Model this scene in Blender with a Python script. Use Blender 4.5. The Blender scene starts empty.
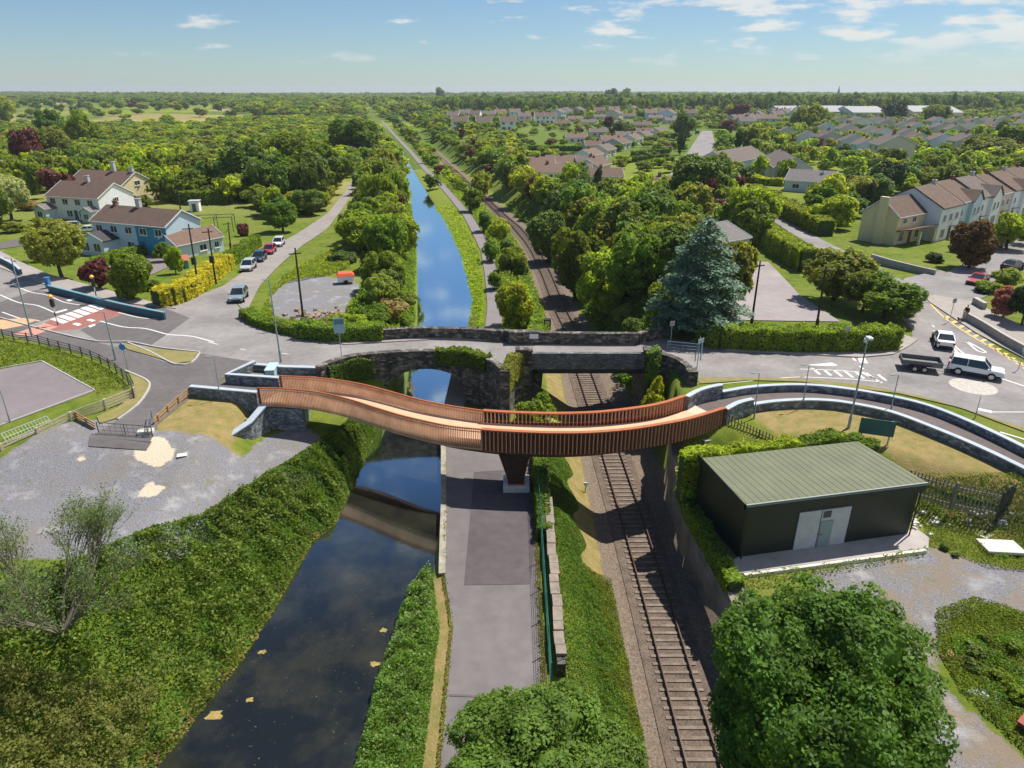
import bpy, bmesh, math, random
import numpy as np
from mathutils import Vector, Matrix
R = math.radians
rnd = random.Random(7)
sc = bpy.context.scene
COL = sc.collection
# ------------------------------------------------------------------ camera, sky, sun, exposure
F = 683.0; CX = 512.0; CY = 384.0; HC = 24.0
PITCH = math.atan(294/683.0); SP = math.sin(PITCH); CP = math.cos(PITCH)
cd = bpy.data.cameras.new('camera'); cam = bpy.data.objects.new('camera', cd); COL.objects.link(cam)
cam.location = (0, 0, HC); cam.rotation_euler = (math.pi/2 - PITCH, 0, 0)
cd.sensor_width = 36; cd.lens = 36*F/1024; cd.clip_start = 0.5; cd.clip_end = 30000
sc.camera = cam
SUN_EL = R(61); SUN_AZ = math.atan2(0.78, 0.62)      # azimuth from +y towards +x
w = bpy.data.worlds.new('World'); sc.world = w; w.use_nodes = True
nt = w.node_tree; nt.nodes.clear()
def nn(nt, typ, **kw):
    n = nt.nodes.new(typ)
    for k, v in kw.items():
        if k.startswith('i_'):
            n.inputs[k[2:].replace('_', ' ')].default_value = v
        else: setattr(n, k, v)
    return n
sky = nn(nt, 'ShaderNodeTexSky', sky_type='NISHITA'); sky.sun_disc = False
sky.sun_elevation = SUN_EL; sky.sun_rotation = SUN_AZ
sky.air_density = 1.0; sky.dust_density = 0.15; sky.ozone_density = 3.0
bg = nn(nt, 'ShaderNodeBackground'); bg.inputs['Strength'].default_value = 0.10
out = nn(nt, 'ShaderNodeOutputWorld')
tc = nn(nt, 'ShaderNodeTexCoord')
sep = nn(nt, 'ShaderNodeSeparateXYZ'); nt.links.new(tc.outputs['Generated'], sep.inputs[0])
def M(nt, op, a, b=None, c=None, clamp=False):
    n = nt.nodes.new('ShaderNodeMath'); n.operation = op; n.use_clamp = clamp
    for i, s in enumerate((a, b, c)):
        if s is None: continue
        if hasattr(s, 'default_value') or hasattr(s, 'links'): nt.links.new(s, n.inputs[i])
        else: n.inputs[i].default_value = s
    return n.outputs[0]
# small flat fair weather clouds by azimuth and height above the horizon
zz = M(nt, 'MAXIMUM', M(nt, 'ADD', sep.outputs['Z'], 0.02), 0.02)
cb = nn(nt, 'ShaderNodeCombineXYZ')
nt.links.new(M(nt, 'MULTIPLY', M(nt, 'ARCTAN2', sep.outputs['X'], sep.outputs['Y']), 9.0), cb.inputs[0])
nt.links.new(M(nt, 'MULTIPLY', sep.outputs['Z'], 36.0), cb.inputs[1])
n1 = nn(nt, 'ShaderNodeTexNoise', i_Scale=1.25, i_Detail=8.0, i_Roughness=0.55); nt.links.new(cb.outputs[0], n1.inputs['Vector'])
n2 = nn(nt, 'ShaderNodeTexNoise', i_Scale=0.22, i_Detail=2.0); nt.links.new(cb.outputs[0], n2.inputs['Vector'])
xb = M(nt, 'MULTIPLY', sep.outputs['X'], 0.20)
cov = M(nt, 'ADD', M(nt, 'ADD', n1.outputs['Fac'], M(nt, 'MULTIPLY', n2.outputs['Fac'], 0.35)), xb)
cm = nn(nt, 'ShaderNodeMapRange'); cm.interpolation_type = 'SMOOTHSTEP'
nt.links.new(cov, cm.inputs['Value']); cm.inputs['From Min'].default_value = 0.715; cm.inputs['From Max'].default_value = 0.85
cm.inputs['To Max'].default_value = 0.85
fade = nn(nt, 'ShaderNodeMapRange'); nt.links.new(sep.outputs['Z'], fade.inputs['Value'])
fade.inputs['From Min'].default_value = 0.02; fade.inputs['From Max'].default_value = 0.06
mx = nn(nt, 'ShaderNodeMix', data_type='RGBA'); nt.links.new(M(nt, 'MULTIPLY', cm.outputs[0], fade.outputs[0]), mx.inputs['Factor'])
tn = nn(nt, 'ShaderNodeMix', data_type='RGBA', blend_type='MULTIPLY'); tn.inputs['Factor'].default_value = 1; nt.links.new(sky.outputs[0], tn.inputs[6]); tn.inputs[7].default_value = (0.56, 0.67, 0.78, 1)
nt.links.new(tn.outputs[2], mx.inputs[6]); mx.inputs[7].default_value = (6.6, 6.6, 6.4, 1)
nt.links.new(mx.outputs[2], bg.inputs['Color']); nt.links.new(bg.outputs[0], out.inputs[0])
sd = bpy.data.lights.new('sun', 'SUN'); sd.energy = 5.0; sd.angle = R(0.53); sd.color = (1.0, 0.96, 0.89)
so = bpy.data.objects.new('sun', sd); COL.objects.link(so)
sdir = Vector((math.sin(SUN_AZ)*math.cos(SUN_EL), math.cos(SUN_AZ)*math.cos(SUN_EL), math.sin(SUN_EL)))
so.rotation_euler = sdir.to_track_quat('Z', 'Y').to_euler(); so.location = (60, 60, 90)
sc.view_settings.view_transform = 'Standard'; sc.view_settings.look = 'None'
sc.view_settings.exposure = 0.35; sc.view_settings.gamma = 1.0
sc.render.engine = 'CYCLES'
sc.cycles.max_bounces = 6; sc.cycles.diffuse_bounces = 4; sc.cycles.glossy_bounces = 3
sc.cycles.transmission_bounces = 3; sc.cycles.transparent_max_bounces = 6; sc.cycles.volume_bounces = 0
# ------------------------------------------------------------------ unprojection helpers
def at(px, py, z=0.0):
    u = (px-CX)/F; v = (py-CY)/F; t = (HC-z)/(SP+v*CP)
    return Vector((u*t, t*(CP-v*SP), z))
def depth_of(p): return p.y*CP - (p.z-HC)*SP
# ------------------------------------------------------------------ terrain function
def tr(*a): return np.array(a[::2], float), np.array(a[1::2], float)
TOW = tr(72,-3.6, 82,-2.4, 91,-2.35, 107,-3.2, 127,-4.7, 144,-7.1, 166,-10.5, 190,-15.2, 221,-21.6, 270,-32.6, 352,-49.5, 469,-75, 694,-124, 1500,-300)
CL = tr(10,-18, 21.8,-16.3, 28.6,-14.7, 34,-14.1, 39,-13.8, 41,-12.7, 53,-12.5, 60,-11.7, 70,-11.7, 84,-12.2, 130,-18, 180,-25.6, 230,-33.3, 308,-47.4, 352,-58, 694,-134, 1500,-310)
CR = tr(10,-7.3, 27,-7, 34,-6.2, 35.2,-5.2, 44,-5.3, 53,-5.95, 58,-6.7, 72,-6.7, 83,-5.7, 98,-5.8, 130,-10, 162,-15.5, 188,-21.2, 230,-29.7, 308,-45, 352,-53.5, 694,-129, 1500,-305)
RL = tr(10,9.45, 35,9.45, 44,9.35, 54.5,9.1, 64,8.87, 74.4,8.5, 90.6,8.1, 99,7.4, 120,6.3, 139,5.0, 151,3.6, 168,1.0, 184,-2.4, 201.6,-5.7, 224,-10.2, 247,-15, 316,-28, 500,-64, 694,-108, 1500,-280)
TL = tr(10,-3.3, 22.9,-3.3, 30,-3.4, 34.7,-4.3, 41.8,-4.85, 51,-5.7, 57,-6.5, 72,-6.3)
X0 = tr(10,-40, 22,-32, 28,-28, 39,-20.6, 50,-15.2, 56,-12.8, 58,-12.1, 71,-12.1, 74,-14.5, 84,-15.5)
def ss(a, b, x): t = np.clip((x-a)/(b-a), 0, 1); return t*t*(3-2*t)
def base(x, y):
    wl = ss(-20.5, -23.5, x)
    th_ = np.interp(x, [-24, -18, -12], [57.6, 58.4, 60.7])
    left = -1.2*ss(46, 38, y)*wl - 2.3*(1-ss(-.5, .3, y-th_))*(1-wl)
    tr_ = np.interp(x, [13, 25, 29, 32, 36, 44], [48.5, 45.5, 43, 41.3, 37.5, 31])
    right = -2.8*(1-ss(-5.0, 0, y-tr_))
    z = np.where(x < 0, left, right)
    z = z - 3.2*ss(74, 150, y)*(1-0.55*ss(30, 60, x)) - 0.0*x
    # distant ground rolls gently
    far = ss(500, 1400, y)
    z = z + far*(3.0*np.sin(x*0.0021+1.0)*np.cos(y*0.0016) + 2.0)
    return z
def rows(y):
    "cross-section break points for a row of constant y (arrays)"
    y = np.asarray(y, float); g = lambda t: np.interp(y, t[0], t[1])
    cl, cr, tow, rl = g(CL), g(CR), g(TOW), g(RL)
    near = y < 72
    tl = np.where(near, g(TL), tow-1.7); trr = np.where(near, np.interp(y, [10, 52, 56, 72], [2.6, 2.6, 2.6, 0]), tow+1.7)
    x0 = np.where(y < 84, g(X0), cl-3.0)
    x8 = np.where(near, 12.7, np.minimum(rl+4.5, rl+4.5)); x9 = np.where(near, np.interp(y, [10, 31, 36, 40, 44, 48, 51.5, 56, 60], [13.05, 13.05, 12.8, 12.4, 12.6, 13.0, 13.7, 14.5, 14.6]), rl+9.5)
    x8 = np.where(near, np.interp(y, [10, 31, 36, 40, 44, 48, 51.5, 58], [12.85, 12.85, 12.6, 12.2, 12.4, 12.8, 13.5, 14.3]), x8)
    return x0, cl, cr, tl, trr, rl, x8, x9
def Hgrid(X, Y):
    X = np.asarray(X, float); Y = np.asarray(Y, float)
    B = base(X, Y)
    x0, cl, cr, tl, trr, rl, x8, x9 = rows(Y)
    zr = -6.8; zw = -5.6; zt = -3.9
    xs = [x0, cl, cl+1.0, cr-0.6, cr+0.05, tl, trr, trr+0.6, rl-2.6, rl+2.6, x8, x9]
    zs = [None, -4.55, zw, zw, -4.5, zt, zt, zt, zr, zr, zr, None]
    Z = B.copy()
    prevx, prevz = None, None
    for i, (xx, z) in enumerate(zip(xs, zs)):
        zz = B if z is None else np.full_like(X, z)
        if i > 0:
            den = np.maximum(xx-prevx, 1e-3); t = np.clip((X-prevx)/den, 0, 1)
            inside = (X >= prevx) & (X < xx)
            Z = np.where(inside, prevz*(1-t)+zz*t, Z)
        prevx, prevz = xx, zz
    # the cutting peters out far away
    k = ss(420, 620, Y)
    return Z*(1-k) + B*k
def H(x, y): return float(Hgrid(np.array([x]), np.array([y]))[0])
def G(px, py, z=None):
    "point of the ground seen at a pixel"
    if z is not None: return at(px, py, z)
    u = (px-CX)/F; v = (py-CY)/F
    d = np.array([u, CP-v*SP, -SP-v*CP])
    ts = np.concatenate([np.arange(18, 200, 0.5), np.arange(200, 6000, 4.0)])
    P = d[None, :]*ts[:, None]; P[:, 2] += HC
    hh = Hgrid(P[:, 0], P[:, 1]); below = np.nonzero(P[:, 2] < hh)[0]
    if len(below) == 0: t = 5000
    else:
        i = below[0]; a, b = ts[max(i-1, 0)], ts[i]
        for _ in range(12):
            m = (a+b)/2; q = d*m
            if HC+q[2] < H(q[0], q[1]): b = m
            else: a = m
        t = b
    q = d*t; return Vector((q[0], q[1], H(q[0], q[1])))
# ------------------------------------------------------------------ object helpers
def tag(o, label=None, cat=None, group=None, kind=None):
    if label: o['label'] = label
    if cat: o['category'] = cat
    if group: o['group'] = group
    if kind: o['kind'] = kind
    return o
def thing(name, label, cat, loc=(0, 0, 0), rz=0, group=None):
    o = bpy.data.objects.new(name, None); COL.objects.link(o); o.location = loc; o.rotation_euler = (0, 0, rz)
    o.empty_display_size = 0.5
    return tag(o, label, cat, group)
def kids(o): return [c for c in o.children]
def dup(root, loc, rz=0, label=None, group=None, scale=None):
    r = root.copy(); COL.objects.link(r); r.location = loc; r.rotation_euler = (0, 0, rz)
    if scale: r.scale = scale
    if label: r['label'] = label
    if group: r['group'] = group
    for ch in PARTS.get(root.name, []):
        c = ch.copy(); COL.objects.link(c); c.parent = r
        for g in PARTS.get(ch.name, []):
            d = g.copy(); COL.objects.link(d); d.parent = c
    return r
PARTS = {}
class MB:
    def __init__(s): s.v = []; s.f = []; s.m = []
    def add(s, vs, fs, mi=0):
        b = len(s.v); s.v += [tuple(v) for v in vs]
        for f in fs: s.f.append(tuple(b+i for i in f)); s.m.append(mi)
        return s
    def box(s, c, d, rz=0, mi=0, taper=1.0, rx=0, ry=0):
        mat = Matrix.Rotation(rz, 3, 'Z') @ Matrix.Rotation(ry, 3, 'Y') @ Matrix.Rotation(rx, 3, 'X'); vs = []
        for z in (-1, 1):
            k = taper if z > 0 else 1
            for x, y in ((-1, -1), (1, -1), (1, 1), (-1, 1)):
                vs.append(Vector(c) + mat @ Vector((x*d[0]/2*k, y*d[1]/2*k, z*d[2]/2)))
        return s.add(vs, [(3, 2, 1, 0), (4, 5, 6, 7), (0, 1, 5, 4), (1, 2, 6, 5), (2, 3, 7, 6), (3, 0, 4, 7)], mi)
    def tube(s, p, q, r, r2=None, n=6, mi=0, caps=True):
        p = Vector(p); q = Vector(q); r2 = r if r2 is None else r2
        a = (q-p).normalized(); u = a.orthogonal().normalized(); w = a.cross(u); vs = []
        for k in range(n):
            t = 2*math.pi*k/n; e = u*math.cos(t)+w*math.sin(t); vs += [p+e*r, q+e*r2]
        fs = [(2*k, 2*((k+1) % n), 2*((k+1) % n)+1, 2*k+1) for k in range(n)]
        if caps: fs += [tuple(2*k for k in reversed(range(n))), tuple(2*k+1 for k in range(n))]
        return s.add(vs, fs, mi)
    def prism(s, poly, z0, z1, mi=0):
        n = len(poly); vs = [(p[0], p[1], z0) for p in poly]+[(p[0], p[1], z1) for p in poly]
        ar = sum(poly[i][0]*poly[(i+1) % n][1]-poly[(i+1) % n][0]*poly[i][1] for i in range(n))
        if ar < 0: vs = vs[:n][::-1]+vs[n:][::-1]
        return s.add(vs, [tuple(range(n))[::-1], tuple(range(n, 2*n))]+[(i, (i+1) % n, (i+1) % n+n, i+n) for i in range(n)], mi)
    def extr(s, prof, axis_p, axis_q, up=Vector((0, 0, 1)), mi=0):
        "profile (a,b) in the plane across the axis, swept p->q"
        p = Vector(axis_p); q = Vector(axis_q); ax = (q-p).normalized(); sd_ = ax.cross(up).normalized(); n = len(prof)
        vs = [p+sd_*a+up*b for a, b in prof]+[q+sd_*a+up*b for a, b in prof]
        return s.add(vs, [tuple(range(n)), tuple(range(n, 2*n))[::-1]]+[(i, i+n, (i+1) % n+n, (i+1) % n) for i in range(n)], mi)
    def wall(s, pts, th, zb, zt, mi=0, side=0.0):
        "wall along plan polyline; zb/zt numbers or functions of (x,y)"
        pts = [Vector((p[0], p[1], 0)) for p in pts]; n = len(pts); vs = []
        fb = zb if callable(zb) else (lambda x, y: zb); ft = zt if callable(zt) else (lambda x, y: zt)
        for i, p in enumerate(pts):
            a = pts[max(i-1, 0)]; b = pts[min(i+1, n-1)]; t = (b-a).normalized(); nm = Vector((-t.y, t.x, 0))
            o1 = p+nm*(th/2+side); o2 = p+nm*(-th/2+side)
            zb_, zt_ = fb(p.x, p.y), ft(p.x, p.y)
            vs += [(o1.x, o1.y, zb_), (o2.x, o2.y, zb_), (o2.x, o2.y, zt_), (o1.x, o1.y, zt_)]
        fs = [(3, 2, 1, 0), tuple(4*(n-1)+k for k in range(4))]
        for i in range(n-1):
            a = 4*i; b = a+4
            for k in range(4): fs.append((a+k, a+(k+1) % 4, b+(k+1) % 4, b+k))
        return s.add(vs, fs, mi)
    def build(s, name, mats, parent=None, local=False, smooth=False, bevel=0):
        if not isinstance(mats, (list, tuple)): mats = [mats]
        off = Vector((0, 0, 0)) if (parent is None or local) else Vector(parent.location)
        me = bpy.data.meshes.new(name); me.from_pydata([(v[0]-off.x, v[1]-off.y, v[2]-off.z) for v in s.v], [], s.f)
        for m in mats: me.materials.append(m)
        me.polygons.foreach_set('material_index', s.m)
        bm = bmesh.new(); bm.from_mesh(me); bmesh.ops.recalc_face_normals(bm, faces=bm.faces)
        if bevel: bmesh.ops.bevel(bm, geom=bm.edges[:], offset=bevel, segments=1, affect='EDGES')
        bm.to_mesh(me); bm.free()
        if smooth: me.polygons.foreach_set('use_smooth', [True]*len(me.polygons))
        me.update(); o = bpy.data.objects.new(name, me); COL.objects.link(o)
        if parent is not None: o.parent = parent; PARTS.setdefault(parent.name, []).append(o)
        return o
def mesh_np(name, V, Fq, mats=(), smooth=False):
    V = np.asarray(V, np.float32); Fq = np.asarray(Fq, np.int32); k = Fq.shape[1]; n = len(Fq)
    me = bpy.data.meshes.new(name); me.vertices.add(len(V)); me.vertices.foreach_set('co', V.ravel())
    me.loops.add(n*k); me.loops.foreach_set('vertex_index', Fq.ravel())
    me.polygons.add(n); me.polygons.foreach_set('loop_start', np.arange(0, n*k, k, dtype=np.int32))
    me.polygons.foreach_set('loop_total', np.full(n, k, np.int32))
    if smooth: me.polygons.foreach_set('use_smooth', np.ones(n, bool))
    for m in mats: me.materials.append(m)
    me.update(calc_edges=True); return me
def link(name, me, parent=None):
    o = bpy.data.objects.new(name, me); COL.objects.link(o)
    if parent is not None: o.parent = parent; PARTS.setdefault(parent.name, []).append(o)
    return o
def smooth_line(pts, step=0.6):
    "Catmull-Rom through points, resampled"
    P = [Vector(p) for p in pts]; P = [P[0]*2-P[1]]+P+[P[-1]*2-P[-2]]; out_ = []
    for i in range(1, len(P)-2):
        a, b, c, d = P[i-1:i+3]; n = max(2, int((c-b).length/step))
        for k in range(n):
            t = k/n
            out_.append(0.5*((2*b)+(c-a)*t+(2*a-5*b+4*c-d)*t*t+(3*b-a-3*c+d)*t**3))
    out_.append(P[-2]); return out_
# ------------------------------------------------------------------ materials
def mat(name, col, rough=0.85, var=0.0, scale=3.0, col2=None, bump=0.0, bscale=None, metal=0.0, spec=0.3, detail=5.0, world=False, big=0.0, coat=0.0, contrast=(0.3, 0.7)):
    m = bpy.data.materials.new(name); m.use_nodes = True; nt = m.node_tree; b = nt.nodes['Principled BSDF']
    b.inputs['Roughness'].default_value = rough; b.inputs['Metallic'].default_value = metal
    b.inputs['Specular IOR Level'].default_value = spec
    if coat: b.inputs['Coat Weight'].default_value = coat; b.inputs['Coat Roughness'].default_value = 0.08
    c = (*col, 1)
    if world:
        g = nn(nt, 'ShaderNodeNewGeometry'); vec = g.outputs['Position']
    else:
        t = nn(nt, 'ShaderNodeTexCoord'); vec = t.outputs['Object']
    if var > 0 or col2:
        n = nn(nt, 'ShaderNodeTexNoise', i_Scale=scale, i_Detail=detail, i_Roughness=0.6); nt.links.new(vec, n.inputs['Vector'])
        mr = nn(nt, 'ShaderNodeMapRange'); nt.links.new(n.outputs['Fac'], mr.inputs['Value'])
        mr.inputs['From Min'].default_value = contrast[0]; mr.inputs['From Max'].default_value = contrast[1]
        x = nn(nt, 'ShaderNodeMix', data_type='RGBA'); nt.links.new(mr.outputs[0], x.inputs['Factor'])
        if col2: x.inputs[6].default_value = c; x.inputs[7].default_value = (*col2, 1)
        else:
            x.inputs[6].default_value = tuple(max(0, k*(1-var)) for k in col)+(1,); x.inputs[7].default_value = tuple(k*(1+var) for k in col)+(1,)
        last = x.outputs[2]
        if big:
            n3 = nn(nt, 'ShaderNodeTexNoise', i_Scale=scale*0.13, i_Detail=3.0); nt.links.new(vec, n3.inputs['Vector'])
            m3 = nn(nt, 'ShaderNodeMapRange'); nt.links.new(n3.outputs['Fac'], m3.inputs['Value'])
            m3.inputs['From Min'].default_value = 0.3; m3.inputs['From Max'].default_value = 0.7
            m3.inputs['To Min'].default_value = 1-big; m3.inputs['To Max'].default_value = 1+big
            y = nn(nt, 'ShaderNodeMix', data_type='RGBA', blend_type='MULTIPLY'); y.inputs['Factor'].default_value = 1
            nt.links.new(last, y.inputs[6]); nt.links.new(m3.outputs[0], y.inputs[7]); last = y.outputs[2]
        nt.links.new(last, b.inputs['Base Color'])
    else: b.inputs['Base Color'].default_value = c
    if bump:
        n2 = nn(nt, 'ShaderNodeTexNoise', i_Scale=bscale or scale*4, i_Detail=4.0); nt.links.new(vec, n2.inputs['Vector'])
        bp = nn(nt, 'ShaderNodeBump'); bp.inputs['Strength'].default_value = bump; bp.inputs['Distance'].default_value = 0.05
        nt.links.new(n2.outputs['Fac'], bp.inputs['Height']); nt.links.new(bp.outputs[0], b.inputs['Normal'])
    return m
def stone_mat(name, c1, c2, c3, scale=2.5, mortar=None, bump=0.8, rand=1.0, squash=1.8):
    m = bpy.data.materials.new(name); m.use_nodes = True; nt = m.node_tree; b = nt.nodes['Principled BSDF']; b.inputs['Roughness'].default_value = 0.9
    g = nn(nt, 'ShaderNodeNewGeometry'); mp = nn(nt, 'ShaderNodeMapping'); mp.inputs['Scale'].default_value = (1, 1, squash); nt.links.new(g.outputs['Position'], mp.inputs['Vector'])
    v = nn(nt, 'ShaderNodeTexVoronoi', i_Scale=scale); nt.links.new(mp.outputs[0], v.inputs['Vector'])
    ve = nn(nt, 'ShaderNodeTexVoronoi', feature='DISTANCE_TO_EDGE', i_Scale=scale); nt.links.new(mp.outputs[0], ve.inputs['Vector'])
    cr = nn(nt, 'ShaderNodeValToRGB'); sp_ = nn(nt, 'ShaderNodeSeparateColor'); nt.links.new(v.outputs['Color'], sp_.inputs[0]); nt.links.new(sp_.outputs[0], cr.inputs[0])
    cr.color_ramp.elements[0].color = (*c1, 1); cr.color_ramp.elements[1].color = (*c3, 1); e = cr.color_ramp.elements.new(0.5); e.color = (*c2, 1)
    n = nn(nt, 'ShaderNodeTexNoise', i_Scale=1.2, i_Detail=5.0); nt.links.new(g.outputs['Position'], n.inputs['Vector'])
    mr = nn(nt, 'ShaderNodeMapRange'); nt.links.new(n.outputs['Fac'], mr.inputs['Value']); mr.inputs['From Min'].default_value = .3; mr.inputs['From Max'].default_value = .7; mr.inputs['To Min'].default_value = 0.6; mr.inputs['To Max'].default_value = 1.3
    x = nn(nt, 'ShaderNodeMix', data_type='RGBA', blend_type='MULTIPLY'); x.inputs['Factor'].default_value = 1
    nt.links.new(cr.outputs[0], x.inputs[6]); nt.links.new(mr.outputs[0], x.inputs[7])
    e2 = nn(nt, 'ShaderNodeMapRange'); nt.links.new(ve.outputs['Distance'], e2.inputs['Value']); e2.inputs['From Max'].default_value = 0.06
    y = nn(nt, 'ShaderNodeMix', data_type='RGBA'); nt.links.new(e2.outputs[0], y.inputs['Factor']); y.inputs[6].default_value = (*(mortar or c1), 1); nt.links.new(x.outputs[2], y.inputs[7])
    nt.links.new(y.outputs[2], b.inputs['Base Color'])
    bp = nn(nt, 'ShaderNodeBump'); bp.inputs['Strength'].default_value = bump; bp.inputs['Distance'].default_value = 0.06
    nt.links.new(e2.outputs[0], bp.inputs['Height']); nt.links.new(bp.outputs[0], b.inputs['Normal'])
    return m
def leaf_mat(name, col, var=0.35, hue=0.02, trans=0.5):
    m = bpy.data.materials.new(name); m.use_nodes = True; nt = m.node_tree; nt.nodes.clear()
    oi = nn(nt, 'ShaderNodeObjectInfo'); g = nn(nt, 'ShaderNodeNewGeometry')
    hs = nn(nt, 'ShaderNodeHueSaturation'); hs.inputs['Color'].default_value = (*col, 1)
    h = M(nt, 'ADD', M(nt, 'MULTIPLY', oi.outputs['Random'], hue*2), 0.5-hue); nt.links.new(h, hs.inputs['Hue'])
    r2 = M(nt, 'FRACT', M(nt, 'MULTIPLY', oi.outputs['Random'], 17.3))
    a = M(nt, 'ADD', M(nt, 'MULTIPLY', r2, 0.5), 0.75)
    n = nn(nt, 'ShaderNodeTexNoise', i_Scale=0.7, i_Detail=3.0); nt.links.new(g.outputs['Position'], n.inputs['Vector'])
    b_ = M(nt, 'ADD', M(nt, 'MULTIPLY', n.outputs['Fac'], 1.3), 0.4)
    c_ = M(nt, 'ADD', M(nt, 'MULTIPLY', g.outputs['Random Per Island'], var*2), 1-var)
    nt.links.new(M(nt, 'MULTIPLY', M(nt, 'MULTIPLY', a, b_), c_), hs.inputs['Value'])
    d = nn(nt, 'ShaderNodeBsdfPrincipled'); d.inputs['Roughness'].default_value = 0.6; d.inputs['Specular IOR Level'].default_value = 0.25
    nt.links.new(hs.outputs[0], d.inputs['Base Color'])
    t = nn(nt, 'ShaderNodeBsdfTranslucent'); hs2 = nn(nt, 'ShaderNodeMix', data_type='RGBA', blend_type='MULTIPLY'); hs2.inputs['Factor'].default_value = 1
    nt.links.new(hs.outputs[0], hs2.inputs[6]); hs2.inputs[7].default_value = (2.0, 1.85, 0.8, 1); nt.links.new(hs2.outputs[2], t.inputs['Color'])
    mx = nn(nt, 'ShaderNodeMixShader'); mx.inputs[0].default_value = trans; nt.links.new(d.outputs[0], mx.inputs[1]); nt.links.new(t.outputs[0], mx.inputs[2])
    o = nn(nt, 'ShaderNodeOutputMaterial'); nt.links.new(mx.outputs[0], o.inputs[0]); return m
ASPH = mat('asphalt', (0.235, 0.215, 0.205), 0.9, var=0.13, scale=1.6, world=True, big=0.2, bump=0.25, bscale=25)
ASPH_D = mat('tarmac_dark', (0.130, 0.115, 0.112), 0.92, var=0.14, scale=1.5, world=True, big=0.12, bump=0.2, bscale=30)
ASPH_M = mat('tarmac_brown', (0.135, 0.108, 0.1), 0.92, var=0.12, scale=1.5, world=True, big=0.1, bump=0.2, bscale=30)
PAVE = mat('pavement_concrete', (0.33, 0.29, 0.26), 0.9, var=0.1, scale=1.5, world=True, big=0.1)
KERB = mat('kerb_stone', (0.42, 0.40, 0.37), 0.85, var=0.12, scale=3, world=True)
WHITE = mat('road_paint', (0.72, 0.70, 0.66), 0.7, col2=(0.42, 0.40, 0.38), scale=5, world=True, contrast=(0.45, 0.85))
YELLOW = mat('yellow_paint', (0.75, 0.5, 0.12), 0.7, col2=(0.5, 0.38, 0.2), scale=4, world=True, contrast=(0.4, 0.9))
REDROAD = mat('red_surfacing', (0.34, 0.125, 0.095), 0.85, col2=(0.24, 0.12, 0.10), scale=2, world=True)
TANROAD = mat('tactile_buff', (0.5, 0.34, 0.19), 0.85, var=0.12, scale=3, world=True)
LAWN = mat('lawn_grass', (0.20, 0.25, 0.02), 0.95, col2=(0.12, 0.19, 0.015), scale=0.8, world=True, bump=0.6, bscale=14, contrast=(0.35, 0.65))
VERGE = mat('dry_verge', (0.28, 0.215, 0.095), 0.95, col2=(0.17, 0.18, 0.045), scale=0.7, world=True, bump=0.5, bscale=14, contrast=(0.35, 0.7))
GRAVEL = mat('gravel', (0.27, 0.26, 0.27), 0.95, var=0.3, scale=9, world=True, big=0.15, bump=0.8, bscale=22)
SAND = mat('sand_spill', (0.66, 0.56, 0.42), 0.95, var=0.12, scale=3, world=True)
BLUESTONE = stone_mat('grey_rubble_stone', (0.10, 0.125, 0.145), (0.19, 0.22, 0.24), (0.36, 0.38, 0.39), 3.2, mortar=(0.10, 0.115, 0.125))
OLDSTONE = stone_mat('old_stone', (0.045, 0.04, 0.034), (0.12, 0.105, 0.085), (0.26, 0.23, 0.19), 2.2, mortar=(0.05, 0.047, 0.042), bump=1.0)
COPING = mat('pale_coping', (0.40, 0.45, 0.49), 0.7, var=0.08, scale=2, world=True, big=0.08)
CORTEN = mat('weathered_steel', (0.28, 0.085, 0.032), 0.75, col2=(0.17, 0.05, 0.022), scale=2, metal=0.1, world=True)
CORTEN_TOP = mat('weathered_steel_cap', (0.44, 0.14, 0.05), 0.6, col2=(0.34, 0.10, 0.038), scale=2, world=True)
CORTEN_FIN_LIT = mat('weathered_fins_sunlit', (0.76, 0.51, 0.34), 0.8, col2=(0.58, 0.34, 0.21), scale=1.3, world=True)  # pale copy: sun on the fin sides is put into the colour
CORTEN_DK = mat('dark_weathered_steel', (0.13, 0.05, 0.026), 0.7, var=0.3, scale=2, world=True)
DECK = mat('resin_deck', (0.62, 0.40, 0.25), 0.85, var=0.08, scale=1.5, world=True)
TIMBER = mat('pale_timber', (0.47, 0.41, 0.28), 0.8, var=0.2, scale=6, bump=0.3)
TIMBER_B = mat('brown_timber', (0.36, 0.23, 0.11), 0.8, var=0.25, scale=6, bump=0.3)
POLEWOOD = mat('creosoted_pole', (0.055, 0.04, 0.032), 0.85, var=0.25, scale=5)
GALV = mat('galvanised_steel', (0.42, 0.47, 0.49), 0.45, var=0.1, scale=2, metal=0.6)
BLACKM = mat('black_railing', (0.03, 0.033, 0.035), 0.5, var=0.15, scale=3)
CONC = mat('pale_concrete', (0.6, 0.56, 0.5), 0.85, var=0.12, scale=2, world=True)
BALLAST = mat('ballast', (0.14, 0.105, 0.08), 0.95, var=0.5, scale=9, world=True, big=0.25, bump=1.0, bscale=18)
RAIL = mat('rail_steel', (0.10, 0.06, 0.045), 0.5, metal=0.3, var=0.2, scale=4)
SLEEPER = mat('sleeper_concrete', (0.20, 0.155, 0.12), 0.9, var=0.4, scale=2, world=True)
GLASS = mat('window_glass', (0.03, 0.04, 0.05), 0.08, spec=0.6)
WFRAME = mat('window_frame', (0.75, 0.75, 0.73), 0.5)
BARK = mat('bark', (0.085, 0.065, 0.045), 0.95, var=0.35, scale=5, bump=0.6)
PAINTS = {}
def paint(c, rough=0.35, name='painted', **k):
    key = (c, rough, name)
    if key not in PAINTS: PAINTS[key] = mat(name, c, rough, **k)
    return PAINTS[key]
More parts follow.
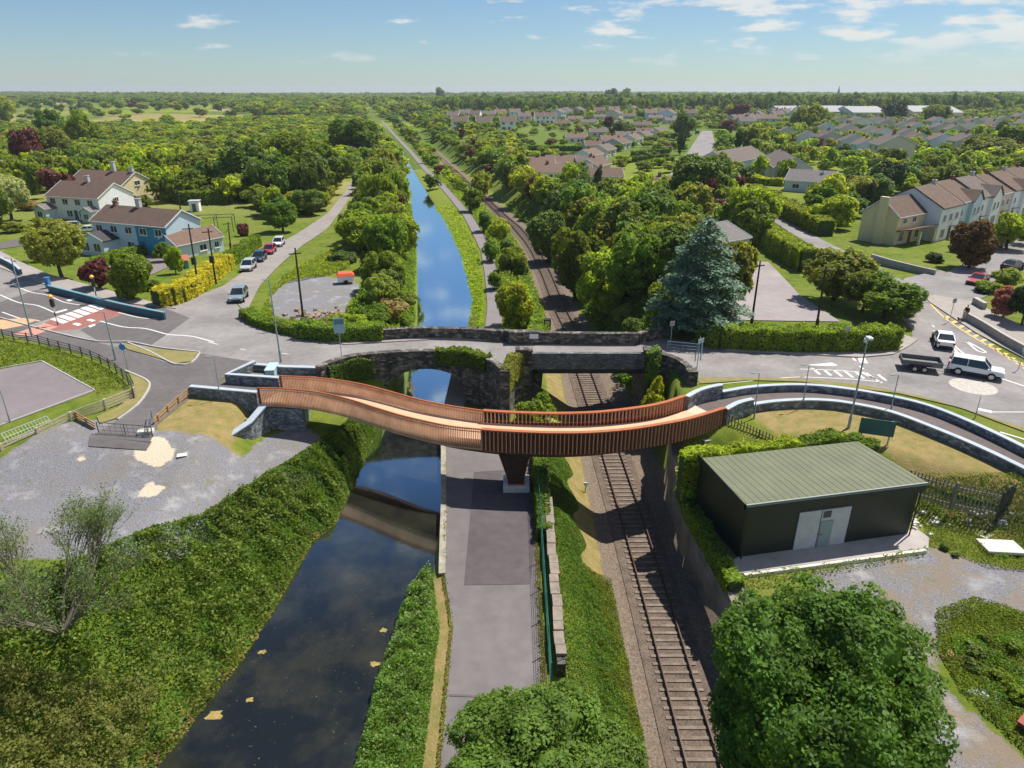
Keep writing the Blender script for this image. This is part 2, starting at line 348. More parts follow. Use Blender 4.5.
# ================================================================== ground
def inpoly(X, Y, poly):
    r = np.zeros(X.shape, bool); n = len(poly)
    for i in range(n):
        x1, y1 = poly[i]; x2, y2 = poly[(i+1) % n]
        c = ((y1 > Y) != (y2 > Y)) & (X < (x2-x1)*(Y-y1)/((y2-y1) if y2 != y1 else 1e-9)+x1)
        r ^= c
    return r
def P2(pts, z=0.0): return [tuple(at(x, y, z))[:2] for x, y in pts]
xs = np.concatenate([-95-np.cumsum(np.geomspace(0.7, 400, 75))[::-1], np.arange(-95, 115, 0.5), 115+np.cumsum(np.geomspace(0.7, 400, 75))])
ys = np.concatenate([[-60, -30, -10, 0, 8, 12], np.arange(15, 150, 0.5), 150+np.cumsum(np.geomspace(0.6, 260, 170))])
GX, GY = np.meshgrid(xs, ys); GZ = Hgrid(GX, GY)
def tarmac_low(GX, GY): return None
mask = np.zeros(GX.shape+(4,), np.float32); mask[..., 3] = 0
def paintmask(ch, poly, val=1.0): mask[..., ch][inpoly(GX, GY, poly)] = val
paintmask(0, P2([(-80, 520), (0, 470), (60, 436), (110, 430), (150, 441), (200, 446), (240, 445), (262, 425), (300, 412), (325, 428), (300, 462), (255, 488), (215, 512), (186, 528), (140, 546), (100, 553), (50, 556), (0, 556), (-80, 600)], -1.1))
paintmask(0, P2([(800, 575), (930, 548), (1010, 570), (1100, 575), (1100, 640), (1024, 612), (985, 603), (945, 622), (936, 665), (960, 705), (1000, 735), (1040, 775), (930, 830), (850, 768), (860, 620)], -2.8))
paintmask(0, P2([(272, 318), (268, 300), (286, 280), (310, 273), (352, 277), (362, 287), (350, 300), (344, 318), (310, 324)], -0.3), 1.0)
paintmask(2, P2([(255, 470), (300, 455), (322, 430), (330, 440), (300, 478), (240, 510), (215, 520)], -1.2), 0.8)
paintmask(1, P2([(745, 416), (800, 404), (850, 407), (900, 418), (960, 440), (1030, 470), (1030, 520), (985, 500), (915, 470), (850, 436), (780, 440)], -0.2), 0.85)
paintmask(1, P2([(156, 420), (190, 402), (255, 404), (228, 440), (190, 448), (160, 446)], -0.3), 1.0)
paintmask(1, P2([(735, 560), (780, 560), (830, 575), (800, 600), (740, 590)], -2.8), 0.3)
paintmask(0, [tuple(at(1016, 262, 0))[:2], tuple(at(1060, 240, 0))[:2], tuple(at(1060, 300, 0))[:2]])
rlx = np.interp(GY, RL[0], RL[1]); dx = GX-rlx
mask[..., 2] = np.where((np.abs(dx) < 3.0) & (GY < 430), 1.0, mask[..., 2])
mask[..., 2] = np.where((dx > 0) & (dx < 4.2) & (GY < 72), 1.0, mask[..., 2])
mask[..., 1] = np.where((dx > -4.9) & (dx < -2.8) & (GY > 36) & (GY < 76), 1.0, mask[..., 1])
for fp in ([(22, 113), (30, 107), (62, 107), (75, 112)], [(95, 118), (110, 112.5), (215, 113), (200, 118)], [(60, 121), (100, 119.5), (190, 119), (180, 122)]): paintmask(1, [tuple(at(x_, y_, -1))[:2] for x_, y_ in fp])
mask[..., 1] = np.where((dx > 2.9) & (dx < 3.8) & (GY > 70) & (GY < 80), 0.8, mask[..., 1])
tlx = np.interp(GY, TL[0], TL[1])
mask[..., 1] = np.where((GX > tlx-1.0) & (GX < tlx+0.2) & (GY < 35), 0.9, mask[..., 1])
clx = np.interp(GY, CL[0], CL[1])
mask[..., 2] = np.where((np.abs(GX-clx) < 0.5) & (GY < 58), 0.7, mask[..., 2])
for px in ([(136, 456), (150, 448), (170, 452), (178, 468), (160, 473), (140, 466)], [(137, 491), (150, 485), (168, 492), (158, 497), (144, 495)], [(80, 462), (90, 460), (92, 466), (82, 468)]): paintmask(3, P2(px, -1.1))
for _ in range(1):
    m2 = mask.copy(); m2[1:-1, 1:-1] = (mask[1:-1, 1:-1]*2+mask[:-2, 1:-1]+mask[2:, 1:-1]+mask[1:-1, :-2]+mask[1:-1, 2:])/6; mask = m2
nx, ny = len(xs), len(ys); idx = np.arange(nx*ny).reshape(ny, nx)
Fq = np.stack([idx[:-1, :-1], idx[:-1, 1:], idx[1:, 1:], idx[1:, :-1]], -1).reshape(-1, 4)
GR = bpy.data.materials.new('ground_cover'); GR.use_nodes = True; nt = GR.node_tree; b = nt.nodes['Principled BSDF']; b.inputs['Roughness'].default_value = 0.95; b.inputs['Specular IOR Level'].default_value = 0.15
geo = nn(nt, 'ShaderNodeNewGeometry'); pos = geo.outputs['Position']
def noise(s, d=4.0, rgh=0.6):
    n = nn(nt, 'ShaderNodeTexNoise', i_Scale=s, i_Detail=d, i_Roughness=rgh); nt.links.new(pos, n.inputs['Vector']); return n.outputs['Fac']
def rng(v, a, b_, c=0.0, d=1.0):
    n = nn(nt, 'ShaderNodeMapRange'); nt.links.new(v, n.inputs['Value']); n.inputs['From Min'].default_value = a; n.inputs['From Max'].default_value = b_; n.inputs['To Min'].default_value = c; n.inputs['To Max'].default_value = d; return n.outputs[0]
def mixc(f, a, b_):
    n = nn(nt, 'ShaderNodeMix', data_type='RGBA')
    if hasattr(f, 'links'): nt.links.new(f, n.inputs['Factor'])
    else: n.inputs['Factor'].default_value = f
    for i, s in ((6, a), (7, b_)):
        if hasattr(s, 'links'): nt.links.new(s, n.inputs[i])
        else: n.inputs[i].default_value = (*s, 1)
    return n.outputs[2]
grass = mixc(rng(noise(0.9), .35, .65), (0.085, 0.14, 0.014), (0.18, 0.22, 0.02))
grass = mixc(rng(noise(0.12), .45, .7), grass, (0.21, 0.22, 0.045))
grass = mixc(rng(noise(7.0), .35, .75, 0, 0.35), grass, (0.04, 0.06, 0.012))
# far fields in irregular plots
vo = nn(nt, 'ShaderNodeTexVoronoi', i_Scale=0.006); nt.links.new(pos, vo.inputs['Vector'])
rp = nn(nt, 'ShaderNodeValToRGB'); spc = nn(nt, 'ShaderNodeSeparateColor'); nt.links.new(vo.outputs['Color'], spc.inputs[0]); nt.links.new(spc.outputs[1], rp.inputs[0])
rp.color_ramp.interpolation = 'CONSTANT'; rp.color_ramp.elements[0].color = (0.10, 0.15, 0.02, 1); rp.color_ramp.elements[1].position = 0.4; rp.color_ramp.elements[1].color = (0.20, 0.24, 0.03, 1)
for p_, c_ in ((0.6, (0.34, 0.30, 0.12)), (0.75, (0.13, 0.18, 0.03)), (0.88, (0.28, 0.25, 0.13))):
    e = rp.color_ramp.elements.new(p_); e.color = (*c_, 1)
spx = nn(nt, 'ShaderNodeSeparateXYZ'); nt.links.new(pos, spx.inputs[0])
grass = mixc(rng(spx.outputs['Y'], 150, 220), grass, mixc(0.25, rp.outputs[0], grass))
at_ = nn(nt, 'ShaderNodeAttribute', attribute_name='mask'); spm = nn(nt, 'ShaderNodeSeparateColor'); nt.links.new(at_.outputs['Color'], spm.inputs[0])
jit = M(nt, 'MULTIPLY', M(nt, 'SUBTRACT', noise(1.1, 6.0, 0.7), 0.5), 1.3)
def mk(i, lo=0.35, hi=0.6): return rng(M(nt, 'ADD', spm.outputs[i], M(nt, 'MULTIPLY', jit, rng(spm.outputs[i], 0, 0.25))), lo, hi)
grav = mixc(rng(noise(14.0, 3.0), .3, .7), (0.12, 0.12, 0.13), (0.31, 0.30, 0.315)); grav = mixc(rng(noise(0.22), .45, .68, 0, .6), grav, (0.22, 0.19, 0.155)); grav = mixc(rng(noise(0.6, 5), .55, .7, 0, .7), grav, (0.40, 0.385, 0.385))
grav = mixc(rng(noise(0.4, 5.0), .48, .62, 0, .55), grav, (0.23, 0.175, 0.125)) if False else grav; grav = mixc(rng(spx.outputs['X'], 12, 16, 0, 1), grav, mixc(rng(noise(0.35, 5.0), .46, .6, 0, .8), grav, (0.25, 0.19, 0.125))); grav = mixc(rng(noise(0.75, 6.0, .75), .60, .68, 0, .75), grav, (0.17, 0.17, 0.05))
dry = mixc(rng(noise(1.0, 5.0), .35, .65), (0.33, 0.245, 0.11), (0.20, 0.19, 0.055)); dry = mixc(rng(noise(3.5, 5.0), .5, .7, 0, .6), dry, (.42, .22, .085))
dirt = mixc(rng(noise(9.0, 3.0), .3, .7), (0.10, 0.076, 0.057), (0.29, 0.225, 0.17))
dirt = mixc(rng(noise(0.5, 5.0), .5, .75, 0, .5), dirt, (0.20, 0.14, 0.085))
c = mixc(mk(1, .3, .7), grass, dry); c = mixc(mk(0), c, grav); c = mixc(mk(2), c, dirt)
sa_ = rng(M(nt, 'ADD', at_.outputs['Alpha'], M(nt, 'MULTIPLY', jit, rng(at_.outputs['Alpha'], 0, .25))), .35, .5); c = mixc(sa_, c, (0.62, 0.52, 0.38))
nt.links.new(c, b.inputs['Base Color'])
bp = nn(nt, 'ShaderNodeBump'); bp.inputs['Strength'].default_value = 0.8; bp.inputs['Distance'].default_value = 0.12
nt.links.new(noise(8.0, 5.0, .7), bp.inputs['Height']); nt.links.new(bp.outputs[0], b.inputs['Normal'])
me = mesh_np('ground', np.stack([GX, GY, GZ-0.03], -1).reshape(-1, 3), Fq, [GR], smooth=True)
ca = me.attributes.new('mask', 'FLOAT_COLOR', 'POINT'); ca.data.foreach_set('color', mask.reshape(-1, 4).ravel())
tag(link('ground', me), kind='structure')
from mathutils.geometry import delaunay_2d_cdt
def cdt(poly):
    q = [Vector((p[0], p[1])) for p in poly]; q = [p for i, p in enumerate(q) if (p-q[i-1]).length > 0.02]
    v, e, f, *_ = delaunay_2d_cdt(q, [], [list(range(len(q)))], 1, 1e-4)
    fs = []
    for t in f:
        if len(t) < 3: continue
        ar = sum(v[t[i]].x*v[t[(i+1) % len(t)]].y-v[t[(i+1) % len(t)]].x*v[t[i]].y for i in range(len(t)))
        if abs(ar) > 1e-7: fs.append(tuple(t) if ar > 0 else tuple(t)[::-1])
    return v, fs, q
def sheet(name, poly, z, m, **kw):
    v, fs, _ = cdt(poly); me = bpy.data.meshes.new(name); me.from_pydata([(p.x, p.y, z) for p in v], [], fs); me.materials.append(m); me.update()
    o = link(name, me); tag(o, kind=kw.get('kind', 'structure')); return o
def slab(name, poly, z0, z1, m, kind='structure'):
    v, fs, q = cdt(poly); n = len(q); vs = [(p.x, p.y, z1) for p in v]; k = len(vs)
    ar = sum(q[i].x*q[(i+1) % n].y-q[(i+1) % n].x*q[i].y for i in range(n))
    if ar < 0: q = q[::-1]
    vs += [(p.x, p.y, z0) for p in q]+[(p.x, p.y, z1) for p in q]
    fs = fs+[(k+i, k+(i+1) % n, k+n+(i+1) % n, k+n+i) for i in range(n)]
    me = bpy.data.meshes.new(name); me.from_pydata(vs, [], fs); me.materials.append(m); me.update(); o = link(name, me)
    if kind: tag(o, kind=kind)
    return o
def ribbon(name, L, Rr, m, dz=0.05, step=1.5, nx=4, hf=None, kind='structure', parent=None):
    "draped ribbon between two plan polylines"
    n = max(len(L), len(Rr))
    def res(pl, k):
        pl = [Vector((p[0], p[1], 0)) for p in pl]; d = [0]
        for a, b_ in zip(pl, pl[1:]): d.append(d[-1]+(b_-a).length)
        return [np.interp(np.linspace(0, d[-1], k), d, [p[i] for p in pl]) for i in (0, 1)], d[-1]
    _, ll = res(L, 2); k = max(3, int(ll/step)); (lx, ly), _ = res(L, k); (rx, ry), _ = res(Rr, k)
    t = np.linspace(0, 1, nx)[None, :]; X = lx[:, None]*(1-t)+rx[:, None]*t; Y = ly[:, None]*(1-t)+ry[:, None]*t
    Z = (Hgrid(X, Y) if hf is None else hf(X, Y))+dz
    id_ = np.arange(k*nx).reshape(k, nx); Fq = np.stack([id_[:-1, :-1], id_[:-1, 1:], id_[1:, 1:], id_[1:, :-1]], -1).reshape(-1, 4)
    me = mesh_np(name, np.stack([X, Y, Z], -1).reshape(-1, 3), Fq, [m]); bm = bmesh.new(); bm.from_mesh(me); bmesh.ops.recalc_face_normals(bm, faces=bm.faces)
    if sum(f.normal.z for f in bm.faces) < 0:
        for f in bm.faces: f.normal_flip()
    bm.to_mesh(me); bm.free()
    o = link(name, me, parent)
    if kind: tag(o, kind=kind)
    return o
# ------------------------------------------------------------------ canal water
WATER = bpy.data.materials.new('canal_water'); WATER.use_nodes = True; nt = WATER.node_tree; nt.nodes.clear()
g = nn(nt, 'ShaderNodeNewGeometry'); pos = g.outputs['Position']
n = nn(nt, 'ShaderNodeTexNoise', i_Scale=1.1, i_Detail=4.0, i_Distortion=0.8); nt.links.new(pos, n.inputs['Vector'])
bp = nn(nt, 'ShaderNodeBump'); bp.inputs['Strength'].default_value = 0.05; bp.inputs['Distance'].default_value = 0.05; nt.links.new(n.outputs['Fac'], bp.inputs['Height'])
n = nn(nt, 'ShaderNodeTexNoise', i_Scale=0.30, i_Detail=6.0, i_Roughness=.65); nt.links.new(pos, n.inputs['Vector'])
mr = nn(nt, 'ShaderNodeMapRange'); nt.links.new(n.outputs['Fac'], mr.inputs['Value']); mr.inputs['From Min'].default_value = .42; mr.inputs['From Max'].default_value = .72
x = nn(nt, 'ShaderNodeMix', data_type='RGBA'); nt.links.new(mr.outputs[0], x.inputs['Factor']); x.inputs[6].default_value = (0.010, 0.012, 0.012, 1); x.inputs[7].default_value = (0.040, 0.038, 0.022, 1)
n4 = nn(nt, 'ShaderNodeTexNoise', i_Scale=7.0, i_Detail=3.0); nt.links.new(pos, n4.inputs['Vector']); m4 = nn(nt, 'ShaderNodeMapRange'); nt.links.new(n4.outputs['Fac'], m4.inputs['Value']); m4.inputs['From Min'].default_value = .70; m4.inputs['From Max'].default_value = .74
x2 = nn(nt, 'ShaderNodeMix', data_type='RGBA'); nt.links.new(M(nt, 'MULTIPLY', m4.outputs[0], .7), x2.inputs['Factor']); nt.links.new(x.outputs[2], x2.inputs[6]); x2.inputs[7].default_value = (.16, .14, .05, 1)
df = nn(nt, 'ShaderNodeBsdfDiffuse'); nt.links.new(x2.outputs[2], df.inputs['Color']); gl = nn(nt, 'ShaderNodeBsdfGlossy'); gl.inputs['Roughness'].default_value = 0.06; gl.inputs['Color'].default_value = (.80, .95, 1, 1); nt.links.new(bp.outputs[0], gl.inputs['Normal'])
lw = nn(nt, 'ShaderNodeLayerWeight'); lw.inputs['Blend'].default_value = 0.5; fr = nn(nt, 'ShaderNodeMapRange'); fr.interpolation_type = 'SMOOTHSTEP'; nt.links.new(lw.outputs['Facing'], fr.inputs['Value']); fr.inputs['From Min'].default_value = .30; fr.inputs['From Max'].default_value = .70; fr.inputs['To Min'].default_value = .05; fr.inputs['To Max'].default_value = .95; fc = fr.outputs[0]
ms = nn(nt, 'ShaderNodeMixShader'); nt.links.new(fc, ms.inputs[0]); nt.links.new(df.outputs[0], ms.inputs[1]); nt.links.new(gl.outputs[0], ms.inputs[2]); oo = nn(nt, 'ShaderNodeOutputMaterial'); nt.links.new(ms.outputs[0], oo.inputs[0])
yy = np.concatenate([np.arange(12, 60, 2.0), np.arange(60, 420, 5.0)])
ALG = mat('algae', (.30, .22, .07), .9, var=.3, scale=3, world=True)
L_ = [(np.interp(y, *CL)-1.5, y) for y in yy]; R_ = [(np.interp(y, *CR)+0.6, y) for y in yy]
ribbon('canal_water', L_, R_, WATER, dz=0, hf=lambda X, Y: np.full(X.shape, -4.5), nx=2, step=3)
for i, (px, py, r_) in enumerate([(214, 716, .55), (196, 706, .3), (262, 652, .3), (250, 700, .25), (376, 664, .35), (384, 630, .3), (330, 520, .3)]):
    c_ = at(px, py, -4.5); r2 = random.Random(i+40); o = sheet('algae_mat', [(c_.x+r_*r2.uniform(.5, 1.2)*math.cos(a*.524), c_.y+r_*.7*r2.uniform(.5, 1.2)*math.sin(a*.524)) for a in range(12)], -4.485, ALG)
    o['kind'] = 'stuff'; o['label'] = ['largest yellow brown algae mat near the bottom left water edge', 'small algae mat left of the largest one', 'small algae mat at the left edge further up', 'tiny algae mat above the largest one', 'algae mat by the right water edge', 'algae mat at the right edge, farther', 'algae mat below the bank corner'][i]; o['category'] = 'algae'
# ------------------------------------------------------------------ towpath
yy = np.arange(14, 56, 1.0)
ribbon('towpath', [(np.interp(y, *TL)+0.05, y) for y in yy], [(1.75, y) for y in yy], ASPH_D if False else mat('towpath_tarmac', (0.165, 0.147, 0.143), 0.9, var=0.12, scale=1.0, world=True, big=0.15, bump=0.2, bscale=30), dz=0.03, hf=lambda X, Y: np.full(X.shape, -3.9), nx=3)
sheet('tarmac_patch', P2([(474, 472), (531, 468), (536, 533), (530, 584), (464, 585), (470, 520)], -3.85), -3.85, mat('patch_tarmac', (0.10, 0.083, 0.086), .92, var=.14, scale=1.5, world=True, big=.15, bump=.2, bscale=30))
sheet('tarmac_seam', P2([(449, 694), (498, 696), (498, 698), (449, 696)], -3.85), -3.845, ASPH_D)
yy = np.arange(56, 73, 1.0)
ribbon('towpath', [(np.interp(y, *TL)-0.1, y) for y in yy], [(-4.6, y) for y in yy], PAVE, dz=0.04, hf=lambda X, Y: np.full(X.shape, -3.9), nx=2)
yy = np.concatenate([np.arange(72, 200, 3.0), np.arange(200, 700, 8.0)])
PATHG = mat('greenway_surface', (0.21, 0.185, 0.185), 0.9, var=0.08, scale=0.5, world=True)
ribbon('greenway_path', [(np.interp(y, *TOW)-1.05, y) for y in yy], [(np.interp(y, *TOW)+1.05, y) for y in yy], PATHG, dz=0.12, nx=3, step=3)
# ------------------------------------------------------------------ roads
BN = [at(*p, 1.1) for p in [(318, 368), (330, 362.5), (345, 358), (362, 355), (400, 352), (440, 351.5), (470, 354), (488, 359), (498, 365), (505, 371)]]   # canal bridge near wall
RWL = [at(*p, 1.1) for p in [(505, 371), (510, 362), (516, 355.5), (524, 352)]]
RWM = [at(*p, 1.1) for p in [(524, 352), (652, 352.5)]]
RWR = [at(*p, 1.1) for p in [(652, 352.5), (664, 354.5), (676, 358.5), (686, 364.5), (692, 372)]]
BNs = smooth_line(BN, 0.25); RWLs = smooth_line(RWL, 0.4); RWRs = smooth_line(RWR, 0.4)
near_pts = [(p.x, p.y) for p in BNs]+[(p.x, p.y) for p in RWLs]+[(p.x, p.y) for p in RWM]+[(p.x, p.y) for p in RWRs]
far_px = [(-90, 215), (0, 250), (20, 262), (50, 276), (110, 292), (168, 308), (222, 286), (241, 309), (246, 318), (275, 330), (320, 339), (345, 342), (385, 340)]
far_w = P2(far_px)+P2([(385, 338.5), (440, 337), (504, 338), (520, 341), (612, 341), (660, 338), (690, 341)])+P2([(720, 350), (860, 358), (893, 355), (913, 344), (912, 330), (900, 316), (885, 300), (905, 278), (940, 270), (1000, 290), (955, 310), (1000, 352), (1100, 400)])
near_w = P2([(1100, 470), (1024, 432), (960, 408), (900, 394), (850, 388), (800, 382), (750, 380), (700, 384)])+near_pts[::-1]+P2([(300, 378), (256, 376), (228, 372), (214, 388), (190, 398), (160, 384), (125, 370), (100, 357), (60, 345), (0, 331), (-90, 308)])
road = slab('main_road', far_w+near_w, -0.45, 0.0, ASPH)
# shared path of darker tarmac on the left, running down to the gate
GZP = -0.3
def dpath(name, px, z, m): return sheet(name, P2(px, z), z, m)
dpath('shared_path', [(-90, 335), (0, 362), (40, 357), (100, 352), (160, 357), (200, 359), (258, 367), (252, 362), (226, 373), (214, 388), (190, 398), (150, 418), (115, 400), (60, 380), (0, 350)][:0] or
      [(-90, 300), (-20, 322), (0, 328), (60, 345), (100, 357), (148, 373), (168, 374), (197, 353), (250, 362), (232, 371), (216, 386), (190, 400), (158, 424), (150, 441), (95, 436), (112, 424), (139, 403), (148, 391), (143, 380), (128, 370), (110, 362), (60, 345), (0, 333)][:0] or
      [(-90, 297), (0, 333), (60, 347), (100, 358), (126, 371), (142, 381), (148, 391), (138, 405), (112, 424), (92, 436), (150, 442), (158, 424), (190, 398), (216, 386), (228, 373), (255, 362), (200, 353.5), (192, 363), (176, 365.5), (150, 357), (127, 349.5), (100, 343), (60, 335), (30, 328), (0, 319), (-90, 283)], 0.012, ASPH_D)
ribbon('path_apron', P2([(90, 435), (152, 441)]), P2([(88, 445), (146, 448)]), ASPH_D, dz=0.03, step=.5, nx=6)
slab('road_verge', P2([(120, 343), (150, 349), (198, 353), (192, 362), (176, 364), (150, 356), (128, 350)]), 0.0, 0.09, VERGE)
slab('road_verge', P2([(128, 372), (141, 378), (150, 383), (147, 392), (140, 402), (118, 418), (100, 424), (97, 417), (118, 408), (132, 396), (134, 384)]), -0.3, 0.07, VERGE)
for nm, ed in (('kerb', [(0, 318), (60, 334), (100, 342), (128, 342), (160, 348), (200, 352.5)]), ('kerb', [(128, 343), (150, 352), (175, 364.5), (192, 363), (200, 353)]), ('kerb', [(125, 371), (142, 378), (150, 384), (147, 393), (138, 405), (118, 420)])):
    m_ = MB(); m_.wall(smooth_line([at(*p, 0) for p in ed], 1.0), 0.16, -0.1, 0.12); tag(m_.build('kerb', KERB), kind='structure')
# paint
def stripe(pts, wd, z=0.006, m=WHITE, name='road_marking', dash=None):
    "one object per marking line"
    P = smooth_line([at(*p, 0) for p in pts], 0.7); mb = MB(); d = 0; run = []
    def flush(run):
        if len(run) < 2: return
        vs = []
        for i, p in enumerate(run):
            a = run[max(0, i-1)]; b_ = run[min(len(run)-1, i+1)]; t = (b_-a).normalized(); nm = Vector((-t.y, t.x, 0))*wd/2
            vs += [(p.x+nm.x, p.y+nm.y, z), (p.x-nm.x, p.y-nm.y, z)]
        mb.add(vs, [(2*i, 2*i+1, 2*i+3, 2*i+2) for i in range(len(run)-1)])
    for i, p in enumerate(P):
        if i: d += (P[i]-P[i-1]).length
        if dash is None or (d % (dash[0]+dash[1])) < dash[0]: run.append(p)
        else: flush(run); run = []
    flush(run)
    me_o = mb.build(name, m); return tag(me_o, kind='structure')
def patch(px, z=0.005, m=WHITE, name='road_marking'): return sheet(name, P2(px), z, m)
patch([(-30, 312), (36, 290), (60, 293), (100, 302), (30, 325), (0, 318)], 0.0025, ASPH_D, 'darker_tarmac')
patch([(80, 330), (128, 312), (152, 303), (190, 318), (150, 346), (100, 342)], 0.0025, ASPH_D, 'darker_tarmac')
# zebra crossing on red surfacing
patch([(24, 335), (48, 321), (110, 302), (150, 303), (128, 312), (78, 329), (52, 331)], 0.004, REDROAD, 'red_surfacing')
patch([(0, 320), (24, 318), (38, 320), (22, 326), (0, 330), (-20, 326)], 0.018, TANROAD, 'buff_tactile_paving')
patch([(14, 334), (44, 323), (58, 327), (30, 337)], 0.0175, mat('pale_red_tactile', (0.5, 0.25, 0.19), 0.85, var=0.1, world=True), 'red_tactile_paving')
for i in range(7):
    t = i/6; cx_, cy_ = 59+t*45, 322.5-t*16.5
    patch([(cx_-9, cy_-3.2), (cx_-3, cy_-5.0), (cx_+10, cy_-0.8), (cx_+4, cy_+1.2)], 0.008)
for q in ([(72, 324), (76, 322.6), (82, 324.2), (78, 326)], [(86, 320), (90, 318.8), (96, 320.4), (92, 321.8)]): patch(q, 0.009)
def zig(a, b_, n, am, wd=0.14):
    pts = []
    for i in range(n+1):
        t = i/n; s = am if i % 2 else -am
        pts.append((a[0]+(b_[0]-a[0])*t, a[1]+(b_[1]-a[1])*t+s))
    stripe(pts, wd)
zig((100, 322), (214, 341), 5, 1.0, 0.18); zig((0, 296), (56, 312), 3, 1.2, 0.18); zig((14, 286), (80, 306), 4, 1.0, 0.16); zig((118, 313), (158, 320), 2, 0.8, 0.16); zig((2, 313), (40, 322), 2, 1.0, 0.16)
patch([(55, 312), (66, 309), (68, 310), (57, 313)]); patch([(88, 326), (94, 324), (96, 325), (90, 327.5)]); patch([(66, 300), (74, 298), (77, 299), (69, 301.5)])
stripe([(208, 342), (240, 349), (300, 355), (322, 356)], 0.12, dash=(1.5, 3))
stripe([(720, 384), (780, 378), (800, 377)], 0.10)
# junction markings on the right
patch([(806, 365), (832, 362.5), (838, 365.5), (826, 366)])
for t in range(7): stripe([(812+t*11, 368+t*1.1), (820+t*11, 374.5+t*1.0)], 0.28)
stripe([(800, 369), (840, 370.5), (868, 373)], 0.13); stripe([(804, 377), (850, 379), (882, 382)], 0.13); stripe([(860, 372), (871, 377), (882, 383)], 0.2)
stripe([(853, 358), (860, 366), (866, 372)], 0.25, dash=(1.2, .8)); stripe([(861, 357), (864, 363)], 0.7)
# mini roundabout disc
def ell(cx_, cy_, r, z, m, name):
    c_ = at(cx_, cy_, 0); return sheet(name, [(c_.x+r*math.cos(a/36*2*math.pi), c_.y+r*math.sin(a/36*2*math.pi)) for a in range(36)], z, m)
ell(973, 386.5, 1.85, 0.008, mat('worn_white_disc', (0.46, 0.42, 0.37), 0.8, var=0.2, scale=3, world=True), 'roundabout_disc')
stripe([(966, 341), (978, 351), (986, 352), (972, 344), (966, 341)], 0.22)
stripe([(949, 340), (957, 352), (969, 358), (958, 349), (949, 340)], 0.2)
stripe([(932, 325), (955, 345), (972, 357), (990, 362), (1024, 372)], 0.16, dash=(1.0, .6))
stripe([(1000, 378), (1030, 388)], 0.2); stripe([(978, 409), (992, 412)], 0.5); stripe([(992, 412), (1024, 412)], 0.12)
stripe([(928, 301), (945, 318), (975, 338), (1024, 366)], 0.18, m=YELLOW, name='yellow_line'); 
for t in range(13):
    x_, y_ = 945+t*7.2, 316+t*4.6; stripe([(x_, y_+2.2), (x_+4.5, y_+0.4)], 0.4, m=YELLOW, name='yellow_line')
stripe([(1000, 432), (1030, 441)], 0.2); stripe([(860, 349), (893, 352)], 0.1, m=YELLOW, name='yellow_line')
# pavements
pv = slab('pavement', P2([(690, 341), (725, 350.5), (860, 358), (893, 355), (910, 346), (918, 340), (905, 336), (880, 346), (700, 338)]), -0.1, 0.12, PAVE)
slab('pavement', P2([(925, 298), (935, 296), (972, 302), (1100, 365), (1100, 402), (1024, 359), (975, 333), (945, 313), (930, 303)]), -0.1, 0.12, PAVE)
slab('pavement', P2([(-90, 222), (0, 252), (20, 262), (50, 275), (110, 291), (168, 307), (176, 309), (120, 303), (50, 287), (0, 268), (-90, 240)]), -0.1, 0.10, PAVE)
slab('pavement', P2([(330, 342), (345, 342), (440, 337.5), (504, 338.5), (612, 341), (612, 343), (504, 341), (440, 339.5), (345, 345)]), -0.1, 0.10, PAVE)
slab('pavement', P2([(695, 378), (760, 378), (800, 379), (860, 385), (920, 396), (1024, 428), (1024, 432), (960, 408), (900, 394), (850, 388), (800, 382), (750, 380.5), (700, 384)]), -0.1, 0.06, VERGE)
# lane, side roads (draped)
Wg = lambda pts: [tuple(G(x, y))[:2] for x, y in pts]
LANEM = mat('lane_surface', (0.27, 0.24, 0.22), 0.9, var=0.12, scale=0.8, world=True, big=0.12)
ribbon('lane', Wg([(222, 287), (241, 274), (272, 247), (303, 230), (328, 213), (345, 192), (353, 178), (362, 168)]), Wg([(246, 314), (260, 286), (282, 263), (303, 245), (328, 228), (341, 211), (349, 199), (360, 179), (368, 168)]), LANEM, dz=0.06)
ribbon('side_road', Wg([(900, 312), (862, 275), (815, 248), (783, 228), (762, 214), (748, 204)]), Wg([(935, 300), (880, 268), (822, 240), (792, 222), (770, 209), (756, 200)]), ASPH, dz=0.07)
ribbon('estate_road', [tuple(at(*p))[:2] for p in [(912, 300), (935, 278), (962, 262), (1000, 240), (1050, 205)]], [tuple(at(*p))[:2] for p in [(955, 308), (985, 285), (1012, 272), (1060, 250), (1120, 225)]], ASPH, dz=0.09, hf=lambda X, Y: np.maximum(Hgrid(X, Y), -0.1) if False else Hgrid(X, Y))
ribbon('town_road', Wg([(660, 190), (672, 172), (688, 152), (697, 138), (702, 131)]), Wg([(690, 200), (712, 178), (716, 155), (714, 140), (712, 131)]), ASPH, dz=0.1, step=4)
ribbon('country_lane', Wg([(-20, 246), (25, 238), (60, 232)]), Wg([(-20, 252), (30, 245), (62, 239)]), ASPH_D, dz=0.05)
ribbon('driveway', Wg([(712, 320), (745, 282), (742, 262)]), Wg([(840, 322), (800, 296), (768, 262)]), mat('driveway_tarmac', (0.30, 0.26, 0.25), 0.9, var=0.1, scale=1, world=True, big=.1), dz=0.06, nx=6)
ribbon('house_drive', Wg([(84, 268), (120, 258), (150, 252)]), Wg([(100, 282), (150, 276), (180, 262)]), mat('drive_tarmac', (.2, .17, .16), .9, var=.12, scale=1, world=True), dz=0.06, nx=5)
ribbon('play_court', P2([(-60, 380), (42, 362)], 0), P2([(-60, 448), (95, 391)], 0), ASPH_D if False else mat('court_tarmac', (0.20, 0.17, 0.175), 0.9, var=0.08, scale=1, world=True, big=.08), dz=0.05, hf=lambda X, Y: np.full(X.shape, -0.04))
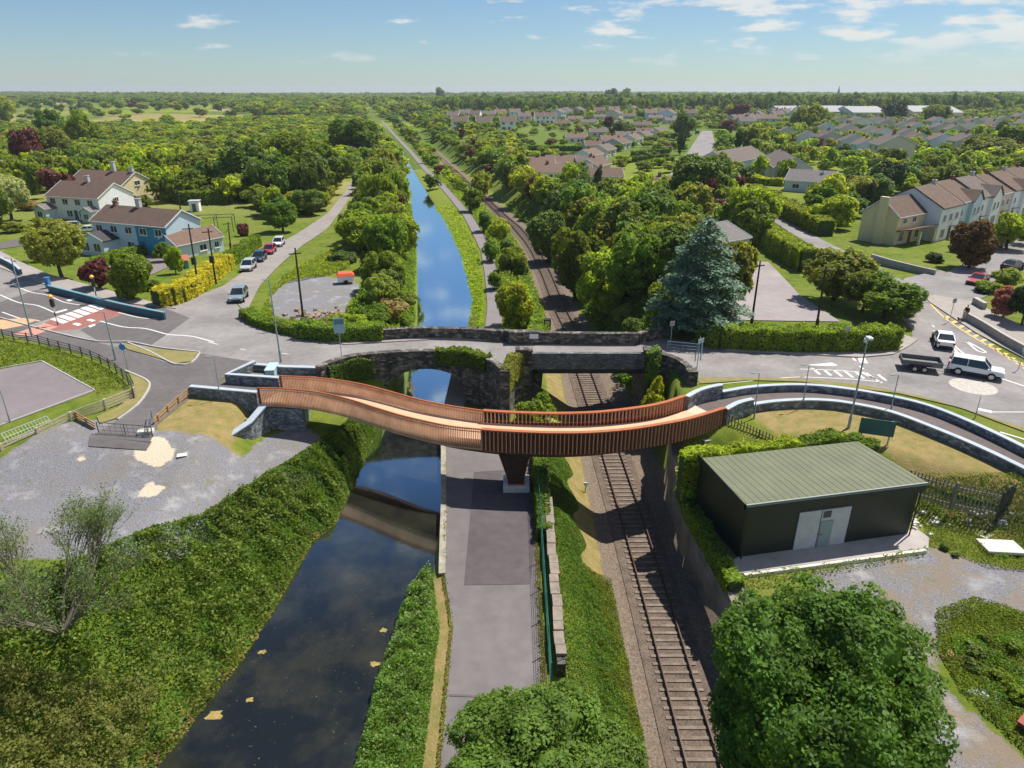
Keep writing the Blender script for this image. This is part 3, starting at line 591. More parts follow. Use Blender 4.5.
m_ = MB(); m_.wall([at(-60, 380, -.1), at(42, 362, -.1), at(95, 391, -.1), at(-60, 449, -.1)], 0.14, -0.4, 0.06); tag(m_.build('court_kerb', KERB), kind='structure')
# ------------------------------------------------------------------ railway
yy = np.concatenate([np.arange(14, 100, 2.0), np.arange(100, 430, 4.0)])
rc = [Vector((np.interp(y, *RL), y, -6.8)) for y in yy]; rc = smooth_line(rc, 1.0)
railway = thing('railway_track', 'single railway track of two rusty rails on sleepers running under both bridges', 'railway track', (9.4, 40, -6.8))
mb = MB()
def lerp_line(P, step):
    out_ = []; acc = 0; nxt = 0
    for a, b_ in zip(P, P[1:]):
        L = (b_-a).length
        while nxt <= acc+L: t = (nxt-acc)/L; out_.append((a.lerp(b_, t), (b_-a).normalized())); nxt += step
        acc += L
    return out_
for p, t in lerp_line(rc, 0.62):
    if p.y > 300: break
    mb.box((p.x, p.y, -6.76), (2.5, 0.20, 0.10), math.atan2(t.y, t.x)-math.pi/2)
sl = mb.build('sleepers', SLEEPER, railway)
for s in (-1, 1):
    mb = MB(); mb.wall([p+Vector((s*0.83, 0, 0)) for p in rc], 0.075, -6.68, -6.5); mb.build('rail', RAIL, railway)
mb = MB(); mb.wall([p+Vector((0, 0, 0)) for p in rc if p.y < 300], 3.6, -6.9, -6.77); tag(mb.build('ballast_bed', BALLAST), kind='structure')
# ================================================================== stone road bridges
def archz(x):
    d = abs(x+8.25)/3.75
    return -0.55-2.2*(1-math.sqrt(max(0, 1-d*d*0.92))) if d < 1 else None
cb = thing('canal_bridge', 'old stone arch bridge carrying the road over the canal, ivy on its parapet', 'stone bridge', (-8.2, 61, -4.5))
mb = MB()
def topz(p, a=1.15): return a
B2 = BNs; mb2 = MB()
zt_ = lambda x, y: 1.1
zb_ = lambda x, y: (archz(x) if archz(x) is not None else -6.0)
mb.wall([Vector((p.x, p.y, 0)) for p in smooth_line(BN, 0.1)], 0.55, zb_, zt_)
mb.build('near_spandrel', OLDSTONE, cb)
mb2.wall(B2, 0.7, 1.1, 1.24); mb2.build('coping', OLDSTONE, cb)
ringpts = [(-8.25-3.75*math.cos(a), ) for a in np.linspace(0, math.pi, 30)]
mb = MB(); prev = None
yn = np.interp(-8.25, sorted(p.x for p in BNs), [p.y for p in sorted(BNs, key=lambda q: q.x)])
for k in range(31):
    x_ = -8.25-3.74*math.cos(math.pi*k/30); z_ = archz(x_) or -2.2
    cur = [(x_, yn+0.1, z_), (x_, 68.9, z_), (x_, 68.9, z_+0.4), (x_, yn+0.1, z_+0.4)]
    if prev:
        mb.add(prev+cur, [(0, 1, 5, 4), (3, 7, 6, 2), (0, 4, 7, 3)])
    prev = cur
for s, x_ in ((-1, -12.0), (1, -4.5)):
    mb.box((x_+s*0.6, (yn+0.1+68.9)/2, -4.2), (1.2, 68.9-yn-0.1, 4.2))
mb.build('arch_vault', stone_mat('vault_stone', (0.2, 0.17, 0.13), (0.3, 0.26, 0.2), (0.42, 0.37, 0.3), 2.0, mortar=(0.2, 0.18, 0.15)), cb)
mb = MB()
for k in range(22):
    a = math.pi*(k+.5)/22; x_ = -8.25-3.75*math.cos(a); z_ = (archz(x_) or -2.4); 
    yk = np.interp(x_, [p.x for p in BNs], [p.y for p in BNs])
    mb.box((x_+0.0-math.cos(a)*0.2, yk-0.3, z_+0.12+0.1*math.sin(a)), (0.5, 0.16, 0.46), 0, ry=-(math.pi/2-a)*0.55)
mb.build('arch_ring', OLDSTONE, cb)
FARP = [at(*p, 0.0) for p in [(372, 341), (385, 339.5), (410, 338), (440, 338), (475, 339), (504, 341)]]
mb = MB(); mb.wall(smooth_line(FARP, 0.12), 0.5, lambda x, y: (archz(x) if archz(x) is not None else -6.5), 1.05); mb.wall(smooth_line(FARP, 0.7), 0.62, 1.052, 1.17); mb.build('far_parapet', OLDSTONE, cb)
rb = thing('railway_bridge', 'dark stone and girder bridge carrying the road over the railway', 'railway bridge', (8, 61, -6.8))
mb = MB(); mb.wall(RWLs, 0.5, -7, 1.1); mb.wall(RWLs, 0.62, 1.1, 1.2); mb.build('curved_wing', OLDSTONE, rb)
mb = MB(); mb.wall(RWRs, 0.5, -7, 1.1); mb.wall(RWRs, 0.62, 1.1, 1.2); mb.build('curved_wing', OLDSTONE, rb)
ym = (RWM[0].y+RWM[1].y)/2; xl_, xr_ = 3.4, 12.9
mb = MB(); mb.wall([(RWM[0].x, ym), (RWM[1].x, ym)], 0.45, -0.55, 1.05); mb.build('near_parapet', stone_mat('girder_block', (0.10, 0.105, 0.105), (0.15, 0.155, 0.155), (0.22, 0.22, 0.215), 2.6, mortar=(0.08, 0.08, 0.08), squash=2.4), rb)
mb = MB(); mb.box((8.1, ym+0.1, -0.75), (11.4, 0.5, 0.40)); mb.box((8.1, ym-0.16, -0.55), (11.4, 0.12, 0.10)); mb.box((8.1, ym-0.16, -0.95), (11.4, 0.12, 0.08)); mb.build('girder', BLACKM, rb)
mb = MB(); mb.box((8.1, (ym+67.6)/2+.2, -0.62), (11, 67.0-ym, 0.3)); mb.build('deck_slab', mat('dark_soffit', (0.07, 0.065, 0.06), 0.9), rb)
mb = MB()
for x_ in (RWM[0].x, RWM[1].x): mb = MB(); mb.box((x_, ym-0.1, -2.8), (1.5, 1.0, 8.4)); mb.box((x_, ym-0.1, 1.45), (1.65, 1.15, 0.22)); mb.build('pillar', OLDSTONE, rb)
mb = MB(); mb.box((RWRs[-1].x, RWRs[-1].y, -2.4), (0.9, 0.9, 7.4)); mb.build('pillar', OLDSTONE, rb)
mb = MB(); mb.box((BNs[-1].x, BNs[-1].y, -2.4), (0.8, 0.8, 7.3)); mb.build('pillar', OLDSTONE, rb)

mb = MB(); mb.box((-0.75, (ym+67)/2+0.6, -3.8), (6.9, 67-ym-1, 6.6)); mb.build('abutment', OLDSTONE, rb); mb = MB(); mb.box((15.0, (ym+67)/2+.4, -3.8), (4.4, 67-ym-0.6, 6.6)); mb.build('abutment', OLDSTONE, rb)
FP = [at(*p, 0.0) for p in [(504, 340.5), (524, 343), (612, 344), (638, 344), (661, 337)]]
mb = MB(); mb.wall(smooth_line(FP[:2], 0.5), 0.5, -7, 1.1); mb.wall(smooth_line([FP[1], FP[2], FP[3]], 0.4), 0.49, lambda x, y: (-0.75 if 3.2 < x < 12.9 else -7), 1.1); mb.wall(smooth_line(FP[3:], .5), 0.5, -7, 1.1); mb.wall(FP, 0.64, 1.102, 1.22); p = at(524, 343, 0); mb.box((p.x, p.y, 0.62), (3.2, 0.9, 1.4)); mb.build('far_parapet', OLDSTONE, rb)
mb = MB(); mb.box((p.x+1.0, p.y-0.47, 0.9), (0.9, 0.04, 0.5)); mb.build('number_plate', WFRAME, rb)
mb = MB(); mb.box((17.2, (ym+67)/2, -3.4), (4.0, 9.0, 5.8)); tag(mb.build('embankment_fill', GR), kind='structure')
# ================================================================== footbridge
ZT = 1.5
near_px = [(258, 387.5), (282, 388), (305, 390), (325, 393), (350, 399), (375, 407), (400, 414.5), (425, 420.5), (450, 425.5), (478, 428.5), (515, 431), (552, 432.3), (590, 432), (627, 429), (660, 424), (690, 418), (725, 407.5)]
far_pxs = [(280, 375.5), (312, 377), (340, 380), (365, 384.5), (390, 391), (415, 398), (440, 403.5), (464, 407.5), (488, 410.5), (527, 412.5), (565, 413), (602, 411.5), (640, 407), (665, 402), (685, 395.5)]
NB = smooth_line([at(*p, ZT) for p in near_px], 0.10); FB = smooth_line([at(*p, ZT) for p in far_pxs], 0.10)
fb = thing('footbridge', 'sweeping S curved rust brown steel footbridge over canal, towpath and railway', 'footbridge', (0, 45, -3.9))
def resample(P, n):
    d = [0]
    for a, b_ in zip(P, P[1:]): d.append(d[-1]+(b_-a).length)
    t = np.linspace(0, d[-1], n); return [Vector([np.interp(q, d, [p[i] for p in P]) for i in range(3)]) for q in t]
nA = resample(NB, 160); fA = resample(FB, 160)
def frame(P, i):
    a = P[max(i-1, 0)]; b_ = P[min(i+1, len(P)-1)]; t = (b_-a); t.z = 0; t.normalize(); return t, Vector((-t.y, t.x, 0))
sx0, sxL = nA[0].x, nA[-1].x-nA[0].x
def dkz(t): return 0.12+0.42*math.sin(math.pi*min(1, max(0, t)))
mb = MB()
for i in range(159):
    a, b_, c_, d_ = nA[i].lerp(fA[i], .05), nA[i+1].lerp(fA[i+1], .05), fA[i+1].lerp(nA[i+1], .05), fA[i].lerp(nA[i], .05)
    mb.add([(v.x, v.y, dkz((v.x-sx0)/sxL)) for v in (a, b_, c_, d_)]+[(v.x, v.y, -0.1) for v in (a, b_, c_, d_)], [(0, 1, 2, 3), (7, 6, 5, 4), (0, 4, 5, 1), (2, 6, 7, 3)])
mb.build('deck', DECK, fb)
# box girder below: depth grows towards the pier
mb = MB()
def gd(x): return 0.30+0.62*math.exp(-((x-2.5)/12.0)**2)
for i in range(159):
    vs = []
    for k in (i, i+1):
        a, c_ = nA[k], fA[k]; m1 = a.lerp(c_, 0.03); m2 = a.lerp(c_, .97); g1 = a.lerp(c_, 0.28); g2 = a.lerp(c_, 0.72); d_ = gd(a.x)
        vs += [(m1.x, m1.y, -0.1), (m2.x, m2.y, -0.1), (g2.x, g2.y, -0.12-d_), (g1.x, g1.y, -0.12-d_)]
    mb.add(vs, [(0, 4, 5, 1), (1, 5, 6, 2), (2, 6, 7, 3), (3, 7, 4, 0)]+([(0, 1, 2, 3)] if i == 0 else [])+([(4, 5, 6, 7)] if i == 158 else []))
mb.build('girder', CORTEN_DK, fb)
XS = -2.2
def parapet(P, side, nm):
    "fins, skin, rails; left of XS fins are closely set and tinted sunlit pale, right of it wider with a broad orange cap"
    L = [p for p in P if p.x <= XS+0.06]; Rr_ = [p for p in P if p.x >= XS]
    fin1 = MB(); fin2 = MB(); skin1 = MB(); skin2 = MB(); cap = MB(); cap2 = MB()
    for p, t in lerp_line(L, 0.135):
        n_ = Vector((-t.y, t.x, 0)); fin1.box((p.x, p.y, 0.60), (0.028, 0.21, 1.62), math.atan2(t.y, t.x))
    for p, t in lerp_line(Rr_, 0.30):
        fin2.box((p.x, p.y, 0.60), (0.05, 0.22, 1.70), math.atan2(t.y, t.x))
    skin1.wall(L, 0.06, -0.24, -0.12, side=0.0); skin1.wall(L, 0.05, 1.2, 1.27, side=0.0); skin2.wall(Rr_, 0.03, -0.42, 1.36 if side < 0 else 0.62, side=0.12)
    cap.wall(L, 0.12, 1.42, 1.50); cap2.wall(Rr_, 0.34, 1.43, 1.53)
    pr = fin1.build('fin_screen', CORTEN_FIN_LIT, fb); fin2.build('fin_screen', FIN2_SHADED, fb)
    skin1.build('edge_rails', CORTEN_FIN_LIT, fb); skin2.build('kick_and_backing_plate', CORTEN_DK if side < 0 else CORTEN, fb)  # near plate is a dark sheet added up to the cap to darken the fin gaps
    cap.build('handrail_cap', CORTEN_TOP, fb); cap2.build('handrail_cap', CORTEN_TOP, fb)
    for q in (P[0], P[-1]): e = MB(); e.box((q.x, q.y, 0.55), (0.12, 0.26, 1.9)); e.build('end_post', CORTEN, fb)
FIN2_SHADED = mat('rust_fins_shaded', (0.66, 0.37, 0.23), 0.75, col2=(0.50, 0.25, 0.14), scale=2, world=True)  # darker copy for the right section, shade of the fin sides coloured in
parapet(NB, -1, 'near'); parapet(FB, 1, 'far')
pb = at(515, 486, -3.85); i0 = min(range(160), key=lambda i: abs((nA[i].x+fA[i].x)/2-pb.x)); ctr = (nA[i0]+fA[i0])/2
mb = MB(); lo = []; hi = []
for sx, sy in ((-1, -1), (1, -1), (1, 1), (-1, 1)):
    lo.append((pb.x+sx*0.48+.1, pb.y+sy*0.45, -3.55)); hi.append((ctr.x+sx*(1.15), ctr.y+sy*0.75, -0.95))
mb.add(lo+hi, [(3, 2, 1, 0), (4, 5, 6, 7), (0, 1, 5, 4), (1, 2, 6, 5), (2, 3, 7, 6), (3, 0, 4, 7)]); mb.build('pier', mat('pier_steel', (.055, .024, .016), .75, var=.3, scale=2, world=True), fb)
mb = MB(); mb.box((pb.x+.1, pb.y, -3.66), (2.0, 1.9, 0.5)); mb.build('pier_base', CONC, fb, bevel=0.02)
mb = MB(); mb.box((pb.x+.1, pb.y, -3.40), (1.3, 1.2, 0.05)); mb.build('base_plate', CORTEN_TOP, fb)
e1 = nA[-1]; mb = MB(); mb.box((15.2, 47.3, -1.6), (1.6, 1.8, 1.9), R(20)); mb.build('end_bearing', mat('weathered_bearing', (.34, .33, .3), .9, var=.15, world=True), fb)
# ------------------------------------------------------------------ stone walls with pale copings
def cwall(name, label, px, zt, zb, th=0.36, cop=0.44, cat='wall', stone=BLUESTONE, copm=COPING, smooth=0.5, group=None, hh=0.1, closed=False):
    P = [at(x, y, (zt(i/(len(px)-1)) if callable(zt) else zt)) for i, (x, y) in enumerate(px)]
    P = smooth_line(P, smooth) if smooth else P
    c_ = P[len(P)//2]; t = thing(name, label, cat, (c_.x, c_.y, zb if not callable(zb) else zb(c_.x, c_.y)), group=group)
    zz_ = {(round(p.x, 3), round(p.y, 3)): p.z for p in P}; zf = lambda x, y: zz_[(round(x, 3), round(y, 3))]-hh
    m1 = MB(); m1.wall(P, th, zb, zf); m1.build('stone_face', stone, t)
    m2 = MB(); m2.wall(P, cop, zf, lambda x, y: zf(x, y)+hh); m2.build('coping', copm, t); return t
cwall('stone_wall', 'outer grey stone wall with white coping along the curved ramp, roadside', [(722, 391), (749, 386.5), (775, 384.5), (802, 384), (831, 386), (873, 392), (923, 403), (966, 419), (1024, 446), (1100, 486)], 0.72, -0.6)
cwall('stone_wall', 'inner grey stone wall with white coping between ramp and dry lawn', [(753, 403.5), (775, 400.5), (802, 399), (825, 399.5), (848, 402), (891, 411), (937, 428), (980, 446), (1024, 467), (1100, 505)], 0.72, -1.6)
cwall('stone_wall', 'short raised grey stone wall flanking the far side of the bridge end', [(687, 396), (698, 390), (709, 386.5), (722, 384)], 1.35, -2.5)
cwall('stone_wall', 'short raised grey stone wall by the near side of the bridge end', [(726, 408.5), (736, 403), (745, 400), (753, 398.5)], 1.35, -3.0)
ramp_l = [at(x, y, 0.1) for x, y in [(688, 405), (705, 397), (722, 392), (749, 388.5), (775, 387), (802, 386.5), (831, 388.5), (873, 395), (923, 406), (966, 423), (1024, 450), (1100, 492)]]
ramp_r = [at(x, y, 0.1) for x, y in [(728, 418), (742, 411), (757, 408), (775, 405), (802, 403.5), (825, 404), (848, 406), (891, 416), (937, 433), (980, 452), (1024, 473), (1100, 512)]]
ribbon('ramp_path', smooth_line(ramp_l, 1), smooth_line(ramp_r, 1), ASPH_M, dz=0, hf=lambda X, Y: np.full(X.shape, 0.09), nx=3)
sheet('ramp_threshold', [tuple(p)[:2] for p in [nA[-1], nA[-8], fA[-8], fA[-1]]]+[tuple(at(x, y, .13))[:2] for x, y in [(694, 405), (716, 416)]], 0.135, mat('buff_threshold', (0.6, 0.47, 0.36), 0.85, var=0.08, world=True))
cwall('stone_wall', 'stepped grey stone wall with white coping boxing in the planter at the left bridge end', [(254.5, 360.5), (226.5, 373.5), (279, 377)], 1.0, -2.8, smooth=0)
cwall('stone_wall', 'straight low grey stone wall with white coping beside the grass patch, left of the footbridge', [(190, 385.5), (257, 391.5)], 0.95, -1.4, smooth=0)
cwall('stone_wall', 'grey stone roadside wall with thin pale coping left of the arch bridge', [(253.7, 363.5), (285, 366), (322, 367)], 0.75, -0.6, smooth=0, cop=0.5)
t_ = cwall('stone_wall', 'sloping angular wing wall of grey stone stepping down from the left abutment to the gravel', [(264, 404), (249, 421.5), (225.5, 437)], lambda t: 0.15-1.3*t, -3.2, smooth=0, cop=0.62)
mb = MB(); p = at(273, 376, 0); q_ = at(300, 395, 0)
ab = thing('bridge_abutment', 'grey stone abutment block below the left end of the footbridge', 'abutment', (q_.x, q_.y, -3))
pA = [tuple(nA[0])[:2], tuple(nA[14])[:2], tuple(fA[10])[:2], tuple(fA[0])[:2]]
mb.prism([(v[0], v[1]) for v in pA], -4.2, -0.32); mb.build('stone_face', BLUESTONE, ab)
mb = MB(); p = at(272.5, 373, 0.2); mb.box((p.x, p.y, 0.25), (0.8, 1.9, 1.1), R(5)); mb.box((p.x, p.y, 0.83), (0.9, 2.0, 0.06), R(5)); tag(mb.build('utility_cabinet', mat('pale_teal_cabinet', (0.42, 0.55, 0.58), 0.5, var=.05)), 'pale teal cabinet inside the stone planter by the footbridge', 'cabinet')
sheet('planter_soil', P2([(254, 363), (229, 373), (279, 376.5), (279, 367)], 0.05), 0.05, mat('planter_gravel', (0.2, 0.17, 0.14), 0.95, var=0.3, scale=8, world=True))
slab('bridge_approach', P2([(226, 379), (279, 382), (262, 394), (257, 396), (205, 390)], 0.1), -0.6, 0.10, ASPH_D)
# towpath edge wall, coping blocks, green mesh fence
P_ = [Vector((np.interp(y, *TL)-0.1, y, 0)) for y in np.arange(34.6, 57, 0.8)]
t = thing('canal_edge_wall', 'pale worn stone quay edge between canal water and towpath', 'wall', (-5.2, 45, -4.5))
mb = MB(); mb.wall(P_, 0.4, -5.5, -3.93); mb.build('wall_face', OLDSTONE, t)
mb = MB(); mb.wall(P_, 0.42, -3.93, -3.78); mb.build('coping', mat('quay_coping', (0.42, 0.38, 0.31), 0.9, col2=(0.22, 0.2, 0.15), scale=2, world=True), t)
t = thing('boundary_wall', 'weathered stone boundary wall of pale capping blocks half buried in ivy beside the towpath', 'wall', (2.5, 36, -3.9))
mb = MB(); mb.wall([Vector((2.55, y, 0)) for y in np.arange(26.5, 55, 1.5)], 0.45, -6.6, -3.05); mb.build('wall_face', OLDSTONE, t)
mb = MB()
y = 27.0; r_ = random.Random(3)
while y < 42.5:
    l_ = r_.uniform(0.5, 1.3); mb.box((2.56+r_.uniform(-.05, .05), y+l_/2, -2.95+r_.uniform(-.03, .03)), (0.55, l_-0.05, 0.2), R(r_.uniform(-2, 2))); y += l_
mb.build('capping_blocks', mat('capping_stone', (0.25, 0.205, 0.165), 0.9, var=0.25, scale=2, world=True), t)
GREEN = mat('teal_green_mesh', (0.02, 0.16, 0.11), 0.5)
t = thing('mesh_fence', 'teal green steel mesh fence between towpath and overgrown wall', 'fence', (1.9, 34, -3.9))
for k in range(8):
    y = 25.5+k*2.6; mb = MB(); mb.tube((1.95, y, -3.9), (1.95, y, -1.9), 0.035); mb.build('post', GREEN, t)
mb = MB()
for z in np.arange(-3.8, -1.9, 0.26): mb.tube((1.95, 25.5, z), (1.95, 43.7, z), 0.012, n=4)
for y in np.arange(25.5, 43.8, 0.2): mb.tube((1.95, y, -3.85), (1.95, y, -1.95), 0.008, n=3, caps=False)
mb.build('mesh_panel', GREEN, t)
# tall retaining wall beside the track
t = thing('retaining_wall', 'tall pale stained retaining wall beside the railway, ivy spilling over its top', 'retaining wall', (12.9, 38, -6.8))
RWM_ = mat('stained_render', (0.30, 0.26, 0.23), 0.92, col2=(0.12, 0.105, 0.09), scale=0.7, world=True, bump=0.4, bscale=5)
P_ = [Vector((x, y, 0)) for x, y in [(12.95, 23), (12.95, 31), (12.7, 36), (12.3, 40), (12.5, 44), (12.9, 48), (13.6, 51.5)]]
tz = lambda x, y: np.interp(y, [24, 30.5, 41, 46, 52], [-3.2, -3.1, -2.6, -1.9, -1.2])
mb = MB(); mb.wall(smooth_line(P_, 0.7), 0.5, -7, lambda x, y: float(tz(x, y))-0.15); mb.build('wall_face', RWM_, t)
mb = MB(); mb.wall(smooth_line(P_, 0.7), 0.62, lambda x, y: float(tz(x, y))-0.148, lambda x, y: float(tz(x, y))); mb.build('coping', mat('brown_coping', (0.26, 0.21, 0.17), 0.9, var=0.2, scale=2, world=True), t)
# ------------------------------------------------------------------ shed
FLc = at(747, 504, 1.25); FRc = at(923, 483.5, 1.15); BLc = at(695, 461, 0.75)
ex = (FRc-FLc); ex.z = 0; wS = ex.length; ex.normalize(); ey = Vector((-ex.y, ex.x, 0)); dS = (BLc-FLc).dot(ey); rzS = math.atan2(ex.y, ex.x)
orgS = (FLc.x, FLc.y, -2.8)
sh = thing('green_shed', 'low dark green corrugated metal shed with pale green roof and white double doors', 'shed', orgS, rzS)
WH = 4.05
SHG = bpy.data.materials.new('dark_green_cladding'); SHG.use_nodes = True; nt = SHG.node_tree; b = nt.nodes['Principled BSDF']; b.inputs['Base Color'].default_value = (0.008, 0.018, 0.011, 1); b.inputs['Roughness'].default_value = 0.5
t0 = nn(nt, 'ShaderNodeTexCoord'); s0 = nn(nt, 'ShaderNodeSeparateXYZ'); nt.links.new(t0.outputs['Object'], s0.inputs[0])
wv = M(nt, 'SINE', M(nt, 'MULTIPLY', M(nt, 'ADD', s0.outputs[0], s0.outputs[1]), 30.0)); bp = nn(nt, 'ShaderNodeBump'); bp.inputs['Strength'].default_value = 0.3; bp.inputs['Distance'].default_value = 0.02; nt.links.new(wv, bp.inputs['Height']); nt.links.new(bp.outputs[0], b.inputs['Normal'])
SHR = mat('pale_green_roof', (0.165, 0.175, 0.10), 0.65, col2=(0.13, 0.14, 0.085), scale=0.6, bump=0)
mb = MB(); mb.box((wS/2, dS/2, WH/2-.26), (wS-0.12, dS-0.12, WH-.52)); mb.build('walls', SHG, sh, local=True)
mb = MB(); RZ = -0.45
vs = [(-.12, -.15, WH), (wS+.12, -.15, WH), (wS+.12, dS+.1, WH+RZ), (-.12, dS+.1, WH+RZ)]; mb.add(vs+[(v[0], v[1], v[2]+0.06) for v in vs], [(3, 2, 1, 0), (4, 5, 6, 7), (0, 1, 5, 4), (1, 2, 6, 5), (2, 3, 7, 6), (3, 0, 4, 7)])
k = 0.0
while k < wS+.1:
    mb.add([(k-.03, -.15, WH+.06), (k+.03, -.15, WH+.06), (k+.03, dS+.1, WH+RZ+.06), (k-.03, dS+.1, WH+RZ+.06), (k-.015, -.15, WH+.08), (k+.015, -.15, WH+.08), (k+.015, dS+.1, WH+RZ+.08), (k-.015, dS+.1, WH+RZ+.08)], [(4, 5, 6, 7), (0, 4, 7, 3), (1, 2, 6, 5), (0, 1, 5, 4)]); k += 0.5
mb.build('roof', SHR, sh, local=True)
mb = MB(); mb.box((wS/2, -.17, WH-.32), (wS+.2, 0.05, 0.62)); mb.box((-.13, dS/2, WH-.2), (0.05, dS, 0.45)); mb.build('fascia', SHG, sh, local=True)
mb = MB(); mb.box((wS/2, -.2, WH+.05), (wS+.28, 0.07, 0.07)); mb.build('roof_trim', mat('trim_grey', (.35, .4, .38), .5), sh, local=True)
for x_ in (0.1, wS-.1):
    mb = MB(); mb.tube((x_, -.12, 0), (x_, -.12, WH-.1), .05); mb.build('downpipe', SHG, sh, local=True)
mb = MB(); mb.box((wS/2, -.26, WH-.06), (wS+.3, .12, .1)); mb.build('gutter', mat('gutter_dark', (.03, .04, .035), .5), sh, local=True)
WD = mat('white_steel_door', (0.55, 0.57, 0.60), 0.55, col2=(0.42, 0.43, 0.44), scale=1.5)
u0, u1 = 3.75, 7.35
mb = MB(); mb.box(((u0+u1)/2, 0.035, 1.45), (u1-u0, 0.08, 2.9)); d0 = mb.build('door_panel', WD, sh, local=True)
mb = MB(); mb.box((u0+2.05, -0.02, 1.05), (0.85, 0.06, 2.05)); wd = mb.build('wicket_door', mat('grey_green_door', (0.25, 0.33, 0.32), 0.5), sh, local=True)
mb = MB(); mb.box((u0+1.75, -0.06, 1.1), (0.22, 0.06, 0.06)); mb.build('handle', paint((.3, .12, .08)), wd, local=True)
mb = MB(); mb.box((u0+1.95, -0.02, 2.55), (0.5, 0.06, 0.45)); mb.build('window', GLASS, sh, local=True)
mb = MB(); mb.box((u0+1.55, -0.012, 1.45), (0.03, 0.02, 2.9)); mb.build('door_seam', BLACKM, sh, local=True)
c0 = Vector(orgS); cp = [c0+ex*a-ey*b_ for a, b_ in ((-0.7, 0.3), (-0.7, 1.35), (wS+0.1, 1.55), (wS+1.0, 0.6), (wS+0.9, -0.4), (0, -0.1))]
slab('concrete_apron', [(p.x, p.y) for p in cp], -3.0, -2.68, mat('apron_concrete', (0.38, 0.345, 0.32), 0.9, var=.12, scale=1, world=True))
mb = MB(); a = c0+ex*(-.5)-ey*1.6; b_ = c0+ex*(wS*0.98)-ey*1.75; mb.wall([a, b_], 0.22, -3.0, -2.6); tag(mb.build('edging_kerb', CONC), 'long pale concrete edging strip in front of the shed apron', 'kerb')
# ------------------------------------------------------------------ fences
def rail_fence(name, label, pts, h, mt, nr=3, post=0.09, gap=2.0, rr=(0.03, 0.09), zf=None, px_top=True):
    P = [at(x, y, z) for x, y, z in pts]; P = smooth_line(P, 0.5); a = P[0]
    t = thing(name, label, 'fence', (P[len(P)//2].x, P[len(P)//2].y, P[len(P)//2].z-h))
    for k in range(nr):
        z0 = h*(0.35+0.62*k/max(nr-1, 1)); m_ = MB(); pz = {(round(p.x, 3), round(p.y, 3)): p.z-h+z0 for p in P}
        m_.wall(P, rr[0], lambda x, y: pz[(round(x, 3), round(y, 3))]-rr[1]/2, lambda x, y: pz[(round(x, 3), round(y, 3))]+rr[1]/2); m_.build('rail', mt, t)
    for p, d in lerp_line(P, gap):
        m_ = MB(); m_.box((p.x, p.y, p.z-h/2-.1), (post, post, h+.3), math.atan2(d.y, d.x)); m_.build('post', mt, t)
    return t
rail_fence('metal_fence', 'curved black steel rail fence between shared path and mown bank', [(-60, 308, 1.0), (0, 329, 1.0), (31, 334, 1), (57, 341, 1), (83, 348, 1), (106, 358, 1), (120, 368, 1), (129, 378, 1), (132, 388, 1)], 1.2, mat('grey_black_rail', (0.07, 0.065, 0.065), 0.5), nr=4, gap=1.8, post=0.09, rr=(0.045, 0.05))
rail_fence('timber_fence', 'long pale timber post and rail fence below the grass court', [(133, 388, 0.9), (100, 401, .9), (73, 411, .7), (45, 424, .5), (0, 444, .3), (-50, 466, .2)], 1.2, TIMBER, nr=4, gap=2.6, post=0.2, rr=(0.05, 0.13))
rail_fence('timber_fence', 'short brown timber post and rail fence beside the gate and dry grass patch', [(189, 388, 0.75), (171, 402, .6), (153, 419, .5)], 1.2, TIMBER_B, nr=4, gap=1.6, post=0.18, rr=(0.05, 0.13))
rail_fence('timber_fence', 'very short broken timber fence standing behind the wire gate', [(75, 412, 0.6), (94, 423, .5)], 1.1, TIMBER_B, nr=4, gap=1.7, post=0.18, rr=(0.05, 0.13))
# leaning galvanised hurdle and field gates
def gate(name, label, a, b_, h, mt, bars=6, vert=0, tilt=0):
    A = at(*a); B_ = at(*b_); t = thing(name, label, 'gate', tuple(A), math.atan2(B_.y-A.y, B_.x-A.x)); t.rotation_euler[0] = tilt
    L = (B_-A).length; m_ = MB()
    for q in ((0, 0, 0, h), (L, 0, L, h)): m_.tube((q[0], 0, 0), (q[2], 0, h), 0.04)
    m_.tube((0, 0, 0.04), (L, 0, 0.04), 0.035); m_.tube((0, 0, h), (L, 0, h), 0.035); m_.tube((L/2, 0, 0), (L/2, 0, h), 0.03); m_.build('frame', mt, t, local=True)
    m_ = MB()
    for k in range(1, bars): m_.tube((0, 0, h*k/bars), (L, 0, h*k/bars), 0.018, n=4)
    for k in range(1, vert): m_.tube((L*k/vert, 0, 0), (L*k/vert, 0, h), 0.012, n=4)
    m_.build('bars', mt, t, local=True); return t
PG = mat('pale_green_galvanised', (0.38, 0.46, 0.40), 0.5, metal=0.3)
gate('metal_gate', 'pale galvanised mesh gate leaning back against the timber fence', (16, 455, -0.9), (60, 434, -0.7), 1.9, PG, bars=5, vert=14, tilt=R(-38))
gate('wire_gate', 'dark wire gate closing the path beside the gravel', (100, 437, -0.4), (154, 441, -0.4), 1.25, mat('wire_dark', (.12, .125, .13), .5), bars=4, vert=9)
gate('metal_gate', 'short dark grey gate at far corner where the path leaves the fence', (150, 441, -0.4), (153, 422, -0.3), 1.2, mat('wire_dark2', (.16, .17, .18), .5), bars=5, vert=6)
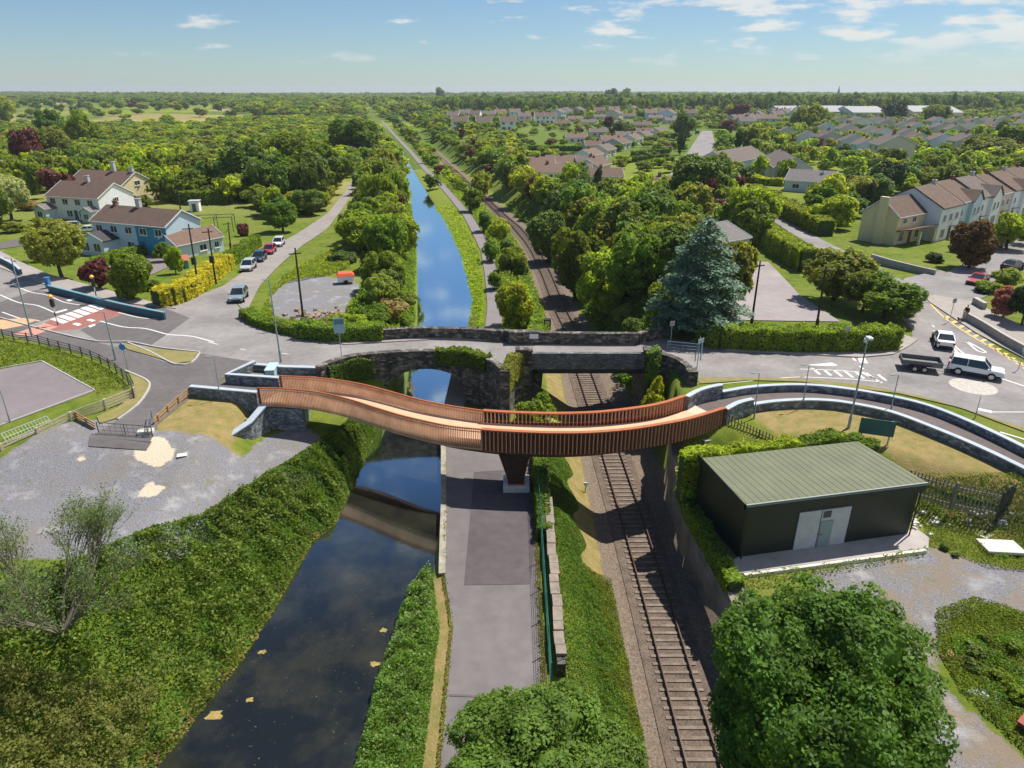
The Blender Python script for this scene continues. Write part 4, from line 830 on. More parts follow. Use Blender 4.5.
# palisade fence behind shed
def palisade(label, pts, h, mt, name='palisade_fence', gap=0.22):
    P = [at(*p) for p in pts]; P = smooth_line(P, 0.6); t = thing(name, label, 'fence', tuple(P[len(P)//2]-Vector((0, 0, h))))
    m_ = MB()
    for p, d in lerp_line(P, gap): m_.box((p.x, p.y, p.z-h/2), (0.09, 0.03, h), math.atan2(d.y, d.x), taper=0.8)
    m_.build('pales', mt, t); zz_ = {(round(p.x, 3), round(p.y, 3)): p.z for p in P}; f = lambda k: (lambda x, y: zz_[(round(x, 3), round(y, 3))]+k)
    for k in (-0.35, -h+0.45): m_ = MB(); m_.wall(P, 0.05, f(k-.04), f(k+.04)); m_.build('rail', mt, t)
    for p, d in lerp_line(P, 2.75): m_ = MB(); m_.box((p.x, p.y, p.z-h/2), (0.12, 0.12, h), math.atan2(d.y, d.x)); m_.build('post', mt, t)
PAL = mat('weathered_palisade', (0.21, 0.20, 0.165), 0.7, var=0.3, scale=3)
palisade('weathered grey palisade fence behind the green shed', [(912, 470, 0.1), (955, 482, .1), (1005, 492, .1)], 2.1, PAL)
palisade('dark leaning palisade fence returning beside the palisade gate', [(1005, 492, .1), (1011, 487, .3), (1018, 483, .4)], 2.3, mat('dark_palisade', (.05, .055, .055), .6), gap=0.16)
palisade('brown upright paling fence running down from the footbridge end', [(727, 413, 0.9), (745, 422, .6), (775, 436, .1)], 1.5, mat('brown_paling', (.30, .2, .1), .8, var=.2), name='paling_fence', gap=0.25)
# ------------------------------------------------------------------ poles and lamps
def pole(name, label, base_px, top_px, zb=0.0, r=0.07, mt=GALV, lamp=0, group=None, cat='lamp post', arm=None, base=None):
    B_ = base or at(base_px[0], base_px[1], zb)
    v = (top_px[1]-CY)/F; t_ = B_.y/(CP-v*SP); zt = HC-t_*(SP+v*CP); h = max(1.0, zt-B_.z)
    lean = (top_px[0]-CX)/F*t_-B_.x
    t = thing(name, label, cat, tuple(B_), group=group); m_ = MB(); lean = max(-.6, min(.6, lean))*0.4
    m_.tube((0, 0, 0), (lean, 0, h), r, r*0.6, 8); m_.build('column', mt, t, local=True)
    m_ = MB(); m_.tube((0, 0, 0), (0, 0, min(1.2, h*.3)), r*1.35, n=8); m_.build('base_sleeve', mt, t, local=True)
    if lamp == 1:
        m_ = MB(); m_.box((lean, -0.25, h+.03), (0.28, 0.62, 0.12)); m_.build('lamp_head', paint((.75, .77, .78), .4, 'lamp_white'), t, local=True)
    if lamp == 2:
        m_ = MB(); m_.tube((lean, 0, h-.03), (lean-.45, 0, h+.03), 0.025); m_.box((lean-.5, 0, h+.02), (0.3, 0.14, 0.07)); m_.build('lamp_head', mt, t, local=True)
    if lamp == 3:
        m_ = MB(); m_.box((lean-.16, 0, h-.2), (0.08, .3, .3)); m_.box((lean, -0.2, h+.06), (0.34, 0.55, 0.16)); m_.build('lamp_head', paint((.75, .77, .78), .4, 'lamp_white'), t, local=True)
    return t, B_, h
PB = mat('pale_blue_grey_column', (0.30, 0.36, 0.38), 0.5, metal=0.2)
for lb, b0, t0_, lp in [('tall grey lamp post in the dry lawn before the ramp', (848, 430), (868, 338), 3),
                        ('tall grey lamp post beside the planter wall at the left bridge end', (281, 362), (268, 280), 2),
                        ('tall grey lamp post left of the zebra crossing behind the black fence', (32, 336), (14, 258), 2),
                        ('tall grey lamp post right of the zebra crossing on the shared path', (116, 360), (103, 312), 2)]:
    pole('street_lamp', lb, b0, t0_, -0.2 if b0[0] > 800 else 0, 0.085, PB, lp)
for lb, b0, t0_, z_ in [('slim grey ramp post nearest the footbridge end', (754, 418), (757, 373), 0),
                        ('slim grey ramp post second from the footbridge end', (802, 408.5), (808, 365), -.1),
                        ('slim grey ramp post right of the tall lamp post', (889, 417), (898, 375), -.2),
                        ('slim grey post on dry grass beside the low stone wall', (221, 401), (215, 357), -.2),
                        ('slim grey post at the far left beside the tarmac court', (11, 424), (0, 390), -.2)]:
    pole('ramp_light', lb, b0, t0_, z_, 0.05, PB, 2, group='slim posts lighting the paths')
for lb, b0, t0_, r0 in [('short slim grey post on the verge near the mini roundabout', (975, 418), (980, 396), .035), ]:
    pole('marker_post', lb, b0, t0_, 0, r0, PB, 0, cat='post')
# telegraph poles
for lb, b0, t0_ in [('dark telegraph pole in the grass behind the arch bridge hedge', (304, 325), (296, 248)),
                    ('leaning dark telegraph pole rising from the long clipped hedge', (751, 327), (760, 261)),
                    ('pale telegraph pole near the right end of the long clipped hedge', (816, 330), (824, 266)),
                    ('dark telegraph pole left of the yellow hedge, nearer of the pair', (199, 290), (191, 224)),
                    ('dark telegraph pole behind the yellow hedge, farther of the pair', (216, 284), (211, 228)),
                    ('short dark pole beside the pergola frame', (231, 250), (231, 222)),
                    ('thin dark telegraph pole behind the cream house', (181, 212), (176, 160))]:
    g_ = G(*b0); t, B_, h = pole('telegraph_pole', lb, b0, t0_, 0, 0.14, POLEWOOD, 0, cat='telegraph pole', base=g_)
    m_ = MB(); m_.box((0, 0, h*0.93), (1.3, 0.09, 0.11), R(25)); m_.build('crossarm', POLEWOOD, t, local=True)
    if b0[0] in (199, 216): m_ = MB(); m_.box((0.05, -.1, h*0.45), (0.5, 0.4, 0.9)); m_.build('transformer', BLACKM, t, local=True)
# signs
def signpost(label, b0, zt, panels, r=0.04, base=None, name='road_sign', cat='sign', mt=GALV):
    B_ = base or at(b0[0], b0[1], 0.0); t = thing(name, label, cat, tuple(B_)); m_ = MB(); m_.tube((0, 0, 0), (0, 0, zt), r); m_.build('post', mt, t, local=True)
    for (x, y, z, w_, h_, c_, rz_, shape) in panels:
        m_ = MB()
        if shape == 'disc': m_.tube((x, y-.02, z), (x, y+.02, z), w_/2, n=20)
        else: m_.box((x, y, z), (w_, 0.04, h_), rz_)
        m_.build('sign_plate', paint(c_, .5, 'sign_paint'), t, local=True)
    return t
TEALS = (0.10, 0.25, 0.27); BLUES = (0.05, 0.26, 0.6)
s_ = signpost('pale blue direction sign on a thin post by the hedge at the road edge', (342, 360), 4.2, [(0.05, -.05, 3.5, 1.0, 1.5, (0.32, 0.5, 0.58), R(10), 'b'), (.1, -.08, 3.9, .9, .5, TEALS, R(10), 'b')])
t = signpost('post with fingers of dark green backed signs beside the bridge wing wall', (697, 367), 3.0, [(0.1, 0, 2.6, 0.9, 0.45, (0.35, 0.43, 0.47), R(40), 'b'), (0.25, 0, 1.5, 0.35, 1.6, TEALS, R(60), 'b'), (-0.25, 0, 1.4, 0.16, 1.7, (0.03, 0.12, 0.07), R(60), 'b')])
signpost('round blue path sign beside the shared path', (128, 370), 2.5, [(0, -.06, 2.3, 0.62, 0.6, BLUES, 0, 'disc')])
for lb, b0 in (('left Belisha style beacon at the near side of the zebra crossing', (58, 325)), ('right beacon at the far side of the zebra crossing by the teal wall', (98, 303))):
    lb = lb.replace('Belisha style ', 'amber '); B_ = at(*b0, 0); t = thing('crossing_beacon', lb, 'beacon', tuple(B_)); m_ = MB(); m_.tube((0, 0, 0), (0, 0, 3.0), .06); m_.tube((0, 0, 1.0), (0, 0, 1.5), .063); m_.build('striped_post', BLACKM, t, local=True)
    m_ = MB(); m_.tube((0, 0, .5), (0, 0, 1.0), .066); m_.tube((0, 0, 1.5), (0, 0, 2.0), .066); m_.build('white_bands', WFRAME, t, local=True)
    m_ = MB(); m_.box((0.05, -.05, 2.55), (.34, .3, .8)); m_.build('signal_box', BLACKM, t, local=True)
    m_ = MB()
    for a in range(6): m_.tube((0, 0, 3.0+.09*a), (0, 0, 3.09+.09*a), .27*math.sin(math.pi*(a+.3)/6.5), .27*math.sin(math.pi*(a+1.3)/6.5) if a < 5 else .02, 12)
    m_.build('amber_globe', paint((.85, .45, .08), .4, 'amber'), t, local=True)
for lb, b0 in (('small sign on a tall thin post at the kerb opposite the brown tree', (949, 322)), ('small square sign on a post before the long clipped hedge', (843, 353)), ('small pale signboard beside the dark gap in the parapet', (670, 347))):
    signpost(lb, b0, 2.7, [(0, -.04, 2.5, .55, .5, (.3, .3, .28), R(20), 'b')], r=.035)
signpost('low blue grey railing sign at the right kerb edge', (1018, 370), 2.2, [(0, 0, 2.0, .3, .4, (.5, .55, .6), 0, 'b')], r=.035)
# green backed board beyond the shed
A = at(857, 437, 0.3); B_ = at(892, 442, 0.3); t = thing('notice_board', 'dark green backed board on two posts between ivy and lawn', 'board', (A.x, A.y, H(A.x,A.y)), math.atan2(B_.y-A.y, B_.x-A.x)); L = (B_-A).length
m_ = MB(); m_.box((L/2, 0, 1.3), (L, .05, 1.25)); m_.build('board', paint((.06, .14, .12), .6, 'board_green'), t, local=True)
for q in (0.25, L-.25): m_ = MB(); m_.box((q, .08, .9), (.1, .1, 2.0)); m_.build('post', GALV, t, local=True)
# railing in the gap right of the far parapet
rail_fence('metal_railing', 'low blue grey railing closing the gap beside the cedar', [(668, 341, 1.0), (700, 344, 1.0)], 1.0, mat('bluegrey_rail', (.2, .27, .3), .5), nr=3, gap=1.5, post=.06, rr=(.04, .05))
rail_fence('timber_fence', 'low dark timber fence in the weeds along the lane corner', [(247, 311, .8), (262, 318, .9), (290, 326, .9), (330, 333, 1.0)], 1.0, POLEWOOD, nr=2, gap=1.8, post=.12, rr=(.05, .1))
# walls by houses and roads
TEALW = mat('teal_painted_wall', (0.05, 0.125, 0.155), 0.7, var=.12, scale=1, world=True); TEALC = mat('teal_coping', (0.17, 0.32, 0.37), 0.7, var=.1, world=True)
cwall('garden_wall', 'long teal painted garden wall behind the zebra crossing', [(48, 285), (80, 293), (120, 303), (164, 312)], 0.9, -0.5, stone=TEALW, copm=TEALC, th=.25, cop=.34)
cwall('garden_wall', 'curved pale blue garden wall at the far left entrance', [(-20, 250), (0, 257), (14, 264), (20, 269)], 0.9, -0.5, stone=TEALW, copm=COPING, th=.3, cop=.4)
mb = MB(); p = at(49, 288, 0); mb.box((p.x, p.y, .65), (.5, .5, 1.4)); mb.box((p.x, p.y, 1.38), (.62, .62, .12)); tag(mb.build('gate_pillar', paint((.05, .2, .45), .6, 'blue_pillar')), 'bright blue square gate pillar at the end of the teal wall', 'pillar')
GW = mat('grey_block_wall', (0.33, 0.31, 0.30), 0.9, var=.15, scale=1, world=True)
cwall('garden_wall', 'long grey rendered wall running down beside the right pavement', [(965, 311), (985, 322), (1010, 337), (1050, 358), (1100, 385)], 1.0, -0.4, stone=GW, copm=KERB, th=.25, cop=.32)
cwall('garden_wall', 'short grey wall at the house entrance beside the bronze tree', [(872, 254), (893, 260), (918, 266), (936, 270)], 0.7, -1.5, stone=GW, copm=KERB, th=.25, cop=.32)
cwall('garden_wall', 'short grey wall stub near the small dark shrub', [(975, 297), (986, 303)], 0.9, -.4, stone=GW, copm=KERB, th=.4, cop=.5, smooth=0)
# small things
def chunk(name, label, cat, c_, d, m, rz=0, tilt=0, grp=None):
    m_ = MB(); m_.box((0, 0, d[2]/2), d, 0); o = m_.build(name, m, bevel=0.02); o.location = c_; o.rotation_euler = (tilt, 0, rz); return tag(o, label, cat, grp)
p = at(1001, 547, -2.6); chunk('concrete_slab', 'large pale square concrete slab lying in the weeds', 'slab', (p.x, p.y, H(p.x, p.y)+.1), (2.3, 1.5, .2), CONC, R(-5), R(-4))
p = at(985, 534, -2.6); chunk('concrete_slab', 'small pale broken slab beside the larger one', 'slab', (p.x, p.y, H(p.x, p.y)+.05), (.9, .7, .12), CONC, R(30), R(-6))
p = at(149, 445, -1.0); chunk('concrete_block', 'pale concrete block at the foot of the timber fence', 'block', (p.x, p.y, H(p.x, p.y)), (1.1, .6, .3), CONC, R(12))
p = at(184, 465, -1.1); chunk('manhole_cover', 'small grey manhole cover on the gravel near the sand', 'cover', (p.x, p.y, H(p.x, p.y)), (.7, .5, .06), CONC, R(20))
def rubble(name, label, cat, c_, n, sp_, sz, m, seed=1, flat=.6):
    r_ = random.Random(seed); m_ = MB()
    for _ in range(n):
        x, y = c_[0]+r_.gauss(0, sp_), c_[1]+r_.gauss(0, sp_*.6); s = sz*r_.uniform(.5, 1.3); m_.box((x, y, H(x, y)+s*.2), (s, s*r_.uniform(.5, .9), s*flat), r_.uniform(0, 3), taper=.75, rx=r_.uniform(-.4, .4))
    return tag(m_.build(name, m), label, cat)
p = at(985, 696, -2.8); rubble('plastic_sheeting', 'crumpled heap of pale blue grey plastic sheeting in the weeds', 'plastic', p, 40, .28, .32, paint((.45, .5, .58), .5, 'plastic_sheet'), 4, .25)
p = at(924, 524, -2.7); rubble('rubble_heap', 'scattered pale stones beside the right shed corner', 'rubble', p, 26, .8, .35, CONC, 5)
p = at(990, 527, -2.6); rubble('rubble_heap', 'low grey rubble mound before the palisade fence', 'rubble', (p.x, p.y+.4), 60, .8, .25, GW, 8)
p = at(325, 317, -0.2); rubble('rubble_heap', 'row of brown earth and stones at the gravel lot edge', 'rubble', p, 90, 2.0, .5, mat('brown_rubble', (.3, .22, .16), .95, var=.3, scale=3), 9)
p = at(950, 658, -2.8); rubble('sand_patch', 'small heap of orange sand in the weeds', 'sand', p, 22, .25, .3, mat('orange_sand', (.5, .3, .15), .95), 11, .2)
p = at(1019, 722, -2.6); mb = MB(); q_ = at(1040, 735, -2.6); mb.wall([p, q_], .5, -3.0, -2.3); mb.wall([p, q_], .9, -2.3, -2.23); tag(mb.build('brick_planter', paint((.32, .09, .06), .8, 'red_brick')), 'low red brick planter cut by the right picture edge', 'planter')
B_ = at(585, 496, -6.6); t = thing('track_sign', 'small pale blue post sign standing beside the track', 'sign', tuple(B_)); m_ = MB(); m_.tube((0, 0, 0), (0, 0, 1.1), .05); m_.build('post', GALV, t, local=True); m_ = MB(); m_.box((0, 0, 1.15), (.3, .1, .25)); m_.build('sign_plate', paint((.4, .6, .68), .5), t, local=True)
B_ = at(543, 327, -6.6); B_ = G(547, 330); t = thing('relay_box', 'dark trackside cabinet with a white panel behind the parapet', 'cabinet', tuple(B_)); m_ = MB(); m_.box((0, 0, .8), (1.0, .8, 1.6)); m_.build('cabinet', BLACKM, t, local=True); m_ = MB(); m_.box((0, -.42, 1.2), (.6, .04, .5)); m_.build('panel', WFRAME, t, local=True)
# small green sign below the bridge
B_ = at(684, 452, -1.5); t = thing('small_sign', 'tiny green diamond sign beside the retaining wall under the bridge end', 'sign', (B_.x, B_.y, -2.6)); m_ = MB(); m_.tube((0, 0, 0), (0, 0, 1.0), .03); m_.build('post', GALV, t, local=True); m_ = MB(); m_.box((0, -.03, 1.15), (.4, .03, .4), ry=R(45)); m_.build('sign_plate', paint((.03, .4, .2), .5), t, local=True)
# ================================================================== vegetation
LM = {
 'mid': leaf_mat('leaves_mid_green', (0.165, 0.235, 0.024)),
 'dark': leaf_mat('leaves_dark_green', (0.115, 0.18, 0.026), trans=.3),
 'deep': leaf_mat('leaves_deep_green', (0.04, 0.075, 0.016), trans=.2),
 'lime': leaf_mat('leaves_lime', (0.26, 0.32, 0.024), hue=.015),
 'olive': leaf_mat('leaves_olive', (0.20, 0.235, 0.045)),
 'yellow': leaf_mat('leaves_yellow', (0.38, 0.37, 0.03), hue=.01),
 'copper': leaf_mat('leaves_copper', (0.12, 0.034, 0.026), hue=.01, trans=.15),
 'bronze': leaf_mat('leaves_bronze', (0.15, 0.075, 0.024), hue=.01, trans=.2),
 'pink': leaf_mat('leaves_pinkish', (0.33, 0.15, 0.13), hue=.01),
 'tan': leaf_mat('leaves_tan', (0.30, 0.24, 0.09), hue=.01),
 'blue': leaf_mat('needles_blue_green', (0.15, 0.24, 0.16), hue=.01, trans=.2),
 'pale': leaf_mat('leaves_pale', (0.30, 0.34, 0.16), hue=.01),
 'bank': leaf_mat('bank_leaves', (0.095, 0.18, 0.021), hue=.01, trans=.45),
 'bankgrass': leaf_mat('bank_grass', (0.13, 0.215, 0.02), hue=.01, trans=.45),
 'bronzeg': leaf_mat('bronze_green_leaves', (0.14, 0.15, 0.030), hue=.01, trans=.35),
 'near': leaf_mat('near_tree_leaves', (0.115, 0.205, 0.026), hue=.01, trans=.42),
 'grassb': leaf_mat('grass_blades', (0.16, 0.215, 0.02), hue=.01, trans=.35),
}
nr = np.random.default_rng(11)
def leaves(P, N, size, rg, aspect=0.62, jit=0.6):
    "rhombic leaves at points P with normals N"
    n = len(P); N = N+rg.normal(0, jit, (n, 3)); N /= np.linalg.norm(N, axis=1)[:, None]+1e-9
    a = rg.normal(0, 1, (n, 3)); U = np.cross(N, a); U /= np.linalg.norm(U, axis=1)[:, None]+1e-9; W = np.cross(N, U)
    s = (size*rg.uniform(0.6, 1.35, n))[:, None]; U = U*s; W = W*s*aspect; B = N*s*0.18
    V = np.stack([P-U, P+W*1.0-B, P+U, P-W*1.0-B], 1).reshape(-1, 3)
    return V, np.arange(4*n).reshape(n, 4)
def lobes_for(rg, nl, flat=0.0, cone=0.0):
    L = []
    for i in range(nl):
        d = rg.normal(0, 1, 3); d /= np.linalg.norm(d); d[2] = d[2]*0.9+0.1
        k = rg.uniform(0.45, 0.72); c = d*k*np.array([1, 1, 1]); r = rg.uniform(0.26, 0.44)
        if cone: 
            h = rg.uniform(-0.9, 0.85); rr = (1-(h+1)/2)**0.7*0.75+0.05; a = rg.uniform(0, 6.28); c = np.array([rr*0.6*math.cos(a), rr*.6*math.sin(a), h]); r = 0.22+rr*0.35
        L.append((c, r))
    L.append((np.zeros(3), 0.55 if not cone else .35)); return L
def crown_mesh(name, seed, n, size, nl=16, zlo=0.03, cone=0.0, core=True, ncl=200, cr=.16):
    "unit crown: radius about 1, z from zlo to 1; leaves gathered in clumps on the skin of overlapping lobes"
    rg = np.random.default_rng(seed); L = lobes_for(rg, nl, cone=cone); w_ = np.array([r*r for c, r in L]); w_ /= w_.sum(); LC = np.array([c for c, r in L]); LR = np.array([r for c, r in L])
    m = ncl*3; pick = rg.choice(len(L), m, p=w_); D = rg.normal(0, 1, (m, 3)); D /= np.linalg.norm(D, axis=1)[:, None]
    K = LC[pick]+D*(LR[pick]*rg.uniform(.8, 1.08, m))[:, None]; keep = np.ones(m, bool)
    for c, r in L: keep &= ~(np.linalg.norm(K-c, axis=1) < r*.74)
    K = K[keep][:ncl]; KD = D[keep][:ncl]; j = rg.integers(0, len(K), n); off = rg.normal(0, cr*.5, (n, 3)); KN = KD[j]+np.array([0, 0, .35]); KN /= np.linalg.norm(KN, axis=1)[:, None]
    off -= KN*((off*KN).sum(1)*.55)[:, None]; P = K[j]+off+KN*(cr*.35-np.linalg.norm(off, axis=1)*.5)[:, None]; D = KN+off/cr*.5
    N = D
    zs = (1-zlo)/2
    V, Fq = leaves(P, N, size, rg)
    if core:
        bm = bmesh.new()
        for c, r in L:
            mt_ = Matrix.Translation(Vector(c)) @ Matrix.Scale(r*0.62, 4); bmesh.ops.create_icosphere(bm, subdivisions=1, radius=1, matrix=mt_)
        cv = np.array([v.co[:] for v in bm.verts]); cf = [[v.index for v in f.verts] for f in bm.faces]; bm.free()
        cf = np.array([f+[f[2]] for f in cf]); cf[:, 3] = cf[:, 2]
        tri = cf[:, :3]; # degenerate-free: turn triangles into kites through their edge midpoint
        mid = (cv[tri[:, 0]]+cv[tri[:, 2]])/2; b0 = len(V); V = np.concatenate([V, cv, mid]); 
        cf = np.stack([tri[:, 0], tri[:, 1], tri[:, 2], np.arange(len(tri))+len(cv)], 1)+b0; Fq = np.concatenate([Fq, cf])
    V[:, 2] = (V[:, 2]+1)*zs+zlo
    return mesh_np(name, V, Fq, [None])
CROWNS = {'near': [crown_mesh('crown', 104, 76000, 0.020, nl=46, ncl=820, cr=.115, zlo=.02), crown_mesh('crown', 102, 60000, 0.022, nl=34, ncl=900, cr=.11, zlo=.08)],
          'mid': [crown_mesh('crown', 201+i, 9000, 0.055, nl=22, ncl=330, cr=.14) for i in range(5)],
          'far': [crown_mesh('crown', 301+i, 2600, 0.088, nl=16, ncl=150, cr=.17) for i in range(5)],
          'stuff': [crown_mesh('crown', 401+i, 560, 0.16, nl=12, ncl=60, cr=.24) for i in range(4)],
          'bush': [crown_mesh('foliage', 501+i, 5000, 0.075, nl=14, zlo=-0.15) for i in range(4)],
          'bushfar': [crown_mesh('foliage', 551+i, 1300, 0.13, nl=12, zlo=-0.15) for i in range(3)],
          'cone': [crown_mesh('crown', 601+i, 3500, 0.085, nl=16, zlo=0.02, cone=1) for i in range(2)],
          'column': [crown_mesh('crown', 651+i, 3500, 0.10, nl=20, zlo=0.0) for i in range(2)]}
def trunk_mesh(seed, limbs=5):
    r_ = random.Random(seed); mb = MB(); b_ = Vector((0, 0, -.03)); pts = [b_]
    for k in range(3): pts.append(Vector((r_.uniform(-.06, .06), r_.uniform(-.06, .06), 0.17*(k+1))))
    for k in range(3): mb.tube(pts[k], pts[k+1], 0.075*(1-.2*k), 0.075*(.8-.2*k), 7, caps=False)
    for k in range(limbs):
        a = 2*math.pi*k/limbs+r_.uniform(-.4, .4); p = pts[1].lerp(pts[3], r_.uniform(.3, 1)); q = Vector((math.cos(a)*r_.uniform(.35, .6), math.sin(a)*r_.uniform(.35, .6), r_.uniform(.45, .75))); m1 = p.lerp(q, .5)+Vector((0, 0, .04))
        mb.tube(p, m1, .035, .025, 5, caps=False); mb.tube(m1, q, .025, .01, 5, caps=False)
    me = bpy.data.meshes.new('trunk'); me.from_pydata(mb.v, [], mb.f); me.materials.append(BARK); return me
TRUNKS = [trunk_mesh(i) for i in range(4)]
def set_mat(o, m):
    o.material_slots[0].link = 'OBJECT'; o.material_slots[0].material = m
tcount = 0
def tree(base_, rad, h, kind, label, name='tree', cat='tree', group=None, lod=None, trunk=True, seed=None):
    global tcount; tcount += 1; sd_ = seed if seed is not None else tcount
    d = depth_of(base_); px = rad*F/d
    if lod is None: lod = 'near' if px > 90 else ('mid' if px > 15 else 'far')
    t = bpy.data.objects.new(name, None); COL.objects.link(t); t.location = base_; t.scale = (rad, rad*(0.9+0.2*((sd_*37) % 10)/10), h); t.rotation_euler = (0, 0, sd_*2.4); t.empty_display_size = .3
    tag(t, label, cat, group)
    c_ = link('crown' if trunk else 'foliage', CROWNS[lod][sd_ % len(CROWNS[lod])], t); set_mat(c_, LM[kind])
    if trunk: link('trunk', TRUNKS[sd_ % 4], t)
    return t
def T(px, pb, w_, h_, kind, label, z=None, **k):
    "tree from its base pixel, crown width and height in pixels"
    b_ = G(px, pb) if z is None else at(px, pb, z); d = depth_of(b_); rad = w_/2*d/F; el = math.atan2(HC-b_.z, b_.y); h = h_*d/F/math.cos(el)*0.97
    return tree(b_, rad, max(h-0.2*rad*math.sin(el), .6*h), kind, label, **k)
# --- foreground trees
big_n = [3, 2]
def big(px, pb, z, rad, h, kind, label): b_ = at(px, pb, z); return tree(b_, rad, h, kind, label, lod='near', seed=big_n.pop())
big(792, 768, -2.8, 4.9, 9.0, 'near', 'big green sycamore filling the bottom right beside the gravel yard')
big(534, 820, -4.5, 4.7, 5.3, 'near', 'green tree crown rising from the bottom edge between towpath and railway')
# --- blue cedar
def cedar(b_, rad, h):
    rg = np.random.default_rng(5); P = []; N = []
    for lv in range(34):
        t = lv/33; z = 0.06+0.92*t; R_ = (1-t)**0.62*rg.uniform(.85, 1.1)*(0.75+0.25*min(1, t*6)); nb = int(13-8*t)
        for k in range(nb):
            a = rg.uniform(0, 6.283); L = R_*rg.uniform(.75, 1.1); n = int(150*max(L, .15))
            s = rg.uniform(0.12, 1, n)**0.7; wdt = 0.17*(1-s*0.5)*rg.normal(0, 1, n); x = s*L
            P.append(np.stack([x*np.cos(a)-wdt*np.sin(a)*.8, x*np.sin(a)+wdt*np.cos(a)*.8, z+0.03*s-0.05*s*s+rg.normal(0, .008, n)], 1)); N.append(np.tile([math.cos(a)*.35, math.sin(a)*.35, 1.0], (n, 1)))
    P = np.concatenate(P); N = np.concatenate(N); V, Fq = leaves(P, N, 0.034, rg, aspect=.45, jit=.35); V[:, 2] = P.repeat(4, 0)[:, 2]+(V[:, 2]-P.repeat(4, 0)[:, 2])*0.4
    me = mesh_np('crown', V, Fq, [LM['blue']]); t = thing('blue_cedar', 'large blue green cedar with layered drooping branches by the railway bridge', 'cedar tree', tuple(b_)); t.scale = (rad, rad, h)
    link('crown', me, t); m_ = MB(); m_.tube((0, 0, -.02), (0, 0, .95), .055, .01, 8); m_.build('trunk', BARK, t, local=True)
b_ = G(697, 332); cedar(b_, 6.0, 12.4)
# --- sparse twiggy tree bottom left
def bare(b_, h, label, seed, leafn=2600, name='sparse_tree'):
    r_ = random.Random(seed); mb = MB(); tips = []
    def br(p, d, L, r, lv):
        q = p+d*L; mb.tube(p, q, r, r*0.68, 5 if r > .03 else 3, caps=False)
        if lv == 0: tips.append(q); tips.append(p.lerp(q, .5)); return
        for k in range(3 if lv > 1 else 4):
            ax = Vector((r_.gauss(0, 1), r_.gauss(0, 1), r_.gauss(0, .6))).normalized(); nd = (d+ax*.42+Vector((0, 0, .13))).normalized(); br(p.lerp(q, r_.uniform(.55, 1)), nd, L*r_.uniform(.62, .82), r*.6, lv-1)
    for k in range(12):
        a = 2*math.pi*k/12+r_.uniform(-.3, .3); d = Vector((math.cos(a)*r_.uniform(.5, 1.15), math.sin(a)*r_.uniform(.5, 1.15), 1.0)).normalized(); br(Vector((math.cos(a)*.15, math.sin(a)*.15, 0)), d, h*.27, .07, 4)
    t = thing(name, label, 'tree', tuple(b_)); mb.build('branches', mat('grey_twigs', (.16, .135, .10), .9, var=.25, scale=4), t, local=True)
    rg = np.random.default_rng(seed); tp = np.array([v[:] for v in tips]); zc = tp[:, 2]; pk = rg.choice(len(tp), leafn, p=zc.clip(0)**1.0/(zc.clip(0)**1.0).sum()); P = tp[pk]+rg.normal(0, .16, (leafn, 3)); N = rg.normal(0, 1, (leafn, 3))+[0, 0, 1]
    V, Fq = leaves(P, N, .055, rg); me = mesh_np('foliage', V, Fq, [leaf_mat('young_leaves', (.13, .19, .07), hue=.01)]); link('foliage', me, t)
b_ = at(62, 632, -1.8); bare(b_, 10.0, 'sparse twiggy willow with thin young leaves over the gravel, bottom left', 3, leafn=15000)
